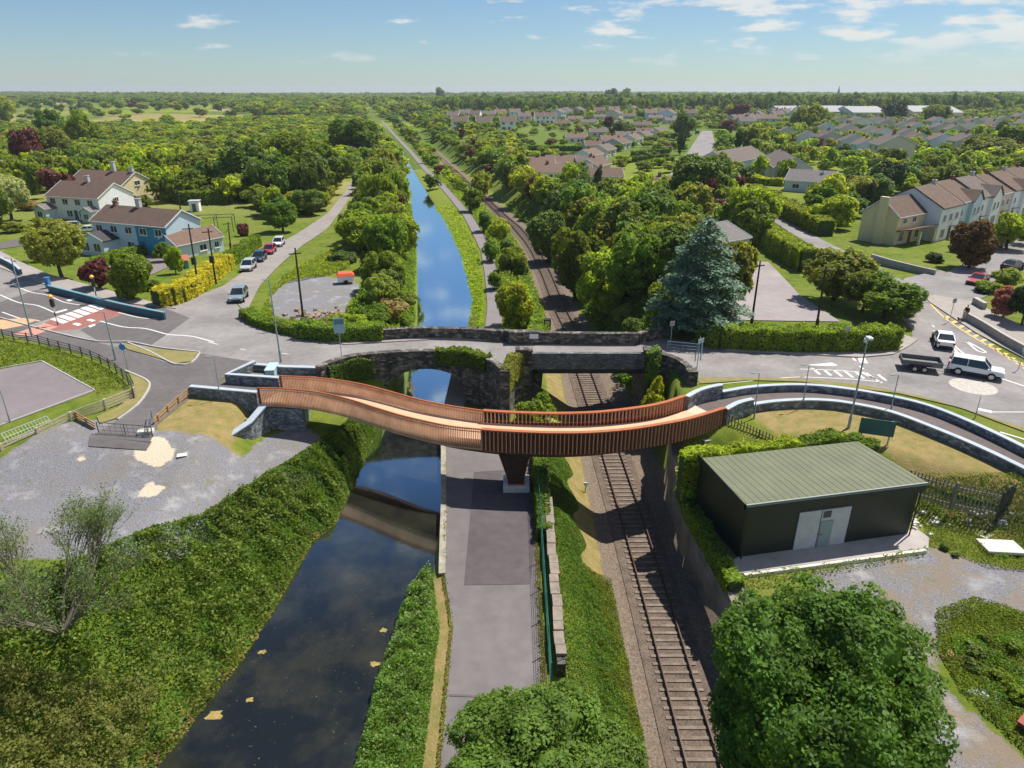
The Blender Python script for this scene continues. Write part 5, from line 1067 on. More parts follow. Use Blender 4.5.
# --- trees singled out in the middle distance: base px, base y, crown w, h
named = [
 (63, 280, 56, 66, 'olive', 'broad olive green tree behind the teal wall, left of the crossing'),
 (134, 300, 44, 50, 'mid', 'rounded green whitish tree at the teal wall, right of the maroon tree'),
 (101, 290, 34, 34, 'copper', 'maroon leaved tree between two green trees behind the teal wall'),
 (165, 262, 20, 20, 'mid', 'small green shrub tree beside the blue annex'),
 (176, 274, 18, 28, 'lime', 'narrow light green tree at the front of the blue annex'),
 (12, 222, 44, 50, 'pale', 'tall tree with whitish blossom at the far left edge'),
 (-8, 235, 50, 60, 'dark', 'dark tree cut by the left picture edge'),
 (33, 170, 34, 44, 'copper', 'dark copper beech far left among green trees'),
 (4, 125, 26, 28, 'olive', 'round olive tree at the left edge before the far fields'),
 (85, 150, 32, 38, 'lime', 'tall light green tree right of the copper beech'),
 (52, 140, 30, 32, 'mid', 'green tree rising just above the copper beech'),
 (58, 165, 36, 38, 'olive', 'olive tree at the copper beech foot'),
 (283, 232, 36, 34, 'mid', 'round grey green tree at the lawn edge beside the lane'),
 (322, 195, 60, 56, 'mid', 'big green tree mass left of the lane top'),
 (250, 195, 62, 54, 'dark', 'dark green tree behind the rear lawn'),
 (296, 180, 50, 52, 'mid', 'tall green tree centre of the belt left of the lane'),
 (208, 190, 46, 40, 'olive', 'olive tree behind the clipped rear hedge'),
 (312, 215, 34, 28, 'dark', 'dark bush tree at the lane bend'),
 (365, 252, 60, 42, 'lime', 'broad pale lime willow beside the lane above the gravel lot'),
 (384, 290, 44, 40, 'mid', 'green tree between willow and canal, lower'),
 (392, 300, 30, 34, 'dark', 'dark green tree overhanging the canal left bank'),
 (372, 272, 30, 22, 'dark', 'dark bush below the pale willow'),
 (382, 228, 40, 58, 'mid', 'tall green tree on the canal bank right of the lane top'),
 (395, 250, 28, 44, 'olive', 'olive green tree leaning over the canal'),
 (356, 160, 46, 40, 'mid', 'green tree at the vanishing lane end'),
 (697, 215, 62, 66, 'dark', 'large dark rounded tree behind the cedar top'),
 (706, 222, 24, 40, 'copper', 'dark red tree against the large dark tree'),
 (752, 240, 56, 56, 'lime', 'broad light green tree right of the red tree'),
 (605, 318, 64, 74, 'lime', 'large bright green tree left of the cedar'),
 (575, 300, 54, 70, 'mid', 'large mid green tree over the railway cutting'),
 (640, 280, 60, 62, 'mid', 'broad green tree behind the bright green tree'),
 (548, 262, 44, 52, 'dark', 'dark green tree at the railway bend'),
 (600, 250, 56, 52, 'mid', 'green tree below the bungalow roofs'),
 (560, 225, 40, 38, 'dark', 'dark tree beside the brown roofed bungalows'),
 (660, 322, 30, 40, 'lime', 'yellow green shrub tree at the cedar left foot'),
 (726, 318, 44, 84, 'olive', 'olive conifer standing behind the cedar'),
 (516, 330, 44, 50, 'lime', 'bright green tree beside the far parapet and towpath'),
 (512, 275, 36, 30, 'mid', 'round green tree between towpath and rails'),
 (833, 300, 66, 56, 'olive', 'wide olive green tree behind the long hedge'),
 (884, 318, 72, 44, 'mid', 'wide leafy tree above the hedge end at the junction'),
 (862, 312, 50, 46, 'olive', 'olive tree between the two wide trees behind the hedge'),
 (968, 268, 46, 50, 'bronze', 'round bronze leaved tree before the white houses'),
 (1006, 250, 40, 40, 'lime', 'round bright green tree on the estate green'),
 (1030, 245, 34, 34, 'lime', 'bright green street tree at the right picture edge'),
 (1003, 318, 28, 32, 'pink', 'pinkish brown garden shrub behind the right wall'),
 (1022, 325, 34, 44, 'deep', 'dense dark green bush at the right edge'),
 (1004, 288, 30, 20, 'olive', 'olive round bush above the pinkish shrub'),
 (986, 292, 28, 12, 'lime', 'low lime hedge shrub beside the pink car'),
 (820, 205, 10, 22, 'deep', 'slim dark cypress before the bungalow door'),
 (846, 212, 12, 26, 'deep', 'slim dark cypress left of the cream house garden'),
 (868, 208, 10, 28, 'deep', 'slim dark cypress nearest the cream house'),
 (560, 420, 0, 0, '', ''),
 (858, 205, 36, 30, 'olive', 'olive shrub tree by the cypress trio'),
 (884, 195, 34, 36, 'deep', 'dark green tree behind the cream house'),
 (930, 180, 40, 34, 'mid', 'leafy green tree behind the white terrace, left'),
 (950, 178, 34, 30, 'olive', 'yellowish green tree behind the white terrace, middle'),
 (985, 165, 50, 30, 'olive', 'broad olive tree right of the white terrace chimneys'),
 (1010, 158, 40, 32, 'mid', 'green tree near the right edge beyond the terrace'),
 (870, 152, 12, 14, 'mid', 'small round street tree between pale gables'),
 (812, 130, 24, 26, 'lime', 'round bright green tree above the estate roofs'),
 (798, 128, 20, 22, 'mid', 'green tree left of the round bright estate tree'),
 (975, 142, 16, 18, 'lime', 'round pale lime tree among far estate roofs'),
 (1000, 142, 16, 20, 'dark', 'round dark tree beside the pale lime estate tree'),
 (893, 122, 26, 20, 'deep', 'dark tree clump before the white warehouse'),
 (935, 124, 32, 20, 'mid', 'green tree clump right of the dark clump'),
 (738, 120, 24, 16, 'copper', 'dark red tree at the top of the town road'),
 (726, 135, 18, 16, 'copper', 'small copper tree beside the town road'),
 (683, 140, 24, 26, 'dark', 'dark round tree at the left of the town road'),
 (749, 150, 22, 22, 'mid', 'green tree right of the town road'),
 (737, 150, 8, 20, 'deep', 'slim dark conifer beside the town road, right'),
 (680, 155, 9, 24, 'deep', 'slim dark conifer beside the town road, left'),
 (608, 130, 12, 14, 'copper', 'tiny round purple tree in the bungalow gardens'),
 (622, 138, 26, 16, 'dark', 'dark round tree in the bungalow gardens'),
 (611, 105, 13, 16, 'dark', 'tall dark tree on the skyline, left of a pair'),
 (625, 105, 13, 16, 'dark', 'tall dark tree on the skyline, right of a pair'),
 (440, 102, 14, 14, 'dark', 'dark round tree alone on the skyline beyond the canal'),
 (598, 186, 8, 20, 'deep', 'slim dark cypress between bungalow and trees'),
 (575, 196, 34, 34, 'dark', 'dark tree hiding the brown roof end'),
 (545, 380, 0, 0, '', '')]
KN = {'copper': 'copper_tree', 'bronze': 'bronze_tree', 'deep': 'dark_tree'}
for px, pb, w_, h_, kd, lb in named:
    if not kd: continue
    sl_ = h_ > w_*1.7
    T(px, pb, w_, h_, kd, lb, name='cypress' if sl_ else KN.get(kd, 'tree'), lod='column' if sl_ else None)
# shrubs near the bridges
def shrub(px, pb, z, rad, h, kind, label, name='shrub'):
    b_ = at(px, pb, z) if z is not None else G(px, pb); d = depth_of(b_); return tree(b_, rad, h, kind, label, name=name, cat='shrub', lod='bush' if rad*F/d > 12 else 'bushfar', trunk=False)
shrub(534, 432, -5.0, 2.1, 4.2, 'mid', 'dense green shrub growing up between the two stone bridges')
shrub(548, 444, -6.0, 1.8, 3.0, 'pale', 'pale green bush at the foot of the shrub between the bridges')
shrub(652, 420, -4.5, 1.2, 4.4, 'lime', 'slender bright shrub against the curved wing wall')
shrub(632, 338, 0, 1.3, 2.2, 'dark', 'ivy clump swallowing the far parapet')
shrub(628, 322, None, 2.2, 2.6, 'olive', 'olive shrub above the ivy clump by the cedar')
for px, pb, r_, h_, kd, lb in [(388, 318, 2.9, 2.3, 'tan', 'straw coloured shrub on the canal bank behind the bridge'), (362, 326, 1.8, 1.5, 'lime', 'low lime bush beside the straw shrub'), (338, 326, 1.6, 1.4, 'lime', 'small lime bush near the telegraph pole'), (320, 330, 1.7, 1.3, 'olive', 'small olive bush on the gravel lot edge'), (398, 327, 1.7, 1.4, 'mid', 'green bush behind the far parapet end'), (377, 322, 2.0, 2.0, 'mid', 'green bush between lime and straw shrubs'), (404, 305, 1.9, 1.7, 'olive', 'olive bush on the canal edge'), (344, 262, 2.6, 2.0, 'dark', 'dark low bush at the willow foot'),
      (955, 252, 1.2, 1.6, 'deep', 'small dark ball shrub on the cream house lawn'), (983, 294, .9, 1.2, 'deep', 'small dark square shrub beside the lime hedge'), (932, 262, 1.6, 1.6, 'deep', 'dark shrub at the end of the garden wall'), (790, 203, 1.8, 1.4, 'lime', 'yellow green ball shrub by the bungalow drive'), (812, 208, 2.2, 1.6, 'olive', 'golden round shrub before the bungalow'), (775, 196, 2.0, 1.6, 'olive', 'tan green round shrub in the bungalow garden'), (833, 222, 2.4, 2.2, 'dark', 'dark shrub below the golden shrub'),
      (20, 268, 1.5, 1.4, 'dark', 'dark shrub behind the curved pale blue wall'), (42, 262, 1.8, 1.4, 'lime', 'lime shrub at the gate pillar'), (113, 280, 1.5, 1.4, 'lime', 'low lime shrub beneath the maroon tree'), (150, 290, 1.6, 1.3, 'mid', 'green shrub against the yellow hedge'), (30, 210, 3.0, 2.4, 'tan', 'rusty tan bush beside the white house porch'), (15, 232, 3, 2.2, 'olive', 'olive bush between road and white house'), (45, 228, 3, 2.2, 'mid', 'green bush in front of the white house'), (146, 207, 2.6, 3.2, 'olive', 'rounded golden green bush between the white and blue houses'), (244, 236, 1.3, 3.0, 'copper', 'small dark red tree beside the pergola'),
      (672, 325, 1.6, 1.4, 'lime', 'lime bush behind the blue grey railing'), (520, 318, 1.5, 1.5, 'dark', 'dark bush at the towpath and cutting edge')]:
    shrub(px, pb, None, r_, h_, kd, lb)
# weeds in the right yard and on the banks
for i, (px, pb, r_, kd) in enumerate([(975, 655, .6, 'dark'), (972, 670, .5, 'dark'), (1010, 650, .55, 'mid'), (985, 640, .4, 'mid'), (1000, 680, .5, 'mid'), (943, 549, .35, 'dark'), (955, 556, .25, 'dark'), (1003, 557, .3, 'dark'), (1015, 700, .6, 'mid'), (940, 505, .6, 'dark'), (975, 512, .7, 'dark'), (1000, 515, .6, 'deep'), (955, 508, .5, 'mid'), (1008, 533, .45, 'mid'), (870, 478, .5, 'mid')]):
    shrub(px, pb, -2.8 if pb > 520 else -2.4, r_, r_*1.2, kd, 'small leafy weed clump in the yard behind the shed', 'weed_clump')['group'] = 'weed clumps in the right yard'
shrub(1006, 528, -2.6, .5, .8, 'pink', 'small pink flowering bush beside the rubble mound')
# --- hedges
def hedge(label, pts, wd, h, kind, zb=None, name='hedge', dens=1.0, leaf=.13, cat='hedge'):
    P = [Vector(p) for p in pts]; P = smooth_line(P, 0.8) if len(P) > 2 else P; rg = np.random.default_rng(len(label)); P = [p for p in P]
    segs = [(a, b_) for a, b_ in zip(P, P[1:]) if (b_-a).length > .05]; c_ = P[len(P)//2]; t = thing(name, label, cat, tuple(c_)); PP = []; NN = []
    d = depth_of(c_); lf = max(leaf, d*0.0017)
    for a, b_ in segs:
        L = (b_-a).length; e = (b_-a)/L; n_ = Vector((-e.y, e.x, 0)).normalized(); k = int(L*(2*h+wd)*2.2/(lf*lf*1.24)*dens)
        s = rg.uniform(-.02, 1.02, k); u = rg.uniform(0, 2*h+wd, k)
        off = np.where(u < h, -wd/2, np.where(u < h+wd, u-h-wd/2, wd/2)); z = np.where(u < h, u, np.where(u < h+wd, h, 2*h+wd-u))
        n0 = np.where(u < h, -1, np.where(u < h+wd, 0, 1)); nz = np.where((u >= h) & (u < h+wd), 1, .15)
        base3 = np.array(a)[None, :]+s[:, None]*np.array(b_-a)[None, :]
        wob = 0.12*np.sin(base3[:, 0]*1.7+base3[:, 1]*1.3)+.07*np.sin(base3[:, 0]*4.1-base3[:, 1]*3)+rg.normal(0, .05, k)
        edge = np.clip((h-z)/0.5, 0, 1); rd = np.where(edge < 1, (1-edge)*.18, 0)
        q = base3+np.array(n_)[None, :]*(off*(1+wob*.5-rd*.6))[:, None]; q[:, 2] += z+wob*np.where(z > h*.7, 1.2, .2)*min(1, h/1.5)
        PP.append(q); NN.append(np.array(n_)[None, :]*n0[:, None]+np.array([0, 0, 1])[None, :]*nz[:, None])
    PP = np.concatenate(PP)-np.array(c_); NN = np.concatenate(NN); V, Fq = leaves(PP, NN, lf, rg, jit=.55); link('foliage', mesh_np('foliage', V, Fq, [LM[kind]]), t)
    zz_ = {(round(p.x, 3), round(p.y, 3)): p.z for p in P}; m_ = MB(); m_.wall(P, wd*.8, lambda x, y: zz_[(round(x, 3), round(y, 3))]-.3, lambda x, y: zz_[(round(x, 3), round(y, 3))]+h*.9); m_.build('dark_core', LM['deep'], t); return t  # solid dark core added so no light leaks through the leaves
Gp = lambda l: [G(*p) for p in l]
hedge('long thick clipped green hedge along the road, right of the cedar', [at(*p, .1) for p in [(704, 341), (720, 345), (790, 348), (860, 348), (893, 346)]], 2.3, 2.1, 'mid')
hedge('long bright yellow hedge along the lane beside the blue house', [at(157, 306, 0), at(185, 298, 0)]+Gp([(214, 277), (226, 268)]), 2.6, 2.0, 'yellow')
hedge('green hedge continuing the yellow hedge along the lane', Gp([(224, 270), (240, 258), (256, 246)]), 2.0, 1.8, 'mid')
hedge('dark green hedge in front of the blue house drive', Gp([(92, 272), (115, 262), (150, 254)]), 1.6, 1.6, 'mid')
hedge('clipped green hedge behind the rear lawn', Gp([(166, 200), (196, 204), (235, 203)]), 3.5, 3.2, 'mid')
hedge('tall clipped hedge along the inner side of the side road', Gp([(768, 262), (790, 275), (806, 290)])if False else Gp([(765, 243), (785, 258), (808, 272)]), 3.0, 3.2, 'mid')
hedge('tall clipped yellow green hedge beyond the side road, before the bungalow', Gp([(752, 196), (775, 210), (800, 224), (825, 236)]), 3.4, 3.0, 'lime')
hedge('second rounded hedge row beside the cypresses and bungalow', Gp([(742, 178), (760, 184), (784, 186)]), 3.0, 2.0, 'lime')
hedge('rough green hedge hiding the far parapet foot left of the canal', [at(*p, .1) for p in [(300, 335), (330, 338.5), (360, 338.5), (384, 338)]], 1.8, 1.5, 'mid', dens=.8)
hedge('weedy hedge rounding the lane corner', [at(*p, 0) for p in [(246, 316), (262, 325), (282, 331), (305, 335)]], 1.6, .9, 'mid', dens=.8)
hedge('ivy hedge growing over the wall behind the green shed', [c0+ex*a+ey*(dS+.9)+Vector((0, 0, .2)) for a in (-.8, 2, 5, 8)], 1.1, 3.6, 'lime')
hedge('dark ivy thicket at the back corner of the green shed', [c0+ex*(8)+ey*(dS+.9)+Vector((0, 0, .2)), c0+ex*(wS)+ey*(dS+1.0)+Vector((0, 0, .2)), c0+ex*(wS+1.2)+ey*(dS-.5)], 1.4, 3.6, 'mid')
hedge('bushes at the lawn foot outside the palisade fence', [at(*p, -1.9) for p in [(905, 485), (955, 500), (1005, 512)]], .9, .7, 'mid', dens=.7)
hedge('rough hedge between greenway and railway beyond the bridge', [Vector(((np.interp(y, *TOW)+np.interp(y, *RL))/2, y, -4.6)) for y in range(76, 110, 6)], 2.0, 1.6, 'mid', dens=.7)
hedge('thin scrub hedge between canal and greenway beyond the bridge', [Vector((np.interp(y, *TOW)-2.6, y, -4.1)) for y in range(74, 90, 6)], 1.0, .8, 'olive', dens=.7)
def ivy(label, pts, wd, h, kind, n_=None, dens=1.0): return hedge(label, pts, wd, h, kind, name='ivy', cat='ivy', dens=dens)
ivy('bright ivy mat hanging over the canal bridge parapet crown', [Vector((p.x, p.y-.1, .2)) for p in BNs if -7.5 < p.x < -2.2], 1.1, 1.25, 'mid')
ivy('dark ivy over the left shoulder of the canal bridge', [Vector((p.x, p.y-.3, -.9)) for p in BNs if -17.0 < p.x < -13.0], 1.0, 1.8, 'dark')
ivy('ivy wrapping the left pillar of the railway bridge', [Vector((p.x, p.y-.1, -1.0)) for p in RWLs], .9, 2.4, 'olive')
ivy('dark ivy wrapping the right pillar of the railway bridge', [Vector((12.6, 60.1, -3.5)), Vector((13.8, 60.2, -3.5))], 1.3, 5.1, 'dark')
ivy('ivy spilling over the top of the tall retaining wall', [Vector((x, y, -3.3)) for x, y in ((13.1, 32), (12.95, 34), (12.8, 36), (12.6, 38), (12.4, 40), (12.5, 42))], 1.0, .95, 'mid')
ivy('ivy smothering the old boundary wall beside the towpath', [Vector((2.2, y, -4.0)) for y in (38, 40, 42, 45, 48, 51, 54)], 1.0, 1.2, 'mid')
# --- ground cover in masses
def cover(name, label, cat, fn, n, leaf, kind, seed, hgt=.5, jit=.8, patchy=0):
    "stuff: leaves spread over an area; fn(rg,n) gives plan points"
    rg = np.random.default_rng(seed); X, Y, K = fn(rg, n)
    if patchy: ok = (np.sin(X*.9+patchy+np.sin(Y*.7)*2)*np.sin(Y*.8-patchy+np.sin(X*.5)*2)+.5*np.sin(X*2.3+Y*1.7)) > -.05; X, Y, K = X[ok], Y[ok], K[ok]
    Z = Hgrid(X, Y)
    bump_ = .5+.5*np.sin(X*2.1+np.sin(Y*1.7)*1.5)*np.sin(Y*2.4+np.sin(X*1.3)*1.2); bump2 = .5+.5*np.sin(X*5.3+Y*2.2)*np.sin(Y*6.1-X*1.9)
    hh = hgt*K*(0.35+.75*bump_+.35*bump2); Z = Z+hh*rg.uniform(.55, 1.0, len(X))
    P = np.stack([X, Y, Z], 1); N = np.tile([0, 0, 1.0], (len(X), 1)); V, Fq = leaves(P, N, leaf, rg, jit=jit)
    o = link(name, mesh_np(name, V, Fq, [LM[kind]])); tag(o, label, cat, kind='stuff'); return o
def bank_l(rg, n):
    Y = rg.uniform(19, 57, n); x0 = np.interp(Y, *X0)-.2; cl = np.interp(Y, *CL)+.25; t = rg.uniform(0, 1, n); X = x0+(cl-x0)*t
    K = np.clip(np.minimum((X-x0)/1.2, (cl-X)/.8), .12, 1); return X, Y, K
def near_left(rg, n):
    Y = rg.uniform(19, 33, n); x0 = np.interp(Y, *X0)+.5; X = x0-rg.uniform(0, 14, n); ok = (Y < 31.5-(x0-X)*.25); return X[ok], Y[ok], np.full(ok.sum(), 1.0)
cover('brambles', 'thick green brambles and nettles covering the left canal bank', 'brambles', bank_l, 62000, .085, 'bank', 1, .8)
cover('brambles', 'brighter nettle tops mixed through the left canal bank', 'nettles', bank_l, 42000, .10, 'bankgrass', 2, 1.2, jit=2.0, patchy=1)
cover('brambles', 'darker bramble clumps on the left canal bank', 'brambles', bank_l, 30000, .1, 'dark', 52, 1.3, patchy=3.5)
cover('brambles', 'brown green thicket in the bottom left corner', 'brambles', lambda rg, n: (lambda t, y: (-17-t*12, y, np.ones(n)))(rg.uniform(0, 1, n), rg.uniform(18, 25, n)), 22000, .08, 'bronzeg', 53, 2.0)
cover('brambles', 'dark undergrowth filling the lower left bank', 'brambles', near_left, 26000, .09, 'bank', 3, 1.0)
def bank_r(rg, n):
    Y = rg.uniform(20, 35, n); a = np.interp(Y, *CR)-.4; b_ = np.interp(Y, *TL)-.7; t = rg.uniform(0, 1, n); return a+(b_-a)*t, Y, np.clip(np.minimum(t, 1-t)*5, .2, 1)
cover('bank_plants', 'dense green reeds and weeds between canal and towpath', 'weeds', bank_r, 17000, .075, 'bank', 4, .9)
cover('bank_plants', 'pale flowering weeds at the towpath bank', 'weeds', lambda rg, n: (lambda X, Y, K: (X, Y, K))(*bank_r(rg, n)), 2500, .06, 'pale', 14, 1.05)
def slope(rg, n):
    Y = rg.uniform(20, 58, n); xr = np.interp(Y, [33, 38, 58], [6.5, 4.9, 4.6])+.35*np.sin(Y*1.3); X = 2.9+(xr-2.9)*rg.uniform(0, 1, n)**.8; return X, Y, np.clip((xr+.2-X)/1.2, .15, 1)
cover('slope_weeds', 'leafy weeds on the slope between boundary wall and railway', 'weeds', slope, 26000, .065, 'bank', 5, .6)
cover('slope_weeds', 'yellow green grass tufts on the slope beside the railway', 'grass', slope, 26000, .05, 'grassb', 6, .6, jit=2.0)
def slope2(rg, n):
    Y = rg.uniform(20, 37, n); X = rg.uniform(4.6, 6.7, n); return X, Y, np.full(n, .8)
cover('slope_weeds', 'bright yellow green grass strip along the lower railway slope', 'grass', slope2, 24000, .055, 'grassb', 61, .5, jit=2.0)
def pedge(rg, n):
    Y = rg.uniform(20, 56, n); X = np.where(rg.uniform(0, 1, n) < .6, 1.75+np.abs(rg.normal(0, .16, n))*-1, np.interp(Y, *TL)+np.abs(rg.normal(0, .10, n))-.1); return X, Y, rg.uniform(.2, .6, n)
cover('path_edge_grass', 'ragged dry grass creeping over the towpath edges', 'grass', pedge, 5200, .05, 'tan', 62, .3, jit=1.6)
cover('path_edge_grass', 'green tufts creeping over the towpath edges', 'grass', pedge, 4200, .05, 'grassb', 63, .35, jit=1.6)
def edge_reeds(rg, n):
    Y = rg.uniform(21, 57, n); X = np.interp(Y, *CL)+rg.normal(.1, .42, n)+.3*np.sin(Y*1.9); return X, Y, np.full(n, .4)
cover('reed_fringe', 'dry tan reeds fringing the left water edge', 'reeds', edge_reeds, 9000, .08, 'tan', 7, .45, jit=1.5)
def tufts(poly, z):
    pl = P2(poly, z)
    def f(rg, n):
        xs_ = [p[0] for p in pl]; ys_ = [p[1] for p in pl]; X = rg.uniform(min(xs_), max(xs_), n*2); Y = rg.uniform(min(ys_), max(ys_), n*2); ok = inpoly(X, Y, pl); return X[ok], Y[ok], np.ones(ok.sum())
    return f
cover('grass', 'rough yellow green grass in the right yard', 'grass', tufts([(935, 612), (975, 598), (1060, 625), (1100, 768), (1040, 768), (960, 690), (938, 650)], -2.8), 16000, .06, 'grassb', 8, .28, jit=2)
cover('grass', 'leafy weeds among the right yard grass', 'weeds', tufts([(950, 640), (1060, 635), (1100, 768), (1040, 768), (985, 705), (960, 680)], -2.8), 6000, .07, 'bank', 18, .35, patchy=2)
cover('grass', 'rough grass by the palisade fence', 'grass', tufts([(915, 500), (1040, 515), (1060, 575), (990, 568), (930, 545)], -2.8), 12000, .05, 'grassb', 9, .25, jit=2)
cover('grass', 'lush grass of the bank below the curved fence', 'grass', tufts([(-60, 320), (0, 340), (60, 352), (110, 372), (128, 388), (100, 398), (92, 388), (42, 360), (0, 370), (-60, 378)], -.1), 16000, .10, 'grassb', 10, .3, jit=2)
cover('grass', 'weeds along the shed apron and wall', 'weeds', tufts([(742, 575), (860, 562), (925, 548), (925, 556), (760, 590), (742, 600)], -2.8), 2500, .07, 'mid', 12, .3)
def farbank(rg, n):
    Y = 74+(rg.uniform(0, 1, n)**1.3)*110; a = np.interp(Y, *CL); X = a-rg.uniform(.3, 7, n); return X, Y, np.full(n, 1.0)
cover('bank_scrub', 'tangled scrub on the far left canal bank', 'scrub', farbank, 26000, .22, 'mid', 21, 1.2)
def farbank2(rg, n):
    Y = 74+(rg.uniform(0, 1, n)**1.3)*110; a = np.interp(Y, *CR); b_ = np.interp(Y, *TOW)-1.6; return a+(b_-a)*rg.uniform(0, 1, n), Y, np.full(n, .8)
cover('bank_scrub', 'grass and scrub between far canal and greenway', 'scrub', farbank2, 9000, .16, 'lime', 22, .7)
def gapveg(rg, n):
    Y = 76+(rg.uniform(0, 1, n)**1.2)*170; a = np.interp(Y, *TOW)+1.3; b_ = np.interp(Y, *RL)-2.9; return a+(b_-a)*rg.uniform(0, 1, n), Y, rg.uniform(.4, 1, n)
cover('bank_scrub', 'tangled scrub between greenway and railway', 'scrub', gapveg, 24000, .17, 'mid', 31, 1.3)
cover('bank_scrub', 'paler scrub between greenway and railway', 'scrub', gapveg, 9000, .15, 'lime', 32, 1.2)
for i, (px, pb, r_, kd) in enumerate([(500, 290, 1.6, 'mid'), (522, 300, 1.8, 'lime'), (497, 262, 1.8, 'mid'), (528, 282, 1.6, 'mid'), (505, 242, 2.0, 'lime'), (490, 232, 1.8, 'dark'), (478, 212, 2.2, 'mid'), (487, 200, 2.2, 'lime'), (512, 258, 1.6, 'dark')]):
    T(px-6, pb, r_*11, r_*12, kd, ['nearest', 'second', 'third', 'fourth', 'fifth', 'sixth', 'seventh', 'eighth', 'ninth'][i]+' bushy tree from the bridge between greenway and rails', group='bushy trees between greenway and rails')
def cutt(rg, n):
    Y = 71+(rg.uniform(0, 1, n)**1.3)*130; a = np.interp(Y, *RL)+3.6; return a+rg.uniform(0, 8, n), Y, np.full(n, 1.0)
cover('cutting_scrub', 'scrub clothing the railway cutting side', 'scrub', cutt, 22000, .22, 'mid', 23, 1.2)
def lane_green(rg, n):
    f = tufts([(262, 318), (272, 290), (300, 262), (340, 235), (350, 262), (330, 272), (285, 282), (270, 300), (276, 322), (330, 332), (400, 330), (400, 336), (300, 334)], -.2); return f(rg, n)
cover('rough_grass', 'bright rough growth around the gravel lot', 'scrub', lane_green, 30000, .12, 'lime', 24, .6)
cover('rough_grass', 'darker nettles around the gravel lot', 'scrub', lane_green, 12000, .14, 'mid', 25, .7)
# ================================================================== houses
def rfm(n, c, c2): return mat(n, c, 0.85, col2=c2, scale=1.2, world=True, bump=.4, bscale=10)
ROOFB = rfm('brown_tile_roof', (0.145, 0.095, 0.07), (0.10, 0.068, 0.055)); ROOFG = rfm('grey_brown_roof', (0.16, 0.125, 0.105), (0.115, 0.09, 0.078)); ROOFT = rfm('terracotta_roof', (0.19, 0.122, 0.088), (0.14, 0.09, 0.068)); ROOFR = rfm('red_brown_roof', (0.155, 0.10, 0.072), (0.11, 0.072, 0.054)); ROOFS = rfm('slate_grey_roof', (0.19, 0.17, 0.165), (0.14, 0.125, 0.12))
WW = mat('white_render', (0.80, 0.80, 0.82), .85, var=.04, scale=.5, world=True); WB = mat('pale_blue_render', (0.50, 0.62, 0.72), .85, var=.05, scale=.5, world=True); WT = mat('teal_render', (0.05, 0.26, 0.38), .85, var=.08, scale=.5, world=True)
WC = mat('cream_render', (0.70, 0.59, 0.36), .85, var=.05, scale=.5, world=True); WG = mat('grey_render', (0.55, 0.54, 0.54), .85, var=.06, scale=.5, world=True); WBE = mat('beige_render', (0.66, 0.58, 0.50), .85, var=.05, scale=.5, world=True); WBL = mat('light_blue_grey_render', (0.54, 0.64, 0.74), .85, var=.05, scale=.5, world=True)
TRIM = mat('white_trim', (0.75, 0.75, 0.74), .6); DTRIM = mat('dark_trim', (0.05, 0.045, 0.045), .6); BRICK = mat('brick_chimney', (0.25, 0.12, 0.09), .9, var=.2, scale=4)
def hbody(t, L, D, he, rise, wm, rm, trim=TRIM, ov=0.3, ovg=0.18, x0=0, y0=0, along='x', zb=-0.6):
    "gabled block in the local frame of t: ridge along x (or along y)"
    def tf(x, y, z): return (x0+x, y0+y, z) if along == 'x' else (x0+y, y0+x, z)
    mb = MB(); pr = [(0, zb), (D, zb), (D, he), (D/2, he+rise), (0, he)]
    vs = [tf(0, a, z) for a, z in pr]+[tf(L, a, z) for a, z in pr]; mb.add(vs, [(0, 1, 2, 3, 4), (9, 8, 7, 6, 5)]+[(i, i+5, (i+1) % 5+5, (i+1) % 5) for i in range(5)]); mb.build('wall', wm, t, local=True)
    mb = MB(); sl = rise/(D/2); th = .16
    for s in (0, 1):
        ye = -ov if s == 0 else D+ov; z_e = he-ov*sl+.02; vs = [tf(-ovg, ye, z_e), tf(L+ovg, ye, z_e), tf(L+ovg, D/2, he+rise+.02), tf(-ovg, D/2, he+rise+.02)]
        mb.add(vs+[(v[0], v[1], v[2]+th) for v in vs], [(0, 1, 2, 3), (4, 5, 6, 7), (0, 1, 5, 4), (1, 2, 6, 5), (2, 3, 7, 6), (3, 0, 4, 7)])
    r = mb.build('roof', rm, t, local=True)
    mb = MB()
    for xe in (-ovg-.04, L+ovg+.04):
        for s in (0, 1):
            a = Vector(tf(xe, -ov if s == 0 else D+ov, he-ov*sl+.04)); b_ = Vector(tf(xe, D/2, he+rise+.04)); q = [a, b_, b_+Vector((0, 0, .22)), a+Vector((0, 0, .22))]; off = Vector(tf(.05, 0, 0))-Vector(tf(0, 0, 0)); mb.add(q+[v+off for v in q], [(0, 1, 2, 3), (7, 6, 5, 4), (0, 4, 5, 1), (1, 5, 6, 2), (2, 6, 7, 3), (3, 7, 4, 0)])
    a = tf(L/2, -ov-.05, he-ov*sl+.06); d_ = tf(L+2*ovg, .09, .13) if along == 'x' else None
    if along == 'x': mb.box((x0+L/2, y0-ov-.05, he-ov*sl+.08), (L+2*ovg, .09, .13))
    else: mb.box((x0-ov-.05, y0+L/2, he-ov*sl+.08), (.09, L+2*ovg, .13))
    mb.build('fascia', trim, t, local=True); return r
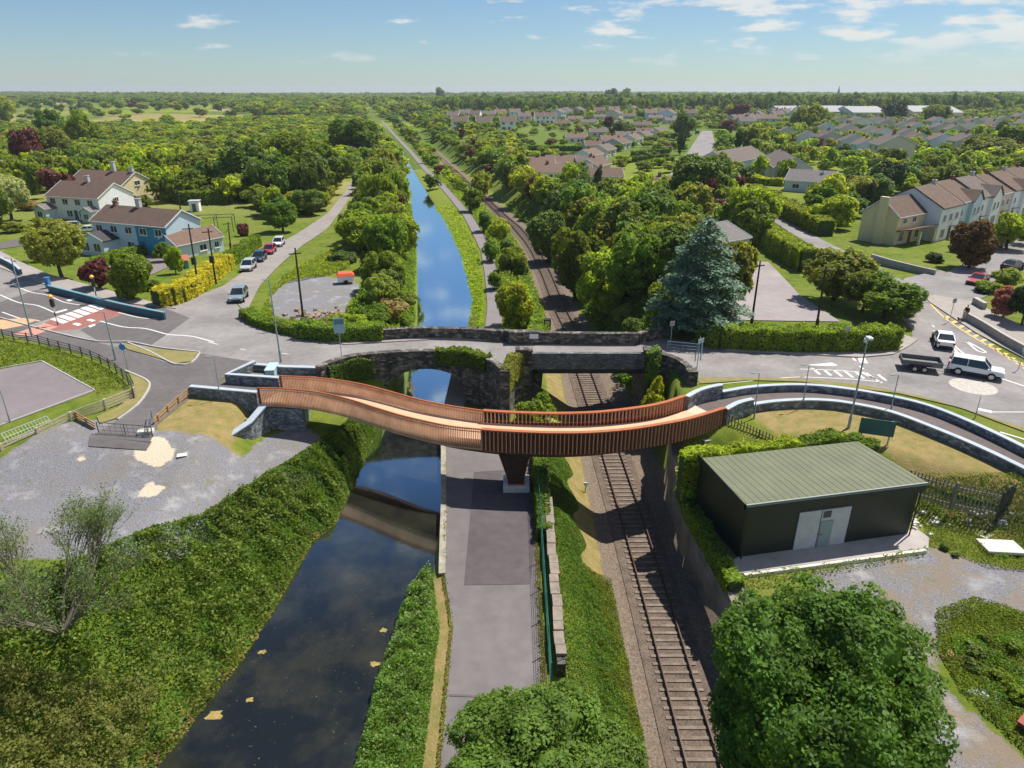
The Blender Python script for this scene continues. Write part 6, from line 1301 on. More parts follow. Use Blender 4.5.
def win(t, x, y, z, w_, h_, face='f', frame=WFRAME, bars=2, name='window', glass=None):
    "window on face f (front, -y), r (+x), l (-x), b"
    dx, dy = {'f': (1, 0), 'b': (1, 0), 'r': (0, 1), 'l': (0, 1)}[face]; nx_, ny_ = {'f': (0, -1), 'b': (0, 1), 'r': (1, 0), 'l': (-1, 0)}[face]
    def bx(mb, u, v, ww, hh, dep, off): c_ = (x+dx*u+nx_*off, y+dy*u+ny_*off, z+v); mb.box(c_, (ww if dx else dep, ww if dy else dep, hh))
    m1 = MB(); f = .09
    for u, v, a, b_ in ((0, h_/2-f/2, w_, f), (0, -h_/2+f/2, w_, f), (-w_/2+f/2, 0, f, h_-2*f), (w_/2-f/2, 0, f, h_-2*f)): bx(m1, u, v, a, b_, .10, .04)
    for k in range(1, bars): bx(m1, -w_/2+w_*k/bars, 0, .06, h_-2*f, .08, .04)
    bx(m1, 0, -h_/2-.06, w_+.2, .09, .2, .07); o = m1.build(name, frame, t, local=True)
    m2 = MB(); bx(m2, 0, 0, w_-.06, h_-.06, .04, .015); m2.build('pane', glass or GLASS, o, local=True); return o
def door(t, x, y, z0, w_, h_, face='f', col=(.1, .12, .14)):
    dx, dy = {'f': (1, 0), 'r': (0, 1), 'l': (0, 1)}[face]; nx_, ny_ = {'f': (0, -1), 'r': (1, 0), 'l': (-1, 0)}[face]; m1 = MB(); m1.box((x+nx_*.04, y+ny_*.04, z0+h_/2), (w_ if dx else .08, w_ if dy else .08, h_)); o = m1.build('door', paint(col, .5, 'door_paint'), t, local=True)
    m2 = MB(); m2.box((x+dx*w_*.35+nx_*.1, y+dy*w_*.35+ny_*.1, z0+1.0), (.08, .08, .14)); m2.build('handle', GALV, o, local=True)
def chimney(t, x, y, z, w_=.9, d_=.6, h_=1.5, m=None):
    mb = MB(); mb.box((x, y, z+h_/2-.5), (w_, d_, h_+1.0)); mb.box((x, y, z+h_+.05), (w_+.15, d_+.15, .12)); o = mb.build('chimney', m or WG, t, local=True)
    for k in (-1, 1): m_ = MB(); m_.tube((x+k*w_*.25, y, z+h_+.1), (x+k*w_*.25, y, z+h_+.45), .12, .1, 7); m_.build('chimney_pot', ROOFT, o, local=True)
def frame_from(FL, FR, back, he, isBL=False):
    zb = -1.0
    for _ in range(4):
        p = at(*FR, zb+he); zb = H(p.x, p.y); 
    a, b_ = at(*FL, zb+he), at(*FR, zb+he); ex = (b_-a); L = ex.length; ex.normalize(); ey = Vector((-ex.y, ex.x, 0))
    if isinstance(back, (int, float)): D = back
    else:
        c_ = at(*back, zb+he); D = (c_-(a if isBL else b_)).dot(ey)
        if D < 0: D = -D
    return Vector((a.x, a.y, zb)), math.atan2(ex.y, ex.x), L, D
HT = []
def house(name, label, FL, FR, back, he, wm, rm, isBL=False, rise=None, group=None, cat='house', trim=TRIM, Dmax=11):
    o, rz, L, D = frame_from(FL, FR, back, he, isBL); D = min(D, Dmax); t = thing(name, label, cat, tuple(o), rz, group); hbody(t, L, D, he, rise or D*.27, wm, rm, trim); HT.append((label[:24], round(L, 1), round(D, 1), [round(v, 1) for v in o])); return t, L, D
# white house, left rear
t, L, D = house('white_house', 'white semi detached house with brown roof and dark windows, far left', (45.6, 195.6), (97.5, 198.7), (135, 193), 5.0, WW, ROOFB)
for k in range(4): win(t, L*(.12+.24*k), 0, 3.9, 1.7, 1.3)
for k in (1, 2, 3): win(t, L*(.16+.24*k), 0, 1.3, 1.8, 1.5)
door(t, L*.52, 0, 0, 1.0, 2.1); chimney(t, L*.52, D/2, 5.0+D*.27); win(t, L, D*.5, 4.2, 1.1, 1.1, 'r')
hbody(t, 3.2, 3.4, 2.4, .9, WB, ROOFS, x0=-1.0, y0=-3.0, along='y'); win(t, .7, -3.0, 1.3, 1.6, 1.3)
hbody(t, 2.6, 3.0, 2.4, .8, WB, ROOFS, x0=L-3.2, y0=-2.4, along='y'); win(t, L-1.7, -2.4, 1.3, 1.5, 1.3)
# cream gable house behind
t, L, D = house('cream_house', 'cream gabled house with long brown roof behind the white house', (66, 184), (120, 187), (158, 182), 4.6, WC, ROOFR, rise=3.0)
win(t, L, D*.5, 5.0, 1.8, 1.2, 'r'); win(t, L, D*.3, 1.6, 1.4, 1.2, 'r'); chimney(t, L*.62, D/2, 7.4, 1.0, .7, 2.6); chimney(t, L*.95, D/2, 7.4)
# blue house
t, L, D = house('blue_house', 'pale blue and teal two storey house with brown roof and porch, left of lane', (91, 220.5), (165, 227), (205, 220), 5.0, WB, ROOFB)
mb = MB(); mb.box((L*.8, -.03, 2.2), (L*.4-.05, .1, 5.4)); mb.build('teal_facade', WT, t, local=True)
for k in range(5): win(t, L*(.1+.2*k), -.05 if k > 2 else 0, 3.9, 1.6, 1.2)
for k in (2, 4): win(t, L*(.1+.2*k), -.05 if k > 2 else 0, 1.3, 1.8, 1.4)
door(t, L*.66, -.1, 0, 1.0, 2.1, col=(.06, .1, .16)); chimney(t, L*.45, D/2, 5.0+D*.27); chimney(t, L*.12, D/2, 5.0+D*.27, .7, .5, .8, BRICK)
hbody(t, 3.4, 5.2, 2.4, 1.1, WBL, DTRIM, x0=.4, y0=-3.2, along='y'); win(t, 1.6, -3.2, 1.25, 1.7, 1.5); win(t, 4.2, -3.2, 1.25, 1.7, 1.5)
# annex
t, L, D = house('annex', 'single storey blue annex with terracotta roof joined in front of the blue house', (175.5, 245.6), (222, 236), (150, 244), 2.6, WBL, ROOFT, isBL=True, rise=1.5, Dmax=7)
mb = MB(); mb.box((-.03, D/2, 1.2), (.08, D-.2, 2.8)); mb.build('blue_front', paint((.05, .22, .45), .8, 'blue_front'), t, local=True); door(t, -.1, D*.5, 0, 1.1, 2.1, 'l', (.03, .08, .12)); win(t, -.08, D*.22, 1.2, .9, 1.2, 'l'); win(t, L*.55, 0, 1.4, 1.5, 1.1); win(t, L*.85, 0, 1.4, 1.0, 1.1)
# pergola frame and back yard pieces
p = G(226, 232); t = thing('pergola', 'dark steel pergola frame in the back yard of the blue house', 'pergola', tuple(p), R(14)); m_ = MB()
for x in (0, 3.5, 7.0, 10.5):
    m_.tube((x-9, 0, 0), (x-9, 0, 3), .07); m_.tube((x-9, 4, 0), (x-9, 4, 3), .07); m_.tube((x-9, 0, 3), (x-9, 4, 3), .07); m_.tube((x-9, 0, 2.4), (x-8.3, 0, 3), .04)
m_.tube((-9, 0, 3), (1.5, 0, 3), .07); m_.tube((-9, 4, 3), (1.5, 4, 3), .07); m_.build('frame', mat('dark_teal_steel', (.03, .07, .075), .5), t, local=True)
for lb, px, d_, m_c in (('small flat pale roofed shed behind the clipped hedge', (168, 190), (8, 4, 2.6), WBL), ('pale summerhouse box beside the lawn', (196, 211), (2.2, 2.2, 2.4), WW)):
    p = G(*px); t = thing('garden_shed', lb, 'shed', tuple(p), R(10)); m_ = MB(); m_.box((0, 0, d_[2]/2), d_); m_.build('wall', m_c, t, local=True); m_ = MB(); m_.box((0, 0, d_[2]+.08), (d_[0]+.4, d_[1]+.4, .16)); m_.build('roof', COPING, t, local=True); door(t, 0, -d_[1]/2, 0, .9, 1.9)
for i, px in enumerate(((212, 204), (219, 203))):
    p = G(*px); t = thing('garden_chair', ['white garden chair on the rear lawn, left one', 'white garden chair on the rear lawn, right one'][i], 'chair', tuple(p), R(20*i)); a = MB(); a.box((0, 0, .45), (.6, .6, .08)); a.build('seat', TRIM, t, local=True); a = MB(); a.box((0, .3, .8), (.6, .08, .8)); a.build('backrest', TRIM, t, local=True)
    for sx in (-.25, .25):
        for sy in (-.25, .25): a = MB(); a.box((sx, sy, .2), (.06, .06, .42)); a.build('leg', TRIM, t, local=True)
# farm style sheds far left
for lb, FL, FR, D_, he, wm, rm in (('white flat roofed outbuilding at the far left edge', (18, 171), (35, 172), 7, 3.2, WW, COPING), ('terracotta roofed outbuilding left of the white one', (3, 168), (17, 170), 7, 3.0, WBE, ROOFT), ('white gable house cut by the far left edge', (-18, 164), (6, 164), 8, 4.6, WW, ROOFS)):
    t, L, D = house('outbuilding', lb, FL, FR, D_, he, wm, rm, rise=.8); win(t, L*.3, 0, he*.55, 1.2, 1.0); door(t, L*.7, 0, 0, 1.0, 2.0)
# ---- right: cream house at the corner
t, L, D = house('cream_house', 'cream corner house with brown roof, chimney breast and porch, right', (899, 217), (926, 212), (856, 213), 5.0, WC, ROOFR, isBL=True, Dmax=13, rise=2.6)
mb = MB(); mb.box((-.35, D*.42, 3.8), (.7, 1.5, 8.6)); mb.build('chimney', WC, t, local=True)
mb = MB(); mb.box((L*.5, -1.3, 2.85), (L, 2.8, .16), rx=R(-14)); mb.build('porch_roof', ROOFR, t, local=True); mb = MB()
for x in (L*.42, L*.98): mb = MB(); mb.box((x, -2.3, 1.2), (.4, .4, 2.5)); mb.build('porch_pillar', WC, t, local=True)
for x in (.25, .6): win(t, L*x, 0, 4.1, 1.3, 1.0)
win(t, L*.22, 0, 1.4, 1.6, 1.8, bars=3); win(t, L*.8, 0, 1.4, 1.4, 1.5); door(t, L*.55, 0, 0, 1.0, 2.1, col=(.2, .1, .06))
# white terrace
P0 = at(943, 208, 4.5); P1 = at(1024, 190, 4.0); zb = H(P0.x, P0.y); he = 6.0; P0 = at(943, 208, zb+he); P1 = at(1024, 189, zb+he); dr = (P1-P0); dr.z = 0; Ltot = dr.length; dr.normalize(); rz = math.atan2(dr.y, dr.x); x = 0; W_ = 8.8; ey = Vector((-dr.y, dr.x, 0))
kinds = [('white end house with dark framed windows and brown roof, first of the right terrace', WW, ROOFR, 0), ('pale blue gable fronted house, second of the right terrace', WBL, ROOFR, 1), ('white gable fronted house with canopy, third of the right terrace', WW, ROOFG, 1), ('beige house with plain roof, fourth of the right terrace', WBE, ROOFR, 0), ('white gable fronted house, fifth of the right terrace', WW, ROOFR, 1), ('beige gable fronted house, sixth of the right terrace', WBE, ROOFB, 1), ('white house at the right picture edge of the terrace', WW, ROOFB, 0)]
for i, (lb, wm, rm, gb) in enumerate(kinds):
    o = P0+dr*(i*W_)+ey*(0.35*(i % 2)); zz0 = H(o.x, o.y); t = thing('terrace_house', lb, 'house', (o.x, o.y, zb-.1+.15*(i % 3)), rz, 'terraced houses on the right estate road')
    D = 11.0; hbody(t, W_, D, he, 3.0, wm, rm, DTRIM if i % 2 == 0 else TRIM)
    if gb: hbody(t, 3.2, 4.2, he, 1.7, wm, rm, DTRIM, x0=W_-4.6, y0=-.7, along='y'); [win(t, W_-2.5+s*.9, -.7, 4.0, .9, 1.5, bars=1) for s in (-1, 1)]; win(t, W_-2.5, -.7, 1.4, 2.2, 1.6, bars=3); win(t, 1.3, 0, 4.0, .9, 1.2, bars=1)
    else: [win(t, W_*f_, 0, 4.1, 1.3, 1.3) for f_ in (.2, .5, .8)]; win(t, W_*.25, 0, 1.4, 1.8, 1.6, bars=3)
    door(t, 1.5 if gb else W_*.6, 0, 0, 1.0, 2.1, col=[(.03, .03, .04), (.25, .05, .04), (.05, .1, .2)][i % 3]); mb = MB(); mb.box((1.5 if gb else W_*.6, -.6, 2.5), (1.6, 1.1, .12), rx=R(-18)); mb.build('canopy', DTRIM, t, local=True)
    chimney(t, W_*.95, D*.5, he+2.5, .8, .6, 1.2, BRICK if i % 2 else WG)
# bungalow and neighbours
t, L, D = house('bungalow', 'pale bungalow with wide grey brown roof behind the lime hedge', (785, 180), (832, 183), 10.0, 2.9, WBL, ROOFS, rise=2.4); win(t, L*.25, 0, 1.5, 1.8, 1.2); door(t, L*.72, 0, 0, 1.2, 2.1, col=(.7, .7, .7)); win(t, L*.55, 0, 1.5, 1.0, 1.4); mb = MB(); mb.box((L*.62, -.5, 1.2), (.35, .35, 2.5)); mb.build('porch_pillar', BRICK, t, local=True); chimney(t, L*.72, 3.5, 4.3, .8, .6, .8)
t, L, D = house('gable_house', 'pale green grey gabled house with mossy roof behind the bungalow', (762, 158), (775, 167.5), (808, 165.6), 4.4, WG, ROOFG); win(t, L*.5, 0, 3.2, 1.2, 1.2); chimney(t, L*.2, D*.5, 6.5, m=BRICK); door(t, L*.3, 0, 0, 1.0, 2.0)
t, L, D = house('gable_house', 'long brown roofed house left of the mossy roofed one', (730, 163), (766, 156), 12.0, 4.2, WBL, ROOFG, rise=3.0, Dmax=12); win(t, L*.3, 0, 2.4, 1.6, 1.2); win(t, L*.7, 0, 2.4, 1.6, 1.2); door(t, L*.5, 0, 0, 1.0, 2.0)
t, L, D = house('gable_house', 'low white garage like house with grey roof hidden behind the cedar', (722, 242), (750, 237.5), (724, 221), 3.0, WBL, ROOFS, rise=1.8); win(t, L*.4, 0, 1.6, 1.4, 1.1); door(t, L*.8, 0, 0, 1.0, 2.0)
# ---- estate of semis on the right: one house built, then copied
def make_semi(nm, lb, wm, rm, L=8.5, D=9.5, he=4.9, rise=2.4, low=False):
    t = thing(nm, lb, 'house', (0, 0, -60)); hbody(t, L, D, he, rise, wm, rm, TRIM)
    if low: win(t, L*.28, 0, he*.5, 1.9, 1.2); win(t, L*.75, 0, he*.5, 1.6, 1.2)
    else:
        for f_ in (.22, .72): win(t, L*f_, 0, 3.8, 1.5, 1.2); 
        win(t, L*.25, 0, 1.3, 2.0, 1.4)
    door(t, L*.58, 0, 0, 1.0, 2.0, col=(.12, .08, .07)); win(t, L, D*.5, he*.7, 1.0, 1.0, 'r'); chimney(t, L*.5, D*.5, he+rise-.15, .9, .6, 1.0, BRICK); return t
protos = [make_semi('estate_house', '-', WBE, ROOFG), make_semi('estate_house', '-', WW, ROOFB), make_semi('estate_house', '-', WG, ROOFR), make_semi('estate_house', '-', WBL, ROOFT)]
lows = [make_semi('small_bungalow', '-', WW, ROOFT, 12, 8.5, 2.8, 2.0, True), make_semi('small_bungalow', '-', WBE, ROOFG, 11, 8, 2.8, 1.9, True), make_semi('small_bungalow', '-', WG, ROOFR, 13, 8.5, 2.8, 2.0, True)]
used = set()
def place(protolist, i, loc, rz, label, group, sc_=1.0):
    pr = protolist[i % len(protolist)]
    if pr.name not in used:
        used.add(pr.name); pr.location = loc; pr.rotation_euler = (0, 0, rz); pr['label'] = label; pr['group'] = group; pr.scale = (sc_, sc_, sc_); return pr
    return dup(pr, loc, rz, label, group, (sc_, sc_, sc_))
WNAME = ['beige', 'white', 'grey', 'pale blue grey']
pa = at(862, 157.5, 2.2); pb_ = at(878, 162.5, 2.2); exd = (pb_-pa); exd.z = 0; exd.normalize(); rzE = math.atan2(exd.y, exd.x)
def px_of(p):
    d = depth_of(p); yy_ = -(p.y*SP+(p.z-HC)*CP)  # camera down axis
    return CX+F*p.x/d, CY+F*yy_/d
EST = [(872, 160), (852, 155), (836, 151), (820, 147.5), (803, 146), (786, 140), (955, 154), (934, 150), (914, 147), (896, 144), (878, 141), (860, 139), (842, 137), (826, 134.5),
       (1003, 136), (985, 133), (966, 134), (948, 137), (930, 135), (912, 133.5), (895, 132), (877, 130.5), (860, 129), (845, 127), (1015, 130), (1018, 140),
       (828, 125.5), (812, 122.5), (870, 125.5), (888, 126), (906, 127), (924, 128), (942, 129), (960, 128.5), (980, 126.5), (998, 124), (1015, 122)]
ORD = ['nearest', 'second nearest', 'third nearest', 'fourth nearest', 'fifth nearest']
for i, (px, py) in enumerate(EST):
    k = (i*7+i//3) % 4; p = G(px, py+1.5); row = 'front row' if i < 6 else ('second row' if i < 14 else ('third row' if i < 26 else 'farthest row'))
    side = ['left end', 'left', 'middle', 'right', 'right end'][min(4, int((px-780)/49))]
    jx = random.Random(i*31+7); place(protos, k, p-exd*9+Vector((jx.uniform(-3, 3), jx.uniform(-4, 4), 0)), rzE+R(jx.uniform(-9, 9)), f'{WNAME[k]} gabled estate house in the {row}, {side} of the right estate', 'estate houses on the right', jx.uniform(.95, 1.15) if i != 0 else 1.35)
# bungalows either side of the middle street
BUN = [(545, 181, 2), (574, 180, 1), (597, 186, 1), (560, 170, 0), (590, 171, 0), (612, 175, 62), (604, 163, 60), (618, 157, 60), (632, 150, 60), (645, 145, 60), (655, 141, 60), (596, 152, 5), (612, 146, 5), (626, 141, 5), (640, 137, 5), (575, 143, 3), (598, 137, 2), (655, 196, -2), (535, 172, 0), (667, 136, 50), (640, 129, 0), (618, 127, 0), (588, 126, 0), (560, 127, 0), (575, 122, 5), (600, 120, 5), (628, 119, 4), (655, 121, 4), (672, 124, 10), (545, 118, 0), (520, 117, 0)]
for i, (px, py, a) in enumerate(BUN):
    k = i % 3; p = G(px, py); where = 'near the railway trees' if px < 565 else ('along the middle street' if a >= 50 else ('behind the clipped garden hedges' if py > 140 else 'far back among the trees'))
    place(lows, k, (p.x-5, p.y, p.z), R(a), f"{['white', 'beige', 'grey'][k]} walled {['terracotta', 'brown', 'red brown'][k]} roofed bungalow {where}", 'small bungalows in the middle distance')
for i, px in enumerate((452, 476, 500)):
    p = G(px, 131); place(protos, 1, tuple(p), R(2), ['white house beyond the railway trees, left of three', 'white house beyond the railway trees, middle of three', 'white house beyond the railway trees, right of three'][i], 'three white houses beyond the railway trees', 1.35)
r_ = random.Random(5)
for i in range(20):
    px = 446+i*12.5+r_.uniform(-3, 3); py = 122+r_.uniform(-4, 2)-(3 if px > 560 else 0); p = G(px, py); place(protos, r_.randrange(4), tuple(p), R(r_.choice([0, 5, 60, -10])), 'brown roofed house among trees in the far housing strip beyond the canal', 'far housing strip', 1.25)
for i in range(14):
    px = 738+i*5.5+r_.uniform(-2, 2)*2; py = 118+r_.uniform(0, 13)*(1 if px < 770 else .5); p = G(px, py); place(protos, r_.randrange(4), tuple(p), R(r_.choice([0, 20, 60])), 'brown roofed house beyond the top of the town road', 'houses beyond the town road', 1.2)
# white warehouses and the distant church
for i, (a, b_, yb, hh) in enumerate([(806, 850, 118, 8), (852, 886, 119, 8), (912, 945, 118, 8), (950, 962, 120, 9), (780, 803, 117, 7)]):
    A = G(a, yb); B_ = G(b_, yb); L = B_.x-A.x; t = thing('warehouse', ['long white warehouse roof behind the estate, left', 'white warehouse behind the dark tree clump, left part', 'white warehouse right of the dark tree clump', 'small white gabled warehouse at the right end', 'small pale warehouse at the left end'][i], 'warehouse', (A.x, A.y, A.z)); hbody(t, L, 45, hh*.7, 5, WG, mat('white_sheet_roof', (.30, .30, .30), .6), x0=0)
    for k in range(4): win(t, L*(.15+.23*k), 0, hh*.4, L*.1, 1.6, bars=3)
p = G(837, 101.0); p = Vector((p.x, p.y, p.z)); t = thing('church', 'tiny church spire on the skyline, right of centre', 'church', tuple(p)); s_ = depth_of(p)/F; m_ = MB(); m_.tube((0, 0, 0), (0, 0, 7*s_), 1.2*s_, 1.2*s_, 8); m_.build('tower', WG, t, local=True); m_ = MB(); m_.tube((0, 0, 7*s_), (0, 0, 14.5*s_), 1.3*s_, .02, 8); m_.build('spire', ROOFS, t, local=True)
for h_ in HT: print(h_)
# ================================================================== vehicles
TYRE = mat('tyre_rubber', (.02, .02, .02), .8); HUB = mat('alloy_wheel', (.45, .46, .47), .35, metal=.7); CGL = mat('car_glass', (.012, .017, .022), .05, spec=.8); RED = paint((.5, .02, .02), .3, 'tail_light'); LAMP = paint((.8, .82, .85), .15, 'head_light'); PLAS = paint((.025, .025, .028), .6, 'black_plastic')
def car(label, loc, rz, col, kind='hatch', group=None, scale=1.0, rough=.25):
    "body points: (x, z) side profile, nose at +x"
    if kind == 'suv': L, W_, Hh = 4.85, 1.9, 1.85; low = [(-2.4, .45), (-2.42, 1.1), (2.2, 1.0), (2.42, .85), (2.4, .42)]; top = [(-2.3, 1.1), (-2.15, 1.80), (.55, 1.82), (1.25, 1.08)]; wb = (-1.45, 1.4); wr = .38
    elif kind == 'saloon': L, W_, Hh = 4.6, 1.8, 1.45; low = [(-2.3, .35), (-2.3, .95), (-1.6, 1.0), (1.2, .95), (2.15, .75), (2.3, .6), (2.28, .32)]; top = [(-1.75, .98), (-1.0, 1.42), (.2, 1.43), (1.1, .95)]; wb = (-1.4, 1.4); wr = .33
    elif kind == 'sports': L, W_, Hh = 4.4, 1.85, 1.25; low = [(-2.2, .35), (-2.2, .88), (-1.5, .92), (1.1, .82), (2.1, .62), (2.2, .32)]; top = [(-1.9, .9), (-.9, 1.24), (0, 1.25), (1.05, .82)]; wb = (-1.3, 1.35); wr = .33
    else: L, W_, Hh = 4.1, 1.76, 1.5; low = [(-2.02, .35), (-2.05, .95), (1.15, .95), (1.95, .75), (2.05, .55), (2.03, .32)]; top = [(-1.95, .95), (-1.6, 1.46), (.25, 1.5), (1.2, .95)]; wb = (-1.3, 1.3); wr = .32
    bz = min(z for x, z in low); t = thing({'suv': 'suv_car', 'saloon': 'saloon_car', 'sports': 'sports_car', 'hatch': 'parked_car'}[kind], label, 'car', loc, rz, group); t.scale = (scale,)*3
    pm = paint(col, rough, 'car_paint', spec=.6, coat=.6); mb = MB()
    # lower body with rounded plan: three cross sections per point
    prof = low+[(low[-1][0], bz)]; n = len(low); rows_ = []
    for x, z in low:
        k = 1-.12*(abs(x)/(L/2))**4; hw = W_/2*k; rows_.append([(x, -hw*.96 if z > .8 else -hw, z), (x, hw*.96 if z > .8 else hw, z)])
    vs = [v for r in rows_ for v in r]; fs = [(2*i, 2*i+1, 2*i+3, 2*i+2) for i in range(n-1)]+[(2*(n-1), 2*(n-1)+1, 1, 0)]
    fs += [tuple(2*i for i in range(n))[::-1], tuple(2*i+1 for i in range(n))]; mb.add(vs, fs)
    tv = []
    for x, z in top: hw = W_/2*(.93 if z < 1.15 else .74); tv.append([(x, -hw, z), (x, hw, z)])
    # roof skin
    a, b_ = tv[1], tv[2]; mb.add([a[0], a[1], b_[1], b_[0]]+[(v[0]*1.0, v[1]*.96, v[2]+.045) for v in (a[0], a[1], b_[1], b_[0])], [(4, 5, 6, 7), (0, 1, 5, 4), (1, 2, 6, 5), (2, 3, 7, 6), (3, 0, 4, 7)])
    for s in (-1, 1):
        for i, j in ((0, 1), (1, 2), (2, 3)): pass
        p1 = Vector(tv[3][0 if s < 0 else 1]); p2 = Vector(tv[2][0 if s < 0 else 1]); mb.tube(p1, p2, .05, n=4); p1 = Vector(tv[0][0 if s < 0 else 1]); p2 = Vector(tv[1][0 if s < 0 else 1]); mb.tube(p1, p2, .07, n=4)
        xm = (top[1][0]+top[2][0])/2; mb.tube((xm, s*W_/2*.93, top[0][1]), (xm, s*W_/2*.745, top[1][1]), .05, n=4)
        mb.tube(tv[1][0 if s < 0 else 1], tv[2][0 if s < 0 else 1], .045, n=4)
    body = mb.build('body', pm, t, local=True, bevel=.02); gl = MB(); q = [v for r in tv for v in r]; gl.add(q, [(0, 1, 3, 2), (2, 3, 5, 4), (4, 5, 7, 6), (0, 2, 4, 6), (1, 7, 5, 3)]); gl.build('windows', CGL, t, local=True)
    for x in wb:
        for s in (-1, 1):
            w1 = MB(); w1.tube((x, s*(W_/2-.2), wr), (x, s*(W_/2+.01), wr), wr, n=16); o = w1.build('wheel', TYRE, t, local=True); w2 = MB(); w2.tube((x, s*(W_/2-.1), wr), (x, s*(W_/2+.03), wr), wr*.62, n=10); w2.build('rim', HUB, o, local=True)
    for s in (-1, 1):
        h1 = MB(); h1.box((L/2-.12, s*(W_/2-.32), .66 if kind != 'suv' else .85), (.16, .36, .16)); h1.build('headlight', LAMP, t, local=True)
        h1 = MB(); h1.box((-L/2+.03, s*(W_/2-.2), .8 if kind != 'suv' else 1.1), (.12, .2, .22 if kind != 'suv' else .4)); h1.build('tail_light', RED, t, local=True)
        h1 = MB(); h1.box((top[3][0]-.25, s*(W_/2+.06), top[3][1]+.05), (.16, .2, .13)); h1.build('wing_mirror', pm, t, local=True)
    h1 = MB(); h1.box((0, 0, bz+.02), (L*.9, W_*.9, .18)); h1.box((L/2-.03, 0, .45), (.1, W_*.6, .2)); h1.box((-L/2+.02, 0, .45), (.08, W_*.7, .18)); h1.build('sill_trim', PLAS, t, local=True); return t
def heading(a, b_): A = G(*a); B_ = G(*b_); return math.atan2(B_.y-A.y, B_.x-A.x)
def up(p, d=.07): return (p.x, p.y, p.z+d)
SILV = (.45, .48, .5); GREYC = (.22, .27, .31); NAVY = (.02, .035, .06); REDC = (.45, .02, .05); WHC = (.78, .78, .77)
car('grey blue car driving down the lane towards the junction', up(G(239.5, 300)), heading((262, 272), (236, 303)), GREYC, 'hatch')
rl_ = heading((255, 262), (285, 243)); gp = 'cars parked along the lane'
car('silver hatchback parked nearest in the line along the lane', up(G(249, 270)), heading((278, 247), (249, 269)), SILV, 'hatch', gp)
car('dark navy car parked second in the line along the lane', up(G(260, 261)), heading((278, 247), (249, 269)), NAVY, 'hatch', gp)
car('red car parked third in the line along the lane', up(G(270, 253.5)), heading((278, 247), (249, 269)), REDC, 'hatch', gp)
car('white hatchback parked farthest in the line along the lane', up(G(279, 246)), heading((278, 247), (249, 269)), WHC, 'hatch', gp)
car('white car parked on the drive before the white house', up(G(87, 233)), R(200), WHC, 'saloon'); car('pale car mostly hidden behind the olive tree on the drive', up(G(70, 229)), R(200), SILV, 'hatch')
car('white four by four towing an empty trailer past the mini roundabout', tuple(at(974, 375, .01)), heading((953, 372), (992, 379)), (.74, .78, .82), 'suv', None, .9)
car('white saloon waiting on the side road at the junction', tuple(at(942, 344, .01)), R(66), WHC, 'saloon', None, .95)
car('pinkish red low car leaving the estate road', up(G(977, 284), .1), heading((990, 276), (968, 286)), (.5, .05, .08), 'sports')
car('black car parked on the estate road by the kerb', up(G(1012, 270), .1), heading((1000, 272), (1024, 266)), (.015, .015, .018), 'saloon')
car('blue grey car half hidden behind the bronze tree', up(G(998, 247), .1), heading((990, 250), (1010, 240)), GREYC, 'hatch')
for i, (px, py, c_, lb) in enumerate([(689, 136, WHC, 'tiny white car at the top of the town road, left lane'), (697, 134, NAVY, 'tiny dark car at the top of the town road, parked right'), (694, 131, SILV, 'tiny silver car farthest up the town road'), (684, 141, SILV, 'tiny silver car parked below the white one on the town road')]): car(lb, up(G(px, py), .12), R(80), c_, 'hatch', 'tiny cars on the town road', 1.3)
car('small pale car parked on the estate drive by the bungalow', up(G(824, 167), .1), R(20), SILV, 'hatch', None, 1.2)
# trailer
A = at(920, 369, .01); hd = heading((905, 368), (940, 372)); t = thing('trailer', 'empty grey flatbed trailer with low sides hitched behind the white vehicle', 'trailer', tuple(A), hd)
TG = mat('trailer_grey', (.13, .135, .135), .6, var=.2, scale=3); mb = MB(); mb.box((-.1, 0, .62), (3.3, 1.8, .10)); mb.build('bed', mat('trailer_floor', (.2, .19, .18), .8, var=.2), t, local=True)
mb = MB()
for s in (-1, 1): mb.box((-.1, s*.9, .85), (3.3, .05, .42))
mb.box((-1.75, 0, .85), (.05, 1.8, .42)); mb.box((1.55, 0, .85), (.05, 1.8, .42)); mb.build('side_boards', TG, t, local=True)
mb = MB(); mb.tube((1.5, -.6, .55), (2.6, 0, .5), .045); mb.tube((1.5, .6, .55), (2.6, 0, .5), .045); mb.tube((2.5, 0, .5), (3.0, 0, .5), .05); mb.build('drawbar', GALV, t, local=True)
for x in (-.65, .15):
    for s in (-1, 1): w1 = MB(); w1.tube((x, s*.86, .3), (x, s*1.04, .3), .3, n=14); o = w1.build('wheel', TYRE, t, local=True); w2 = MB(); w2.tube((x, s*.95, .3), (x, s*1.06, .3), .17, n=8); w2.build('rim', HUB, o, local=True)
for s in (-1, 1): w1 = MB(); w1.box((-.25, s*.97, .66), (1.9, .24, .05)); w1.build('mudguard', PLAS, t, local=True); w1 = MB(); w1.box((-1.8, s*.7, .7), (.05, .25, .12)); w1.build('tail_light', RED, t, local=True)
